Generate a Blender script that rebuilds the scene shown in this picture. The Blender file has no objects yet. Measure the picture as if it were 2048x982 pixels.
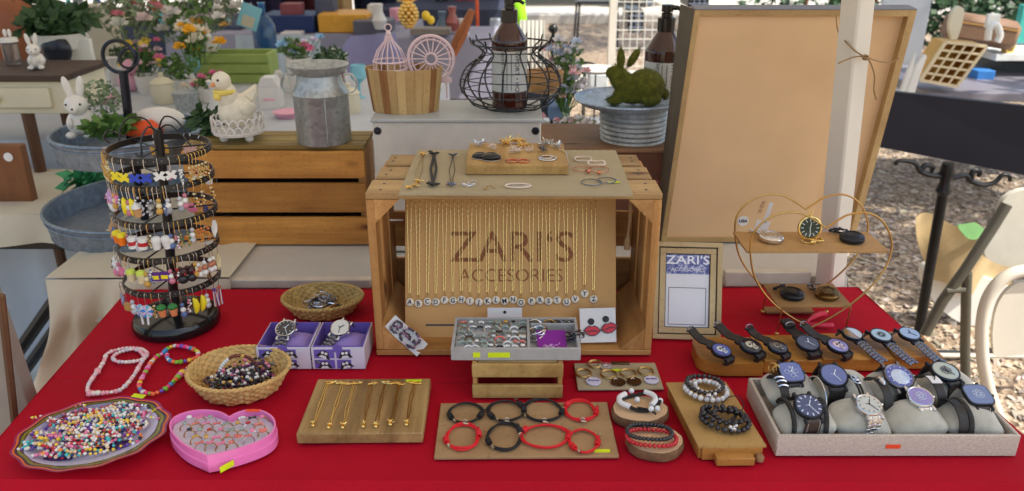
import bpy, math, random
from mathutils import Matrix, Vector, noise
R = math.radians; PI = math.pi
sc = bpy.context.scene; COL = sc.collection
rnd = random.Random(7)
# ---------------------------------------------------------------- camera
CAMZ, PITCH, F = 1.444, R(22.2), 1616.0
cam = bpy.data.cameras.new('camera'); camo = bpy.data.objects.new('camera', cam); COL.objects.link(camo)
camo.location = (0, 0, CAMZ); camo.rotation_euler = (PI/2 - PITCH, 0, 0)
cam.sensor_width = 36; cam.lens = F/2048*36; cam.clip_start = .05; cam.clip_end = 400
cam.dof.use_dof = True; cam.dof.focus_distance = 1.30; cam.dof.aperture_fstop = 5.6
sc.camera = camo
# ---------------------------------------------------------------- sky, sun, exposure
SUN_EL, SUN_AZ = R(56), R(118)          # azimuth measured clockwise from +Y
w = bpy.data.worlds.new('World'); sc.world = w; w.use_nodes = True
nt = w.node_tree; bg = nt.nodes['Background']; sk = nt.nodes.new('ShaderNodeTexSky')
sk.sky_type = 'NISHITA'; sk.sun_disc = False; sk.sun_elevation = SUN_EL; sk.sun_rotation = SUN_AZ
sk.air_density = 1.3; sk.dust_density = 2.5
nt.links.new(sk.outputs[0], bg.inputs[0]); bg.inputs[1].default_value = .15
sun = bpy.data.lights.new('sun', 'SUN'); suno = bpy.data.objects.new('sun', sun); COL.objects.link(suno)
sun.energy = 4.2; sun.angle = R(.5); sun.color = (1, .95, .86)
sd = Vector((math.sin(SUN_AZ)*math.cos(SUN_EL), math.cos(SUN_AZ)*math.cos(SUN_EL), math.sin(SUN_EL)))
suno.rotation_euler = sd.to_track_quat('Z', 'Y').to_euler(); suno.location = (5, -3, 8)
vs = sc.view_settings; vs.view_transform = 'Standard'; vs.look = 'None'; vs.gamma = 1; vs.exposure = .74
sc.cycles.max_bounces = 8
# ---------------------------------------------------------------- measuring helpers (photo pixel -> place)
cc, ss = math.cos(PITCH), math.sin(PITCH)
def ray(px, py):
    a, b = (px-1024)/F, (491-py)/F
    return Vector((a, cc+b*ss, -ss+b*cc))
def T(px, py, z=.75):
    d = ray(px, py); return Vector((0, 0, CAMZ)) + d*((z-CAMZ)/d.z)
def D(px, py, y):
    d = ray(px, py); return Vector((0, 0, CAMZ)) + d*(y/d.y)
def Zc(px, py, zc):
    return Vector((0, 0, CAMZ)) + ray(px, py)*zc
def mpp(p):                              # metres per photo pixel at a point
    return (p[1]*cc + (CAMZ-p[2])*ss)/F
def C(r, g, b, k=1.0):
    f = lambda v: (v/255/12.92 if v/255 <= .04045 else ((v/255+.055)/1.055)**2.4)
    return (min(.95, f(r)*k), min(.95, f(g)*k), min(.95, f(b)*k), 1)
# ---------------------------------------------------------------- mesh builder
class MB:
    def __init__(s): s.v = []; s.f = []; s.mi = []; s.c = []; s.M = None; s.m = 0; s.col = (1, 1, 1)
    def add(s, vs, fs):
        o = len(s.v)
        if s.M is not None: vs = [s.M @ Vector(p) for p in vs]
        s.v += [tuple(p) for p in vs]
        for f in fs: s.f.append([i+o for i in f]); s.mi.append(s.m); s.c.append(s.col)
        return s
    def box(s, c, d, ch=0.0, M=None):
        hx, hy, hz = d[0]/2, d[1]/2, d[2]/2; vs = []; fs = []
        c = Vector(c)
        if ch <= 0:
            vs = [Vector((x*hx, y*hy, z*hz)) for x in (-1, 1) for y in (-1, 1) for z in (-1, 1)]
            fs = [(0,1,3,2),(4,6,7,5),(0,4,5,1),(2,3,7,6),(0,2,6,4),(1,5,7,3)]
        else:
            ch = min(ch, hx*.49, hy*.49, hz*.49); ix = {}
            for x in (-1, 1):
                for y in (-1, 1):
                    for z in (-1, 1):
                        for a, p in enumerate(((x*hx, y*(hy-ch), z*(hz-ch)), (x*(hx-ch), y*hy, z*(hz-ch)), (x*(hx-ch), y*(hy-ch), z*hz))):
                            ix[(x, y, z, a)] = len(vs); vs.append(Vector(p))
            q = ((-1,-1),(1,-1),(1,1),(-1,1))
            for k in (-1, 1):
                fs.append([ix[(k,a,b,0)] for a, b in q]); fs.append([ix[(a,k,b,1)] for a, b in q]); fs.append([ix[(a,b,k,2)] for a, b in q])
            for a in (-1, 1):
                for b in (-1, 1):
                    fs.append([ix[(a,b,-1,0)], ix[(a,b,1,0)], ix[(a,b,1,1)], ix[(a,b,-1,1)]])
                    fs.append([ix[(a,-1,b,0)], ix[(a,1,b,0)], ix[(a,1,b,2)], ix[(a,-1,b,2)]])
                    fs.append([ix[(-1,a,b,1)], ix[(1,a,b,1)], ix[(1,a,b,2)], ix[(-1,a,b,2)]])
                    for e in (-1, 1): fs.append([ix[(a,b,e,0)], ix[(a,b,e,1)], ix[(a,b,e,2)]])
            ff = []
            for f in fs:
                n = (vs[f[1]]-vs[f[0]]).cross(vs[f[2]]-vs[f[0]]); m = sum((vs[i] for i in f), Vector())
                ff.append(f if n.dot(m) > 0 else f[::-1])
            fs = ff
        if M is not None: vs = [M @ v for v in vs]
        return s.add([v+c for v in vs], fs)
    def lathe(s, prof, n=24, c=(0,0,0), M=None, sx=1, sy=1, ph=0):
        vs = []; fs = []; c = Vector(c)
        for r, z in prof:
            for k in range(n):
                a = 2*PI*k/n+ph; p = Vector((r*math.cos(a)*sx, r*math.sin(a)*sy, z))
                vs.append((M @ p if M is not None else p)+c)
        for i in range(len(prof)-1):
            for k in range(n):
                k2 = (k+1) % n; a, b = i*n, (i+1)*n
                if prof[i][0] < 1e-9: fs.append((a, b+k2, b+k) if prof[i+1][1] < prof[i][1] or 1 else ())
                elif prof[i+1][0] < 1e-9: fs.append((a+k, a+k2, b))
                else: fs.append((a+k, a+k2, b+k2, b+k))
        return s.add(vs, fs)
    def cyl(s, p0, p1, r0, r1=None, n=10, cap=True):
        p0, p1 = Vector(p0), Vector(p1); r1 = r0 if r1 is None else r1
        q = (p1-p0).to_track_quat('Z', 'Y').to_matrix(); L = (p1-p0).length
        pr = [(r0, 0), (r1, L)]
        if cap: pr = [(0, 0)]+pr+[(0, L)]
        return s.lathe(pr, n, p0, q)
    def tube(s, pts, r, n=6, closed=False):
        pts = [Vector(p) for p in pts]; N = len(pts); vs = []; fs = []
        rs = r if isinstance(r, (list, tuple)) else [r]*N
        tn = []
        for i in range(N):
            a = pts[(i-1) % N] if (closed or i) else pts[0]; b = pts[(i+1) % N] if (closed or i < N-1) else pts[-1]
            t = b-a; tn.append(t.normalized() if t.length > 1e-9 else Vector((0,0,1)))
        u = tn[0].orthogonal().normalized()
        for i in range(N):
            u = (u-tn[i]*u.dot(tn[i])); u = u.normalized() if u.length > 1e-9 else tn[i].orthogonal().normalized()
            w_ = tn[i].cross(u)
            for k in range(n):
                a = 2*PI*k/n; vs.append(pts[i]+(u*math.cos(a)+w_*math.sin(a))*rs[i])
        for i in range(N if closed else N-1):
            j = (i+1) % N
            for k in range(n):
                k2 = (k+1) % n; fs.append((i*n+k, i*n+k2, j*n+k2, j*n+k))
        if not closed: fs.append(list(range(n))[::-1]); fs.append([(N-1)*n+k for k in range(n)])
        return s.add(vs, fs)
    def sphere(s, c, r, nu=10, nv=6, sc=(1,1,1), M=None):
        pr = [(math.sin(PI*i/nv)*r, -math.cos(PI*i/nv)*r) for i in range(nv+1)]
        pr[0] = (0, -r); pr[-1] = (0, r)
        S = Matrix.Diagonal(sc); S = (M.to_3x3() @ S) if M is not None else S
        return s.lathe(pr, nu, c, S)
    def torus(s, c, R_, r, n=24, m=6, M=None, sy=1):
        c = Vector(c); pts = [Vector((math.cos(2*PI*k/n)*R_, math.sin(2*PI*k/n)*R_*sy, 0)) for k in range(n)]
        pts = [(M.to_3x3() @ p if M is not None else p)+c for p in pts]
        return s.tube(pts, r, m, True)
    def prism(s, poly, z0, z1, M=None, c=(0,0,0), top=1.0):
        n = len(poly); ar = sum(poly[i][0]*poly[(i+1) % n][1]-poly[(i+1) % n][0]*poly[i][1] for i in range(n))
        if ar < 0: poly = poly[::-1]
        vs = [Vector((p[0], p[1], z0)) for p in poly]+[Vector((p[0]*top, p[1]*top, z1)) for p in poly]
        if M is not None: vs = [M @ v for v in vs]
        vs = [v+Vector(c) for v in vs]
        fs = [list(range(n))[::-1], [n+i for i in range(n)]]+[(i, (i+1) % n, n+(i+1) % n, n+i) for i in range(n)]
        return s.add(vs, fs)
    def quad(s, a, b, c, d): return s.add([a, b, c, d], [(0, 1, 2, 3)])
    def ribbon(s, pts, wv, th, ws=None):   # strap: box section swept along pts, width vector wv
        pts = [Vector(p) for p in pts]; wv = Vector(wv); n = len(pts); vs = []; fs = []
        for i, p in enumerate(pts):
            t = (pts[min(i+1, n-1)]-pts[max(i-1, 0)]).normalized(); up = wv.normalized().cross(t).normalized()*th/2
            h = wv/2*(ws[i] if ws else 1)
            vs += [p-h-up, p+h-up, p+h+up, p-h+up]
        for i in range(n-1):
            a, b = i*4, i*4+4
            for k in range(4): fs.append((a+k, a+(k+1) % 4, b+(k+1) % 4, b+k))
        fs += [(3,2,1,0), ((n-1)*4, (n-1)*4+1, (n-1)*4+2, (n-1)*4+3)]
        return s.add(vs, fs)
    def grid(s, fn, nu, nv, closeu=False):
        vs = [fn(i/(nu if closeu else nu-1), j/(nv-1)) for j in range(nv) for i in range(nu)]; fs = []
        for j in range(nv-1):
            for i in range(nu if closeu else nu-1):
                i2 = (i+1) % nu; fs.append((j*nu+i, j*nu+i2, (j+1)*nu+i2, (j+1)*nu+i))
        return s.add(vs, fs)
    def mesh(s, name, mats, sharp=38):
        me = bpy.data.meshes.new(name); me.from_pydata(s.v, [], s.f)
        mats = mats if isinstance(mats, (list, tuple)) else [mats]
        for m in mats: me.materials.append(m)
        me.polygons.foreach_set('material_index', s.mi)
        if any(m.get('vc') for m in mats):
            at = me.color_attributes.new('Col', 'FLOAT_COLOR', 'CORNER'); buf = []
            for f, c in zip(s.f, s.c): buf += [c[0], c[1], c[2], 1.0]*len(f)
            at.data.foreach_set('color', buf)
        me.polygons.foreach_set('use_smooth', [True]*len(s.f)); me.set_sharp_from_angle(angle=R(sharp)); me.update()
        return me
    def build(s, name, mats, parent=None, label=None, sharp=38):
        o = bpy.data.objects.new(name, s.mesh(name, mats, sharp)); COL.objects.link(o)
        if parent is not None: o.parent = parent
        if label: o['label'] = label
        return o
def thing(name, label, cat, M=None, group=None):
    o = bpy.data.objects.new(name, None); COL.objects.link(o); o.empty_display_size = .02
    if M is not None: o.matrix_world = M if isinstance(M, Matrix) else Matrix.Translation(M)
    return tag(o, label, cat, group)
def tag(o, label, cat, group=None):
    o['label'] = label; o['category'] = cat
    if group: o['group'] = group
    return o
def solo(mb, name, mats, label, cat, M=None, group=None, sharp=38):
    o = mb.build(name, mats, None, None, sharp)
    if M is not None: o.matrix_world = M if isinstance(M, Matrix) else Matrix.Translation(M)
    return tag(o, label, cat, group)
def setting(mb, name, mats, parent=None, kind='structure'):
    o = mb.build(name, mats, parent); o['kind'] = kind; return o
def inst(me, name, parent=None, M=None):
    o = bpy.data.objects.new(name, me); COL.objects.link(o)
    if parent is not None: o.parent = parent
    if M is not None: o.matrix_local = M
    return o
def copy_tree(o, M=None, label=None, group=None):
    def rec(a, par):
        c = a.copy(); COL.objects.link(c); c.parent = par
        for ch in list(a.children): rec(ch, c)
        return c
    c = rec(o, None)
    if M is not None: c.matrix_world = M
    if label: c['label'] = label
    if group: c['group'] = group
    return c
def TR(p, rz=0, rx=0, ry=0, s=1):
    return Matrix.Translation(Vector(p)) @ Matrix.Rotation(rz, 4, 'Z') @ Matrix.Rotation(ry, 4, 'Y') @ Matrix.Rotation(rx, 4, 'X') @ Matrix.Scale(s, 4)
def frame(o, X, Y):                      # matrix with origin o, X axis, Y axis (Z = X x Y)
    X = Vector(X).normalized(); Z = X.cross(Vector(Y)).normalized(); Y = Z.cross(X)
    m = Matrix((X, Y, Z)).transposed().to_4x4(); m.translation = Vector(o); return m
_tc = {}
def text(mb, s, size, ext=.0003, M=None, align='CENTER', bold=0.0, xs=1):
    k = (s, size, ext, align, bold)
    if k not in _tc:
        cu = bpy.data.curves.new('t', 'FONT'); cu.body = s; cu.size = size; cu.extrude = ext; cu.align_x = align; cu.align_y = 'CENTER'
        cu.resolution_u = 3; cu.offset = bold
        ob = bpy.data.objects.new('t', cu); COL.objects.link(ob); bpy.context.view_layer.update()
        me = ob.evaluated_get(bpy.context.evaluated_depsgraph_get()).to_mesh()
        _tc[k] = ([Vector(v.co) for v in me.vertices], [list(p.vertices) for p in me.polygons])
        bpy.data.objects.remove(ob); bpy.data.curves.remove(cu)
    vs, fs = _tc[k]; X = Matrix.Diagonal((xs, 1, 1, 1)); Mm = (M @ X) if M is not None else X
    return mb.add([Mm @ v for v in vs], fs)
# ---------------------------------------------------------------- materials
def nodes(name):
    m = bpy.data.materials.new(name); m.use_nodes = True; t = m.node_tree
    return m, t, t.nodes['Principled BSDF'], (lambda k: t.nodes.new('ShaderNode'+k)), t.links.new
def coords(N, L, scale=(1,1,1), rndoff=True):
    tc = N('TexCoord'); mp = N('Mapping'); mp.inputs['Scale'].default_value = scale; L(tc.outputs['Object'], mp.inputs['Vector'])
    if rndoff:
        oi = N('ObjectInfo'); mu = N('Math'); mu.operation = 'MULTIPLY'; mu.inputs[1].default_value = 37.0; L(oi.outputs['Random'], mu.inputs[0])
        cx = N('CombineXYZ'); [L(mu.outputs[0], cx.inputs[i]) for i in range(3)]; L(cx.outputs[0], mp.inputs['Location'])
    return mp.outputs[0]
def noi(N, L, vec, scale, detail=4, rough=.55, dist=0):
    n = N('TexNoise'); n.inputs['Scale'].default_value = scale; n.inputs['Detail'].default_value = detail; n.inputs['Roughness'].default_value = rough
    n.inputs['Distortion'].default_value = dist; L(vec, n.inputs['Vector']); return n.outputs['Fac']
def ramp(N, L, fac, stops):
    r = N('ValToRGB'); e = r.color_ramp.elements
    while len(e) < len(stops): e.new(.5)
    for i, (p, c) in enumerate(stops): e[i].position = p; e[i].color = c if len(c) == 4 else (*c, 1)
    L(fac, r.inputs[0]); return r.outputs[0]
def bump(N, L, b, h, st=.3, d=.002):
    n = N('Bump'); n.inputs['Strength'].default_value = st; n.inputs['Distance'].default_value = d; L(h, n.inputs['Height']); L(n.outputs[0], b.inputs['Normal'])
def mulc(c, k): return tuple(max(0, min(.95, x*k)) for x in c[:3])+(1,)
def pm(name, col, rough=.5, metal=0, var=.12, vs_=25, bmp=0, bs=300, bd=.001, **kw):
    m, t, b, N, L = nodes(name)
    b.inputs['Roughness'].default_value = rough; b.inputs['Metallic'].default_value = metal
    v = coords(N, L)
    if var:
        L(ramp(N, L, noi(N, L, v, vs_), [(.3, mulc(col, 1-var)), (.7, mulc(col, 1+var))]), b.inputs['Base Color'])
    else: b.inputs['Base Color'].default_value = col
    if bmp: bump(N, L, b, noi(N, L, v, bs, 3), bmp, bd)
    for k, x in kw.items(): b.inputs[k.replace('_', ' ')].default_value = x
    return m
def wood(name, c1, c2, axis=0, sc_=1.0, rough=.6, knots=True, contrast=1.0):
    m, t, b, N, L = nodes(name); s = [26*sc_]*3; s[axis] = 1.6*sc_
    v = coords(N, L, tuple(s)); n1 = noi(N, L, v, 1.0, 5, .6, .6); n2 = noi(N, L, v, 5.0, 3, .7)
    mx = N('Math'); mx.operation = 'MULTIPLY_ADD'; L(n2, mx.inputs[0]); mx.inputs[1].default_value = .35; L(n1, mx.inputs[2])
    d = .22/contrast
    c = ramp(N, L, mx.outputs[0], [(.67-d, c2), (.67, tuple((a+q)/2 for a, q in zip(c1, c2))), (.67+d, c1)])
    v2 = coords(N, L, (1,1,1)); blotch = noi(N, L, v2, 9, 2)
    mm = N('MixRGB'); mm.blend_type = 'MULTIPLY'; mm.inputs[0].default_value = .8; L(c, mm.inputs[1])
    L(ramp(N, L, blotch, [(.3, (.72,.66,.6,1)), (.65, (1,1,1,1))]), mm.inputs[2]); out = mm.outputs[0]
    if knots:
        sk_ = [14]*3; sk_[axis] = 5; vo = N('TexVoronoi'); vo.inputs['Scale'].default_value = 1.0; L(coords(N, L, tuple(sk_)), vo.inputs['Vector'])
        k = N('MixRGB'); k.blend_type = 'MULTIPLY'; k.inputs[0].default_value = 1; L(out, k.inputs[1])
        L(ramp(N, L, vo.outputs['Distance'], [(.04, (.22,.14,.09,1)), (.13, (.9,.82,.74,1)), (.2, (1,1,1,1))]), k.inputs[2]); out = k.outputs[0]
    oi = N('ObjectInfo'); q = N('MixRGB'); q.blend_type = 'MULTIPLY'; q.inputs[0].default_value = 1; L(out, q.inputs[1])
    L(ramp(N, L, oi.outputs['Random'], [(0, (.80,.77,.74,1)), (.5, (.95,.94,.92,1)), (1, (1.08,1.06,1.04,1))]), q.inputs[2]); out = q.outputs[0]
    dn = noi(N, L, v2, 160, 4, .8); q2 = N('MixRGB'); q2.blend_type = 'MULTIPLY'; q2.inputs[0].default_value = .7; L(out, q2.inputs[1]); L(ramp(N, L, dn, [(.34, (.62,.54,.46,1)), (.44, (1,1,1,1))]), q2.inputs[2]); out = q2.outputs[0]
    L(out, b.inputs['Base Color']); b.inputs['Roughness'].default_value = rough
    bump(N, L, b, mx.outputs[0], .6, .0012); return m
def vcm(name, rough=.35, metal=0, **kw):
    m, t, b, N, L = nodes(name); a = N('VertexColor'); a.layer_name = 'Col'; L(a.outputs[0], b.inputs['Base Color'])
    b.inputs['Roughness'].default_value = rough; b.inputs['Metallic'].default_value = metal; m['vc'] = 1
    for k, x in kw.items(): b.inputs[k.replace('_', ' ')].default_value = x
    return m
def foliage(name, c1, c2, rough=.6):
    m, t, b, N, L = nodes(name); L(ramp(N, L, noi(N, L, coords(N, L), 40, 2), [(.35, c1), (.65, c2)]), b.inputs['Base Color'])
    b.inputs['Roughness'].default_value = rough; return m
crateX = wood('crate pine x', C(224,176,108), C(176,118,58), 0)
crateY = wood('crate pine y', C(216,170,106), C(170,114,58), 1)
crateZ = wood('crate pine z', C(218,168,102), C(170,112,56), 2)
topX = wood('weathered crate top', C(206,176,124), C(158,124,78), 0)
paleX = wood('pale wood x', C(206,172,108), C(168,130,72), 1, .8)
benchX = wood('bench wood', C(210,156,72), C(166,106,36), 0, .8, .45, False)
ply = wood('plywood', C(186,156,116), C(164,132,92), 0, .5, .7, False, .6)
boxwood = wood('box wood', C(204,168,104), C(186,146,82), 1, .4, .55, False, .6)
rearX = wood('rear crate wood', C(222,162,78), C(166,106,42), 0, .8)
oliveX = wood('aged slat', C(180,156,84), C(124,100,46), 0, .9)
kraft = pm('kraft board', C(208,162,102), .75, 0, .06, 8, .1, 500, .0003)
greyboard = pm('grey card board', C(170,156,126), .8, 0, .07, 12, .1, 500, .0003)
canvasback = pm('canvas back board', C(224,188,144), .8, 0, .09, 3.5, .15, 700, .0003)
white = pm('white paint', C(226,224,216), .45, 0, .04, 8)
cream = pm('cream paint', C(214,206,180), .5, 0, .05, 8)
paper = pm('white card', C(228,228,228), .6, 0, .02)
blackm = pm('black satin metal', (.012,.012,.013,1), .32, 0, .1)
blackp = pm('black plastic', (.01,.01,.011,1), .12, 0, 0)
blackc = pm('black cord', (.012,.009,.009,1), .7, 0, .3, 200, .5, 900, .0005)
redc = pm('red cord', C(214,16,30), .6, 0, .1, 200, .5, 900, .0005)
leather = pm('black leather', (.016,.014,.015,1), .5, 0, .3, 120, .4, 900, .0004)
brownleather = pm('brown leather', (.045,.026,.02,1), .5, 0, .25, 120, .4, 900, .0004)
gold = pm('gold metal', C(236,200,122), .22, 1, .1, 200)
brass = pm('aged brass wire', C(196,158,96), .32, 1, .1, 100)
silver = pm('silver metal', C(214,214,216), .2, 1, .1, 200)
steel = pm('dark steel', C(120,124,136), .25, 1, .15, 200)
gunmetal = pm('gunmetal', C(52,56,66), .3, .8, .1, 100)
copper = pm('rose metal', C(214,140,110), .25, 1, .1)
velvet = pm('grey velvet', C(152,150,146), .85, 0, .12, 60, .3, 400, .001, Sheen_Weight=.5)
velvet2 = pm('grey velvet cushion', C(182,180,168), .8, 0, .2, 25, .4, 120, .002, Sheen_Weight=.6)
bead = vcm('glossy beads', .25, 0, Coat_Weight=.3)
enam = vcm('enamel charms', .35)
matte = vcm('matte goods', .65)
neon = pm('neon yellow sticker', C(214,232,20), .6, 0, .04)
neonr = pm('orange sticker', C(240,80,40), .6, 0, .04)
ink = pm('black ink', (.02,.02,.02,1), .6, 0, 0)
purple = pm('purple card', C(112,92,178), .6, 0, .06)
# ---------------------------------------------------------------- the ground, street and canopy
def ground_mat():
    m, t, b, N, L = nodes('wood chip mulch'); v = coords(N, L, (1,1,1), False)
    vo = N('TexVoronoi'); vo.inputs['Scale'].default_value = 55; L(v, vo.inputs['Vector'])
    n = noi(N, L, v, 20, 6, .7); n2 = noi(N, L, v, 1.2, 3)
    c = ramp(N, L, vo.outputs['Color'], [(.1, C(118,100,82)), (.45, C(168,146,122)), (.75, C(206,184,156)), (1, C(232,216,192))])
    m1 = N('MixRGB'); m1.blend_type = 'MULTIPLY'; m1.inputs[0].default_value = .8; L(c, m1.inputs[1]); L(ramp(N, L, n, [(.3, (.4,.36,.33,1)), (.65, (1,1,1,1))]), m1.inputs[2])
    m2 = N('MixRGB'); m2.blend_type = 'MULTIPLY'; m2.inputs[0].default_value = .6; L(m1.outputs[0], m2.inputs[1]); L(ramp(N, L, n2, [(.35, (.7,.66,.62,1)), (.65, (1,1,1,1))]), m2.inputs[2])
    L(m2.outputs[0], b.inputs['Base Color']); b.inputs['Roughness'].default_value = .9; bump(N, L, b, vo.outputs['Distance'], .8, .02); return m
gm = ground_mat()
g = MB(); g.quad((-60,-30,0), (60,-30,0), (60,90,0), (-60,90,0)); setting(g, 'ground', gm)
concrete = pm('street concrete', C(188,180,168), .85, 0, .12, .8, .3, 40, .004)
asphalt = pm('asphalt', (.06,.06,.062,1), .85, 0, .2, 1.5, .4, 80, .004)
s_ = MB(); s_.quad((-60,12.4,.004), (60,12.4,.004), (60,22,.004), (-60,22,.004)); setting(s_, 'road', concrete)
k = MB(); k.box((0,12.2,.06), (120,.35,.13), .01); setting(k, 'kerb', concrete)
k = MB(); k.quad((-60,7.1,.004),(60,7.1,.004),(60,8.2,.004),(-60,8.2,.004)); setting(k, 'path', concrete)
# wood chips lying on the ground, real pieces near the stall
ch = MB(); r2 = random.Random(3)
for i in range(15000):
    y = 1.55+5.2*r2.random()**1.6; x = r2.uniform(.55, 3.6) if i % 4 else r2.uniform(-2.6, .6)
    if not (x < 1.0+.9*y): continue
    c = Vector((x, y, r2.uniform(.001, .008))); a = r2.uniform(0, PI); l = r2.uniform(.006, .02); w_ = l*r2.uniform(.25, .6)
    u = Vector((math.cos(a), math.sin(a), r2.uniform(-.35, .35)))*l; q = Vector((-math.sin(a), math.cos(a), r2.uniform(-.35, .35)))*w_
    k = r2.uniform(.35, 1.1); ch.col = (.54*k, .46*k*r2.uniform(.92, 1.05), .37*k*r2.uniform(.85, 1.1)); h = Vector((0,0,.003))
    ch.add([c-u-q, c+u-q, c+u+q, c-u+q, c-u*.8-q*.8+h, c+u*.8-q*.8+h, c+u*.8+q*.8+h, c-u*.8+q*.8+h], [(4,5,6,7),(0,1,5,4),(1,2,6,5),(2,3,7,6),(3,0,4,7)])
setting(ch, 'wood_chips', vcm('chips', .85), None, 'stuff')
# market canopy over the stall (above the frame), fabric on four posts
def fabric_mat():
    m, t, b, N, L = nodes('canopy fabric'); b.inputs['Base Color'].default_value = C(232,228,218); b.inputs['Roughness'].default_value = .8
    tr = N('BsdfTranslucent'); tr.inputs[0].default_value = C(228,216,196); mx = N('MixShader'); mx.inputs[0].default_value = .22
    L(b.outputs[0], mx.inputs[1]); L(tr.outputs[0], mx.inputs[2]); L(mx.outputs[0], t.nodes['Material Output'].inputs[0]); return m
fabric = fabric_mat()
postm = pm('white powder coated steel', C(222,216,204), .4, 0, .06, 6)
cx0, cx1, cy0, cy1 = -2.05, 1.75, .12, 2.38
PP = D(1716, 0, 1.50); PB = D(1660, 560, 1.50)
def canopy(x0, x1, y0, y1, label, posts, z0=2.3, zt=3.0):
    cn = thing('market_canopy', label, 'canopy', Vector(((x0+x1)/2, (y0+y1)/2, 0)))
    f = MB(); X, Y = (x1-x0)/2, (y1-y0)/2
    def roof(u, v):
        a, b_ = 2*u-1, 2*v-1; h = zt-(zt-z0)*max(abs(a), abs(b_))**.9; return (a*X, b_*Y, h)
    f.grid(roof, 17, 17)
    for sx, sy, ex, ey in ((-1,-1,1,-1),(1,-1,1,1),(1,1,-1,1),(-1,1,-1,-1)):
        f.grid(lambda u, v: ((sx+(ex-sx)*u)*X, (sy+(ey-sy)*u)*Y, z0-.2*v), 9, 2)
    f.build('canopy_roof', fabric, cn)
    for px_, py_ in posts:
        p = MB(); p.box((px_-(x0+x1)/2, py_-(y0+y1)/2, 1.15), (.035, .035, 2.3), .003); p.build('post', postm, cn)
    return cn
canopy(cx0, cx1, cy0, cy1, 'white market canopy sheltering the red jewellery table', [(cx0+.05, cy0+.05), (cx1-.05, cy0+.05), (cx0+.05, cy1-.05)])
po = MB(); base = Vector((PB.x-.004, 1.50, 0)); dirp = (PP-PB).normalized(); L_ = 2.35/dirp.z
po.box((0,0,L_/2), (.043,.043,L_), .004); 
pm_ = Matrix.Translation(base-Vector((dirp.x/dirp.z*.75*0,0,0))) @ dirp.to_track_quat('Z','Y').to_matrix().to_4x4() @ Matrix.Rotation(R(0), 4, 'Z')
b0 = PB - dirp*(PB.z/dirp.z)
solo(po, 'canopy_post', postm, 'white square steel canopy post standing in front of the tall tan board', 'post', Matrix.Translation(b0) @ Matrix.Rotation(math.atan2(dirp.x, dirp.z), 4, 'Y') @ Matrix.Rotation(R(28), 4, 'Z'))
# ---------------------------------------------------------------- the red table
def cloth_mat(name, col, rough=.75):
    m, t, b, N, L = nodes(name); v = coords(N, L, (1,1,1), False)
    L(ramp(N, L, noi(N, L, v, 3, 4), [(.3, mulc(col, .88)), (.7, mulc(col, 1.1))]), b.inputs['Base Color'])
    b.inputs['Roughness'].default_value = rough; b.inputs['Specular IOR Level'].default_value = .15
    wv = N('TexNoise'); wv.inputs['Scale'].default_value = 900; L(v, wv.inputs['Vector'])
    ad = N('Math'); ad.operation = 'MULTIPLY_ADD'; L(noi(N, L, v, 9, 3), ad.inputs[0]); ad.inputs[1].default_value = 6; L(wv.outputs['Fac'], ad.inputs[2])
    bump(N, L, b, ad.outputs[0], .5, .0016); return m
red = cloth_mat('red tablecloth', C(176,8,36))
TL, TRt, BLt, BRt = T(256, 579), T(1716, 574), T(-75, 958), T(2155, 966)
tb = thing('table', 'long folding table hidden under the red tablecloth', 'table', Vector((0, 1.2, 0)))
m = MB(); m.prism([(p.x, p.y-1.2) for p in (TL+Vector((.01,-.01,0)), TRt+Vector((-.02,-.01,0)), BRt+Vector((-.02,.02,0)), BLt+Vector((.02,.02,0)))], .715, .742); m.build('tabletop', white, tb)
for x, y in ((-.72,-.22), (.72,-.22), (-.6,.2), (.6,.2)):
    m = MB(); m.cyl((x,y,0), (x,y,.715), .013, n=10); m.build('leg', steel, tb)
tc = MB(); nz = noise.noise
def cl(u, v):
    a = BLt.lerp(BRt, u); b_ = TL.lerp(TRt, u); p = a.lerp(b_, v)
    rg = lambda s_, k: max(0, 1-abs(nz(Vector((p.x*s_*.35+k, p.y*s_, k)))+.15*nz(Vector((p.x*14, p.y*14, k))))*9)
    p.z += .0012*nz(Vector((p.x*5, p.y*7, 1)))-.0012+.0022*rg(4, 3)*max(0, nz(Vector((p.x*2, p.y*3, 7)))+.3)+.0016*rg(7, 9)*max(0, nz(Vector((p.x*3, p.y*4, 17)))+.2)
    p.z -= .0016*math.exp(-((p.y-1.13-.01*math.sin(p.x*5))/.004)**2)
    return p
# top sheet with hanging skirts built as one continuous cloth
nu, nv = 360, 150
def skirt(a, b_, out, drop, n=160, ph=0):
    def fn(u, v):
        p = a.lerp(b_, u); 
        if v > 0:
            wv = .5+.5*math.sin(u*38+ph+1.7*nz(Vector((u*9, ph, 0)))); o = out*(.006+.03*v*wv)
            q = min(1, v*8); p = p+out*.006*math.sin(q*PI/2)+(o-out*.006)*v; p.z -= drop*v-.004*math.sin(q*PI/2)*0
        return p
    return fn
tc.grid(cl, nu, nv)
tc.grid(skirt(BRt, BLt, Vector((0,-1,0)), .6), 200, 14); tc.grid(skirt(TRt, BRt, Vector((.8,.5,0)).normalized(), .6, ph=2), 90, 14)
tc.grid(skirt(BLt, TL, Vector((-.8,.5,0)).normalized(), .6, ph=4), 90, 14); tc.grid(skirt(TL, TRt, Vector((0,1,0)), .6, ph=6), 160, 14)
tco = solo(tc, 'tablecloth', red, 'plain red cloth spread over the jewellery table and hanging over its front', 'tablecloth', sharp=60)
TS = .752   # standing height on the cloth
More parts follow.
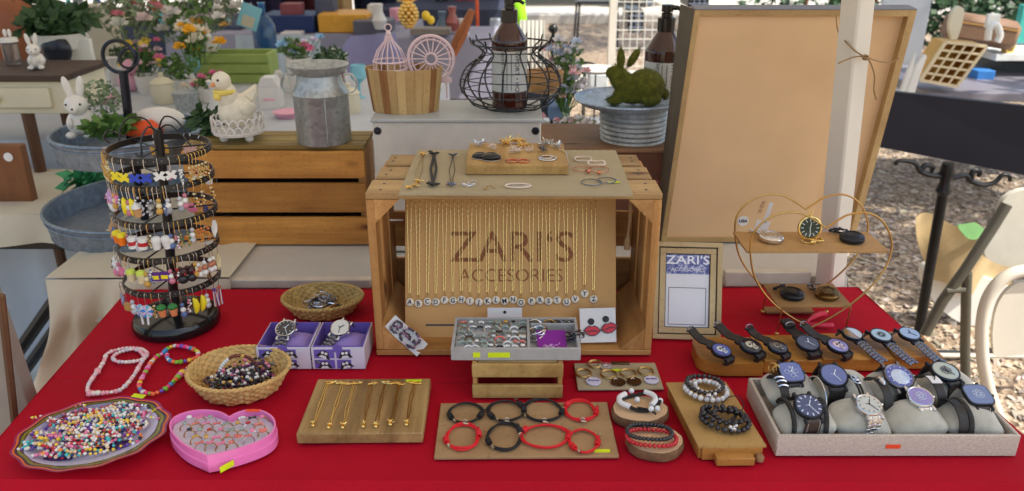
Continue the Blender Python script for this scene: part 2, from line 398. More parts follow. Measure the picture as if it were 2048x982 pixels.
# ---------------------------------------------------------------- crates
def slat(name, parent, c, d, mat, ch=.0012, M=None):
    b_ = MB(); b_.box((0,0,0), d, ch); o = b_.build(name, mat, parent); o.location = Vector(c)
    if M is not None: o.matrix_local = Matrix.Translation(Vector(c)) @ M
    return o
W, H, Dp, y0 = .466, .290, .232, 1.201
xc = T((757+1298)/2, 713).x
cr = thing('wooden_crate', 'large pine crate lying on its side with its open front to the camera', 'crate', Vector((xc, y0, TS)))
for k, (yy, dd, ov) in enumerate(((.035, .070, 0), (.112, .062, -.004), (.190, .062, -.01))):
    slat('slat', cr, (0, yy, H-.005), (W+2*ov, dd, .010), topX); slat('slat', cr, (0, yy, .005), (W, dd, .010), crateX)
for s in (-1, 1):
    for yy, dd in ((.034, .050), (.112, .062), (.190, .062)):
        slat('end_slat', cr, (s*(W/2-.0055), yy, H/2), (.009, dd, H-.022), crateZ)
    for zc_, up in ((.011, 1), (H-.011, -1)):
        t_ = MB(); q = .042; t_.prism([(0, 0), (s*-q, 0), (0, up*q)], 0, .19, Matrix.Rotation(PI/2, 4, 'X'))
        o = t_.build('corner_block', crateY, cr); o.location = (s*(W/2-.0105), .192, zc_)
    fr = MB(); fr.box((0,0,0), (.013, .006, H-.022), .001); o = fr.build('edge_strip', crateZ, cr); o.location = (s*(W/2-.0065), .004, H/2)
for zz in (.05, .145, .24): slat('back_slat', cr, (0, .226, zz), (W-.012, .009, .07), crateX)
for sx in (-1, 1):
    for yy in (.018, .05, .10, .125, .18, .2):
        n_ = MB(); n_.lathe([(0,.0008),(.0022,.0006),(.0026,0)], 8); o = n_.build('nail', blackm, cr); o.location = (sx*(W/2-.02+rnd.uniform(-.004,.004)), yy, H)
# rear crate
ry = 1.70; pl, pr_, pb = D(392, 497, ry), D(741, 497, ry), D(741, 303, ry)
rw, rh = pr_.x-pl.x, pb.z-.752
rc = thing('wooden_crate', 'rear slatted wood crate carrying the milk can and the yellow chick', 'crate', Vector(((pl.x+pr_.x)/2, ry, .752)))
for f0, f1 in ((.0, .30), (.355, .665), (.72, 1.0)):
    slat('slat', rc, (0, .006, rh*(f0+f1)/2), (rw, .011, rh*(f1-f0)), rearX)
for yy in (.030, .075, .118): slat('top_slat', rc, (0, yy, rh+.006), (rw, .040, .010), oliveX)
for s in (-1, 1): slat('end_board', rc, (s*(rw/2-.01), .075, rh/2), (.016, .122, rh-.004), crateZ)
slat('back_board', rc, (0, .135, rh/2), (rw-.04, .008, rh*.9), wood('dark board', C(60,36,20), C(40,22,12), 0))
# small crate under the ring tray
sy = T(945, 800).y; sw = T(1125, 800).x-T(945, 800).x
sh = D(1035, 728, sy).z-TS
sm = thing('small_crate', 'little pine crate under the grey ring tray', 'crate', Vector((T(1035, 800).x, sy, TS)))
for z_ in (.012, sh-.013): slat('slat', sm, (0, .004, z_), (sw, .007, .023), paleX)
for s in (-1, 1): slat('end_board', sm, (s*(sw/2-.004), .05, sh/2), (.007, .085, sh-.002), crateZ)
slat('back_slat', sm, (0, .096, .012), (sw, .006, .023), crateX)
for yy in (.022, .05, .078): slat('top_slat', sm, (0, yy, sh-.004), (sw-.018, .022, .006), topX)
# ---------------------------------------------------------------- sign board and letter necklaces in the crate
ZB = 1.413
up22 = Vector((0, ss, cc)); nrm = Vector((0, -cc, ss))
bc = (Zc(810, 690, ZB)+Zc(1232, 690, ZB))/2; bw = (Zc(1232, 690, ZB)-Zc(810, 690, ZB)).x; bh = (Zc(1021, 392, ZB)-Zc(1021, 690, ZB)).length
MBd = frame(bc, (1,0,0), up22)      # local x right, y up the board, z towards the camera
sb = thing('sign_board', 'tan board with the burnt-in words ZARI\'S ACCESORIES standing inside the open crate', 'sign', MBd)
m = MB(); m.box((0, bh/2, -.003), (bw, bh, .006), .0008); m.build('board', kraft, sb)
def L2(px, py, z=.0): # pixel -> board local
    p = MBd.inverted() @ Zc(px, py, ZB); return Vector((p.x, p.y, z))
burnt = pm('burnt lettering', C(140,82,38), .7, 0, .4, 260); 
sc_ = ZB/F
for w_, px, py, h, xs in (("ZARI\u2018S", 1024, 497, 62, 1.0), ("ACCESORIES", 1022, 552, 26, 1.0)):
    m = MB(); text(m, w_, h*sc_*1.42, .0003, Matrix.Translation(L2(px, py, .0004)), xs=xs, bold=-.0003 if h < 30 else 0); m.build('lettering', burnt, sb)
m = MB(); m.box(L2(880, 650, .0003), (.05, .003, .0006)); m.box(L2(900, 677, .0003), (.085, .0016, .0006)); m.build('slot', blackm, sb)
lets = [('A',820,604),('B',837,607),('C',855,603),('D',872,604),('F',889,600),('G',906,601),('H',923,599),('I',940,602),('J',958,604),('K',975,602),('L',992,600),('M',1009,602),('N',1026,599),('O',1042,605),('P',1063,602),('R',1080,600),('S',1097,602),('T',1114,600),('U',1133,604),('V',1150,598),('Y',1169,587),('Z',1187,598)]
enamel = pm('white enamel disc', C(232,222,206), .3, 0, .03)
pend = None
def chain_pts(a, b, n, amp, rr):
    return [a.lerp(b, i/n)+Vector((rr.uniform(-amp, amp), rr.uniform(-amp, amp), 0)) for i in range(n+1)]
for i, (ch_, px, py) in enumerate(lets):
    rr = random.Random(i*7+1)
    o = L2(px, py, .0); th = thing('letter_necklace', 'gold chain necklace whose white round pendant shows the letter '+ch_, 'necklace', MBd @ Matrix.Translation(o) @ Matrix.Scale(1.13, 4), 'letter necklaces on the sign board')
    c = MB(); ty = L2(px, 396).y-o.y; dx = (rr.uniform(-2, 2))*sc_
    for s in (-1, 1):
        a = Vector((s*.0012, .0135, .0022)); b_ = Vector((s*.0034+dx, (ty+.004)/1.13, .0016))
        pts = chain_pts(a, b_, 54, .00022, rr); c.tube(pts, [.00045+.00034*((k*7+s) % 3 == 0) for k in range(55)], 5)
    c.build('chain', gold, th)
    d = MB(); d.lathe([(0,.0005),(.0062,.0005),(.0066,.0012),(.0066,.0024),(.0060,.0026)], 20); d.torus((0,.0085,.0018), .0019, .0005, 10, 5); d.torus((0,.0118,.002), .0014, .0004, 8, 4); d.build('pendant_rim', brass, th)
    e = MB(); e.lathe([(.0060,.0024),(.0056,.0027),(0,.0028)], 18); e.build('enamel_disc', enamel, th)
    t_ = MB(); text(t_, ch_, .0098, .0002, Matrix.Translation((0, 0, .0031)) @ Matrix.Rotation(rr.uniform(-.2,.2), 4, 'Z'), bold=.0002); t_.build('letter', ink, th)
# little white plastic tag glimpsed beyond the left gap, bunch of things in the crate
m = MB(); m.box((0,0,0), (.024,.002,.0035), .0004); solo(m, 'white_peg', white, 'thin white stick lying in the gap left of the sign board', 'stick', TR(D(793, 440, 1.36)))
# earring cards
def card(label, bl, br_, tl, fn, col=paper):
    X = br_-bl; Y = tl-bl; M_ = frame(bl, X, Y); wd, ht = X.length, Y.length
    t_ = thing('earring_card', label, 'earring card', M_)
    m = MB(); m.box((wd/2, ht/2, -.0006), (wd, ht, .0012), .0003); m.build('card', col, t_); fn(t_, wd, ht); return t_
def lips(t_, w_, h):
    for k, (x, y, x2, y2, rz) in enumerate(((.31,.61,.33,.35,0), (.72,.67,.80,.42,.22))):
        m = MB(); m.lathe([(.0057,0),(.0057,.0012),(0,.0018)], 20, (x*w_, y*h, .0)); m.build('stud', ink, t_)
        Mx = Matrix.Translation((x2*w_, y2*h, .0015)) @ Matrix.Rotation(rz, 4, 'Z'); e = MB(); e.M = Mx
        ou = [(-.0155,0),(-.009,.0065),(-.004,.0088),(0,.0068),(.004,.0088),(.009,.0065),(.0155,0),(.010,-.006),(.004,-.0092),(-.004,-.0092),(-.010,-.006)]
        e.col = (.02,.005,.008); e.prism(ou, 0, .0012); e.col = C(206,22,42)[:3]; e.prism([(a*.88, b_*.86) for a, b_ in ou[:7]]+[(.007,-.0006),(0,.001),(-.007,-.0006)], .0012, .0022)
        e.prism([(-.0125,-.0008),(-.006,-.0022),(0,-.001),(.006,-.0022),(.0125,-.0008),(.008,-.0054),(.003,-.0078),(-.003,-.0078),(-.008,-.0054)], .0012, .0025)
        e.build('lips_charm', enam, t_)
card('white card of red lips earrings with black round studs right of the ring tray', T(1161, 686, .768), T(1233, 684, .768), Zc(1156, 617, (T(1161, 686, .768).y*cc+(CAMZ-.768)*ss)+.004), lips)
def hoops(t_, w_, h):
    for k, (x, y) in enumerate(((.30,.30), (.68,.36))):
        e = MB(); rr = random.Random(k)
        for r_, cx, cy, n in ((.0062, x*w_, h*.80, 12), (.0150, x*w_+.001, h*.40, 26)):
            for q in range(n):
                a = 2*PI*q/n; sx = .72
                for z_ in range(2):
                    e.col = rr.choice([(.02,.015,.02),(.02,.015,.02),(.35,.12,.22),(.7,.6,.65),(.08,.03,.1)])
                    e.sphere((cx+math.cos(a)*r_*sx*(.7 if n > 20 else 1)+rr.uniform(-.001,.001), cy+math.sin(a)*r_*1.1+rr.uniform(-.001,.001), .003+.003*z_), .0022, 6, 4)
        e.build('beaded_hoop', bead, t_)
p0 = Zc(834, 713, 1.368); p1 = Zc(856, 688, 1.378); p2 = Zc(766, 657, 1.366)
card('white card of dark beaded hoop earrings leaning at the left of the crate', p0, p1, p2, hoops)
hole = lambda t_, w_, h: MB().lathe([(.0028,0),(.0028,.0004),(0,.0005)], 14, (w_*.5, h*.62, 0)).build('hole', ink, t_)
b1, b2 = Zc(975, 640, 1.385), Zc(1044, 640, 1.385)
t_ = thing('display_card', 'blank white card with a punched hole standing behind the ring tray', 'card', frame(b1-up22*.03, b2-b1, up22))
m = MB(); wd = (b2-b1).length; m.box((wd/2, .026, -.0006), (wd, .05, .001), .0004); m.build('card', paper, t_); hole(t_, wd, .07)
# long hand-braided strap and folded patterned cloth seen through the right end
m = MB(); m.tube([D(1262, 396, 1.30), D(1260, 440, 1.30), D(1256, 470, 1.30), D(1255, 476, 1.30)], [.003,.003,.002,.0045], 8); m.tube([D(1255, 476, 1.30), D(1254, 498, 1.30)], [.0045,.0055], 8)
solo(m, 'hanging_strap', ply, 'tan wooden peg strap hanging inside the crate right of the sign board', 'strap')
def pattern_mat():
    m, t, b, N, L = nodes('magenta pattern'); v = coords(N, L); L(ramp(N, L, noi(N, L, v, 90, 2), [(.4, C(60,10,40)), (.47, C(200,40,90)), (.54, C(40,20,50)), (.6, C(226,190,200))]), b.inputs['Base Color']); return m
pat = pattern_mat()
m = MB(); a, b_ = D(1285, 560, 1.37), D(1303, 560, 1.37)
m.grid(lambda u, v: (a.x+(b_.x-a.x)*u, 1.37+.004*math.sin(u*20+v*3), .80+.21*v), 14, 10)
solo(m, 'patterned_scarf', pat, 'narrow magenta patterned scarf hanging inside the right end of the crate', 'scarf')
def smooth(P_, n=4, closed=False):
    out = []; N = len(P_)
    for i in range(N if closed else N-1):
        g_ = (lambda k: P_[k % N]) if closed else (lambda k: P_[max(0, min(N-1, k))])
        a0, a1, a2, a3 = g_(i-1), g_(i), g_(i+1), g_(i+2)
        for k in range(n): u = k/n; out.append(.5*((2*a1)+(a2-a0)*u+(2*a0-5*a1+4*a2-a3)*u*u+(3*a1-a0-3*a2+a3)*u**3))
    return out if closed else out+[P_[-1]]
# ---------------------------------------------------------------- on the crate: board, block and jewellery
ZT = TS+H+.001
def slab_px(name, label, cat, fl, fr_, bl, z_top, th, mat, nm='board', ch=.001, scal=0, mat2=None):
    a, b_, c_ = T(*fl, z_top), T(*fr_, z_top), T(*bl, z_top); M_ = frame(a-Vector((0,0,th)), b_-a, c_-a); wd, dp = (b_-a).length, (M_.inverted() @ c_).y
    t_ = thing(name, label, cat, M_); m = MB()
    if scal:
        n = 26; poly = [(0,0),(wd,0)]
        for i in range(n+1):
            for s in range(4):
                if i == n and s: break
                u = 1-(i+s/4)/n; poly.append((wd*u, dp+.0022*math.sin(s/4*PI)-.001))
        m.prism(poly, 0, th)
    else: m.box((wd/2, dp/2, th/2), (wd, dp, th), ch)
    m.build(nm, mat, t_); return t_, wd, dp, M_
slab_px('display_board', 'thin grey-brown board with a scalloped back edge lying on the large crate', 'board', (797,386), (1266,388), (818,299), ZT+.004, .004, greyboard, scal=1)
ZT2 = ZT+.005
blkt, _, _, _ = slab_px('display_block', 'pale wooden block on the crate heaped with small earrings', 'block', (931,331), (1137,331), (931,286), ZT2+.016, .016, paleX, 'block', .0012)
ZT3 = ZT2+.016
def burst(mb, c, n, r, rr, w_=.25, lift=.5):
    for i in range(n):
        a = 2*PI*i/n+rr.uniform(-.3,.3); el = rr.uniform(0, lift); l = r*rr.uniform(.6, 1.1)
        d = Vector((math.cos(a)*math.cos(el), math.sin(a)*math.cos(el), math.sin(el))); s_ = Vector((-math.sin(a), math.cos(a), 0))*l*w_
        c = Vector(c); mb.tube([c, c+d*l*.5, c+d*l], [l*w_*.5, l*w_, l*.06], 5)
def loose(name, label, cat, p, fn, mat, group=None, rz=0):
    m = MB(); fn(m); return solo(m, name, mat, label, cat, TR(p, rz), group)
def dangle(label, px1, py1, px2, py2, mat, z, fl_n=9, r=.010, star=5, wd=.0007):
    a, b_ = T(px1, py1, z), T(px2, py2, z); rr = random.Random(px1)
    t_ = thing('drop_earring', label, 'earring', TR(a)); v = b_-a; v.z = 0
    m = MB(); burst(m, (0,0,.003), fl_n, r, rr); m.build('flower_stud', mat, t_)
    m = MB(); s_ = Vector((v.y, -v.x, 0)).normalized()*.003
    for q in (-1, 1): m.tube([Vector((0,0,.002)), v*.5+s_*q*1.6+Vector((0,0,.0012)), v+Vector((0,0,.0015))], wd, 5)
    m.build('chain', mat, t_)
    m = MB(); burst(m, v+Vector((0,0,.003)), star, r*1.05, rr, .22, .3); m.build('charm', mat, t_)
dangle('long gold flower drop earring at the left end of the scalloped board', 846, 312, 832, 374, gold, ZT2)
dangle('long black ribbon drop earring lying beside the gold flower earring', 868, 310, 866, 372, ink, ZT2, 7, .012, 6, .0022)
dangle('long silver drop earring with a grey rosette left of the wooden block', 906, 314, 902, 372, steel, ZT2)
dangle('small pale drop earring below the silver rosette earring', 925, 372, 945, 372, silver, ZT2, 4, .005, 4)
dangle('gold star cluster earring on the front left corner of the scalloped board', 838, 366, 818, 378, gold, ZT2, 6, .009, 6)
def hook(label, px, py, mat=silver, z=ZT2, s=1):
    m = MB(); m.tube([Vector((-.006,-.004,.001)), Vector((-.004,.002,.0015)), Vector((-.001,.007,.002)), Vector((.003,.006,.002)), Vector((.006,0,.0015)), Vector((.010,-.004,.001))], .0007*s, 6); m.sphere((-.006,-.006,.0015), .0022, 8, 5)
    solo(m, 'hook_earring', mat, label, 'earring', TR(T(px, py, z), 0, 0, 0, s))
hook('silver fish-hook earring lying front centre-left on the scalloped board', 945, 366); hook('bronze hook earring with a bead next to the fish-hook', 978, 376, brass)
def bhoop(label, px, py, r, mat, z, n=22, br=.0018, grp=None, sy_=1):
    m = MB()
    for q in range(n): a = 2*PI*q/n; m.sphere((math.cos(a)*r, math.sin(a)*r*sy_, .002+.001*math.sin(a*3)), br, 7, 5)
    solo(m, 'beaded_hoop_earring', mat, label, 'earring', TR(T(px, py, z)), grp)
pearl = pm('pearl beads', C(224,206,190), .25, 0, .05)
bhoop('pearl beaded hoop at the back right of the scalloped board', 1166, 320, .0145, pearl, ZT2, 24)
bhoop('pearl beaded hoop overlapping the other pearl hoop from the right', 1193, 328, .0145, pearl, ZT2+.003, 24)
def ringh(label, px, py, r, mat, z, th_=.0007, rz=0, nm='hoop_earring', grp=None, extra=None, rx=0, cat='earring', sy_=1):
    m = MB(); m.torus((0,0,.0015), r, th_, 28, 6, None, sy_)
    if extra: extra(m, r)
    return solo(m, nm, mat, label, cat, TR(T(px, py, z), rz, rx), grp)
def bullet(m, r): m.tube([(0,-r,.002),(.001,-r-.004,.004),(.001,-r-.012,.004),(.001,-r-.014,.004)], [.001,.0028,.0034,.001], 8)
ringh('rose hoop with a bullet drop, left of the bullet pair', 1164, 339, .015, copper, ZT2, extra=bullet, rz=.3)
ringh('rose hoop with a bullet drop, right of the bullet pair', 1197, 340, .017, copper, ZT2, extra=bullet, rz=-.1)
ringh('thin plain hoop at the front right of the scalloped board', 1183, 366, .0165, steel, ZT2, .0009)
ringh('thin hoop touching the green sticker on the scalloped board', 1213, 362, .015, steel, ZT2, .0009)
ringh('twisted bead bangle at the front edge of the scalloped board', 1036, 373, .020, pearl, ZT2, .0016, sy_=.5, cat='bangle', nm='bangle')
ringh('silver wire oval bangle inside the twisted bead bangle', 1040, 371, .014, silver, ZT2, .0007, sy_=.5, cat='bangle', nm='bangle')
m = MB(); m.box((0,0,.0005), (.018,.004,.001)); solo(m, 'sticker', neon, 'small green-yellow sticker on the right of the scalloped board', 'sticker', TR(T(1228, 365, ZT2)))
rr = random.Random(5)
for px, py, mat, n, r, lb in ((958,293,silver,9,.011,'silver spiky stud cluster at the back left of the wooden block'),(985,300,pearl,8,.010,'pale leaf stud cluster beside the silver spiky one'),(1012,290,gold,9,.013,'gold leaf stud at the middle back of the block'),(1035,287,gold,9,.013,'gold leaf stud touching the back edge of the block'),(1046,295,gold,7,.010,'small gold leaf stud in front of the two large gold ones'),(1030,305,pearl,7,.012,'white bow stud in the middle of the wooden block'),(1058,303,pearl,6,.009,'small white bow stud right of the middle'),(1092,291,silver,9,.013,'silver starburst stud at the back right of the block'),(1112,297,silver,7,.011,'silver spiral stud at the right end of the block'),(1085,303,steel,7,.009,'grey knot stud above the silver hoop')):
    m = MB(); burst(m, (0,0,.003), n+3, r*1.25, rr, .09, .9); burst(m, (.003,.001,.003), n-3, r*.7, rr, .1, 1.1); [m.tube(smooth([Vector((rr.uniform(-r,r)*1.1, rr.uniform(-r,r)*.8, rr.uniform(.001,.012))) for _ in range(4)], 4), .0005, 4) for _ in range(3)]; solo(m, 'stud_earring', mat, lb, 'earring', TR(T(px, py, ZT3)))
for px, py, s, lb in ((960,316,1,'black shell earring, left of the two on the block'),(982,319,1.2,'larger black shell earring with a pale edge on the block')):
    m = MB(); m.sphere((0,0,.004), .0125, 16, 9, (1.15,.8,.4)); m.sphere((0,.005,.006), .007, 10, 6, (1.4,.5,.5)); solo(m, 'shell_earring', blackp, lb, 'earring', TR(T(px, py, ZT3), .2, 0, 0, s))
    ringh('silver wire hoop round the '+('left' if s == 1 else 'right')+' black shell earring', px+2, py+1, .013*s, silver, ZT3, .0006, sy_=.8)
ringh('rose gold hoop, left of two at the front of the block', 1024, 323, .0095, copper, ZT3, .0018)
ringh('rose gold hoop, right of two at the front of the block', 1046, 323, .0095, copper, ZT3, .0018)
ringh('large silver hoop at the front right of the block', 1095, 318, .0145, silver, ZT3, .0016)
ringh('inner silver hoop resting in the large silver hoop on the block', 1093, 316, .0095, silver, ZT3+.002, .0012)
m = MB(); m.tube([(0,0,.002), (.006,-.006,.003), (.012,-.018,.001), (.015,-.034,-.012), (.016,-.045,-.019)], .0008, 6); solo(m, 'dangling_chain', silver, 'pale thin chain hanging over the right end of the block', 'chain', TR(T(1118, 302, ZT3)))
# ---------------------------------------------------------------- framed sign with the price sheet (its square code is left blank)
fb, fbr = T(1304, 676, TS), T(1440, 680, TS); fu = Vector((0, ss, cc))
zz_ = fb.y*cc+(CAMZ-TS)*ss
ft = Zc(1312, 483, zz_)
MF = frame(fb, fbr-fb, ft-fb); fw, fh = (fbr-fb).length, (ft-fb).length
fm = thing('picture_frame', 'light wood picture frame with a printed ZARI\'S sheet leaning beside the crate', 'picture frame', MF)
framew = wood('frame wood', C(206,186,142), C(184,160,112), 1, .5, .5, False, .5)
bd_ = .0115
for nm, o, i, z, mt in (('outer_frame', .0, .0085, .008, framew), ('black_line', .0085, .0105, .005, ink), ('inner_mat', .0105, .0205, .006, framew), ('inner_line', .0205, .0218, .004, ink)):
    m = MB()
    m.box((fw/2, (o+i)/2, z/2), (fw-2*o, i-o, z), .0006); m.box((fw/2, fh-(o+i)/2, z/2), (fw-2*o, i-o, z), .0006)
    m.box(((o+i)/2, fh/2, z/2), (i-o, fh-2*i, z), .0006); m.box((fw-(o+i)/2, fh/2, z/2), (i-o, fh-2*i, z), .0006); m.build(nm, mt, fm)
px0, px1, py0_, py1_ = .0218, fw-.0218, .0218, fh-.0218; pw, ph = px1-px0, py1_-py0_
m = MB(); m.box((fw/2, fh/2, .0012), (pw, ph, .0024)); m.build('printed_sheet', pm('sheet', C(222,222,228), .35, 0, .02), fm)
def head_mat():
    m, t, b, N, L = nodes('blue header'); L(ramp(N, L, noi(N, L, coords(N, L), 70, 3, .6, 2), [(.42, C(72,78,140)), (.55, C(120,124,176)), (.62, C(186,188,214))]), b.inputs['Base Color']); b.inputs['Roughness'].default_value = .3; return m
hd = ph*.27; m = MB(); m.box((fw/2, py1_-hd/2, .0026), (pw, hd, .0004)); o = m.build('header_print', head_mat(), fm)
lt = pm('pale lettering', C(232,232,242), .4, 0, 0)
m = MB(); text(m, "ZARI'S", .021, .0001, Matrix.Translation((fw/2, py1_-hd*.30, .003)), xs=1.3, bold=.0003); text(m, 'ACCESORIES', .0088, .0001, Matrix.Translation((fw/2, py1_-hd*.78, .003)), xs=1.2); m.build('header_lettering', lt, fm)
m = MB(); q = pw*.43; cy_ = py0_+q+.004
for a, b_, c_, d in ((0,q,2*q,.0009),(0,-q,2*q,.0009)): m.box((fw/2+a, cy_+b_, .0026), (c_, d, .0004))
for s in (-1, 1): m.box((fw/2+s*q, cy_, .0026), (.0009, 2*q, .0004))
m.build('square_outline', ink, fm)
# ---------------------------------------------------------------- gift boxes with watches
def gift(label, x0, x1, wl, pale):
    a, b_ = T(x0, 738, TS), T(x1, 738, TS); wd = b_.x-a.x; dp = .088; hh = .040
    t_ = thing('gift_box', label, 'box', TR(a)); wh = pm('printed white box', C(214,208,222), .5, 0, .03) if 'wbx' not in globals() else globals()['wbx']; globals()['wbx'] = wh
    m = MB(); th_ = .0022
    m.box((wd/2, th_/2, hh/2), (wd, th_, hh), .0004); m.box((wd/2, dp, hh/2), (wd, th_, hh), .0004)
    for s in (th_/2, wd-th_/2): m.box((s, dp/2+.001, hh/2), (th_, dp-.005, hh), .0004)
    m.box((wd/2, dp/2, .003), (wd-.004, dp-.004, .002)); m.build('box_shell', wh, t_)
    m = MB(); i = .0028
    m.box((wd/2, dp-.0022, hh/2+.001), (wd-2*i, .0014, hh+.001)); m.box((i, dp/2+.001, hh/2+.001), (.0012, dp-.008, hh+.001)); m.box((wd-i, dp/2+.001, hh/2+.001), (.0012, dp-.008, hh+.001)); m.box((wd/2, i+.0004, hh/2+.001), (wd-2*i, .0012, hh+.001)); m.build('purple_lining', purple, t_)
    m = MB(); m.lathe([(0,0),(.008,0)], 16, (wd/2, -.0004, hh-.002), Matrix.Rotation(PI/2, 3, 'X')); m.build('thumb_notch', purple, t_)
    m = MB(); m.grid(lambda u, v: Vector((wd*.2+u*wd*.74, .018+v*.058, .022+.016*(math.sin(u*PI)**.5)*(math.sin(v*PI)**.5))), 12, 10); m.build('cushion', pm('lilac cushion', C(150,128,196), .7, 0, .06), t_)
    # four flat printed squares with a little black bird blot each
    for r_ in range(2):
        for c_ in range(2):
            if c_ == 0: xw, xa = wd*.38, wd*.05
            else: xw, xa = wd*.27, wd*.47
            zc_ = hh*.26+r_*hh*.48-.001
            m = MB(); m.box((xa+xw/2, -.0003, zc_), (xw, .0005, hh*.40)); m.build('printed_panel', pm('panel print', C(226,206,214), .5, 0, 0) if not pale.get('p') else pale['p'], t_)
            pale['p'] = t_.children[-1].data.materials[0]
            m = MB(); cx_ = xa+xw*(.5 if c_ == 0 else .6); RX = Matrix.Rotation(PI/2, 4, 'X'); m.M = Matrix.Translation((cx_, -.0007, zc_)) @ RX @ Matrix.Rotation((0,.3,-.35,.1)[r_*2+c_], 4, 'Z')
            m.prism([(-.012,-.0075),(.012,-.0075),(.0075,.0005),(.006,.0048),(0,.0062),(-.006,.0048),(-.0075,.0005)][:7], 0, .0004); m.build('bird_print', ink, t_)
            m = MB(); m.M = Matrix.Translation((cx_, -.0012, zc_)) @ RX @ Matrix.Rotation((0,.3,-.35,.1)[r_*2+c_], 4, 'Z')
            for s in (-1, 1): m.lathe([(.0026,0),(.0026,.0003),(0,.0004)], 12, (s*.003, .0018, 0))
            m.prism([(-.007,-.0072),(.007,-.0072),(.004,-.003),(-.004,-.003)], 0, .0003); m.build('bird_face_print', paper, t_)
    return t_, a, wd
# boxes placed after the watch builder
# ---------------------------------------------------------------- watches
dial_cache = {}
def dialm(col, rough=.12):
    k = tuple(col)
    if k not in dial_cache: dial_cache[k] = pm('watch dial', col, rough, .15, .06, 80, Coat_Weight=1.0, Coat_Roughness=.02)
    return dial_cache[k]
BLUE = C(64,92,150); PALE = C(196,206,214); LILAC = C(140,136,196); DARKD = C(28,30,40)
def watch(label, M_, r=.0195, casem=gunmetal, dial=BLUE, bandm=leather, mode='pillow', shape='round', motif=None, marks=None, group=None, hands=True, L_=.06, link=False, stitch=False):
    r *= .96 if mode != 'pillow' else .93
    t_ = thing('wristwatch', label, 'watch', M_, group); h = .008
    m = MB()
    if shape == 'round': m.lathe([(r*.8,-.001),(r*.98,.001),(r*1.02,.004),(r*1.0,.0065),(r*.94,.0078),(r*.86,.0072)], 36)
    else:
        def sq(rr_, n=32):
            return [(rr_*(abs(math.cos(a))**.5)*(1 if math.cos(a) > 0 else -1), rr_*(abs(math.sin(a))**.5)*(1 if math.sin(a) > 0 else -1)) for a in [2*PI*k/n+PI/n for k in range(n)]]
        vs = []; fs = []; ly = [(r*.85,-.001),(r*.98,.004),(r*.96,.0066),(r*.87,.0074)]
        for q, z in ly: vs += [Vector((x, y, z)) for x, y in sq(q)]
        for i in range(3):
            for k in range(32): fs.append((i*32+k, i*32+(k+1) % 32, (i+1)*32+(k+1) % 32, (i+1)*32+k))
        m.add(vs, fs)
    for sx in (-1, 1):
        for sy_ in (-1, 1): m.box((sx*r*.55, sy_*r*1.05, .0018), (r*.2, r*.42, .0048), .0006)
    m.build('case', casem, t_)
    m = MB(); m.cyl((r*1.0,0,.003), (r*1.16,0,.003), .0026, .0022, 10); m.build('crown', casem, t_)
    m = MB(); rd = r*.88
    if shape == 'round': m.lathe([(rd,.0068),(rd*.97,.0074),(0,.0076)], 36)
    else:
        p = sq(rd); m.add([Vector((x, y, .0072)) for x, y in p]+[Vector((0,0,.0076))], [(k, (k+1) % 32, 32) for k in range(32)])
    m.build('dial', dialm(dial), t_)
    lightd = sum(dial[:3]) > 1.1
    hm = pm('dark dial mark', C(24,26,50), .3, 0, 0) if lightd else pm('pale dial mark', C(214,222,236), .3, 0, 0)
    hm = dial_cache.setdefault(('h', lightd), hm); m = MB()
    if marks:
        for k in range(12):
            a = PI/2-2*PI*k/12; l = .0042 if marks == 'bold' else .0026; m.box((math.cos(a)*rd*.82, math.sin(a)*rd*.82, .0078), (l, .0009 if marks != 'bold' else .0016, .0003), M=Matrix.Rotation(a, 4, 'Z'))
        for v in m.v[:0]: pass
    if hands:
        for a, l, w_ in ((R(60), rd*.55, .0012), (R(-62 if hands is True else 200), rd*.72, .0009), (R(170), rd*.3, .0006)):
            m.box((math.cos(a)*l/2, math.sin(a)*l/2, .0080), (l, w_, .0003), M=Matrix.Rotation(a, 4, 'Z'))
        m.lathe([(.0014,.0078),(.0012,.0086),(0,.0087)], 10)
    if motif == 'chrono':
        for x, y in ((-.4,0),(.4,0),(0,-.42)): m.torus((x*rd, y*rd, .0077), rd*.2, .0003, 14, 4)
        text(m, 'M', rd*.35, .0001, Matrix.Translation((0, rd*.42, .0078)))
    if motif == 'scribble':
        rr = random.Random(4)
        for k in range(9): a = 2*PI*k/9; m.torus((math.cos(a)*rd*.3, math.sin(a)*rd*.3, .0078), rd*.16, .0003, 10, 4)
    if m.v: m.build('hands', hm, t_)
    if motif == 'inner':
        m = MB(); m.lathe([(rd*.7,.0077),(rd*.68,.0079),(0,.0079)], 30, (0,-rd*.12,0)); m.build('dial_centre', dialm(C(190,206,232)), t_)
    if motif in ('skull', 'skullblue', 'skullpink', 'skulldark'):
        m = MB(); m.sphere((0, rd*.12, .0078), rd*.52, 14, 8, (1,.95,.18)); m.box((0,-rd*.48,.0085), (rd*.5,rd*.5,.003), .0012)
        m.build('skull_relief', {'skull': dialm(C(200,196,180)), 'skullblue': dialm(C(200,206,220)), 'skullpink': dialm(C(222,200,214)), 'skulldark': dialm(C(120,116,112))}[motif], t_)
        m = MB()
        for s in (-1, 1): m.sphere((s*rd*.2, rd*.08, .0096), rd*.13, 8, 5, (1,1,.4))
        m.sphere((0,-rd*.16,.0096), rd*.07, 6, 4, (1,1.3,.4)); [m.box((q*rd*.13,-rd*.5,.0101), (rd*.03,rd*.3,.0004)) for q in (-1,0,1)]; m.build('skull_hollow', ink, t_)
    if motif == 'half':
        m = MB(); m.prism([(math.cos(a)*rd*.96, math.sin(a)*rd*.96) for a in [PI/2+PI*k/12 for k in range(13)]], .0076, .0080); m.build('gold_half', dialm(C(150,112,60)), t_)
    # straps
    wv = Vector((r*1.12, 0, 0))
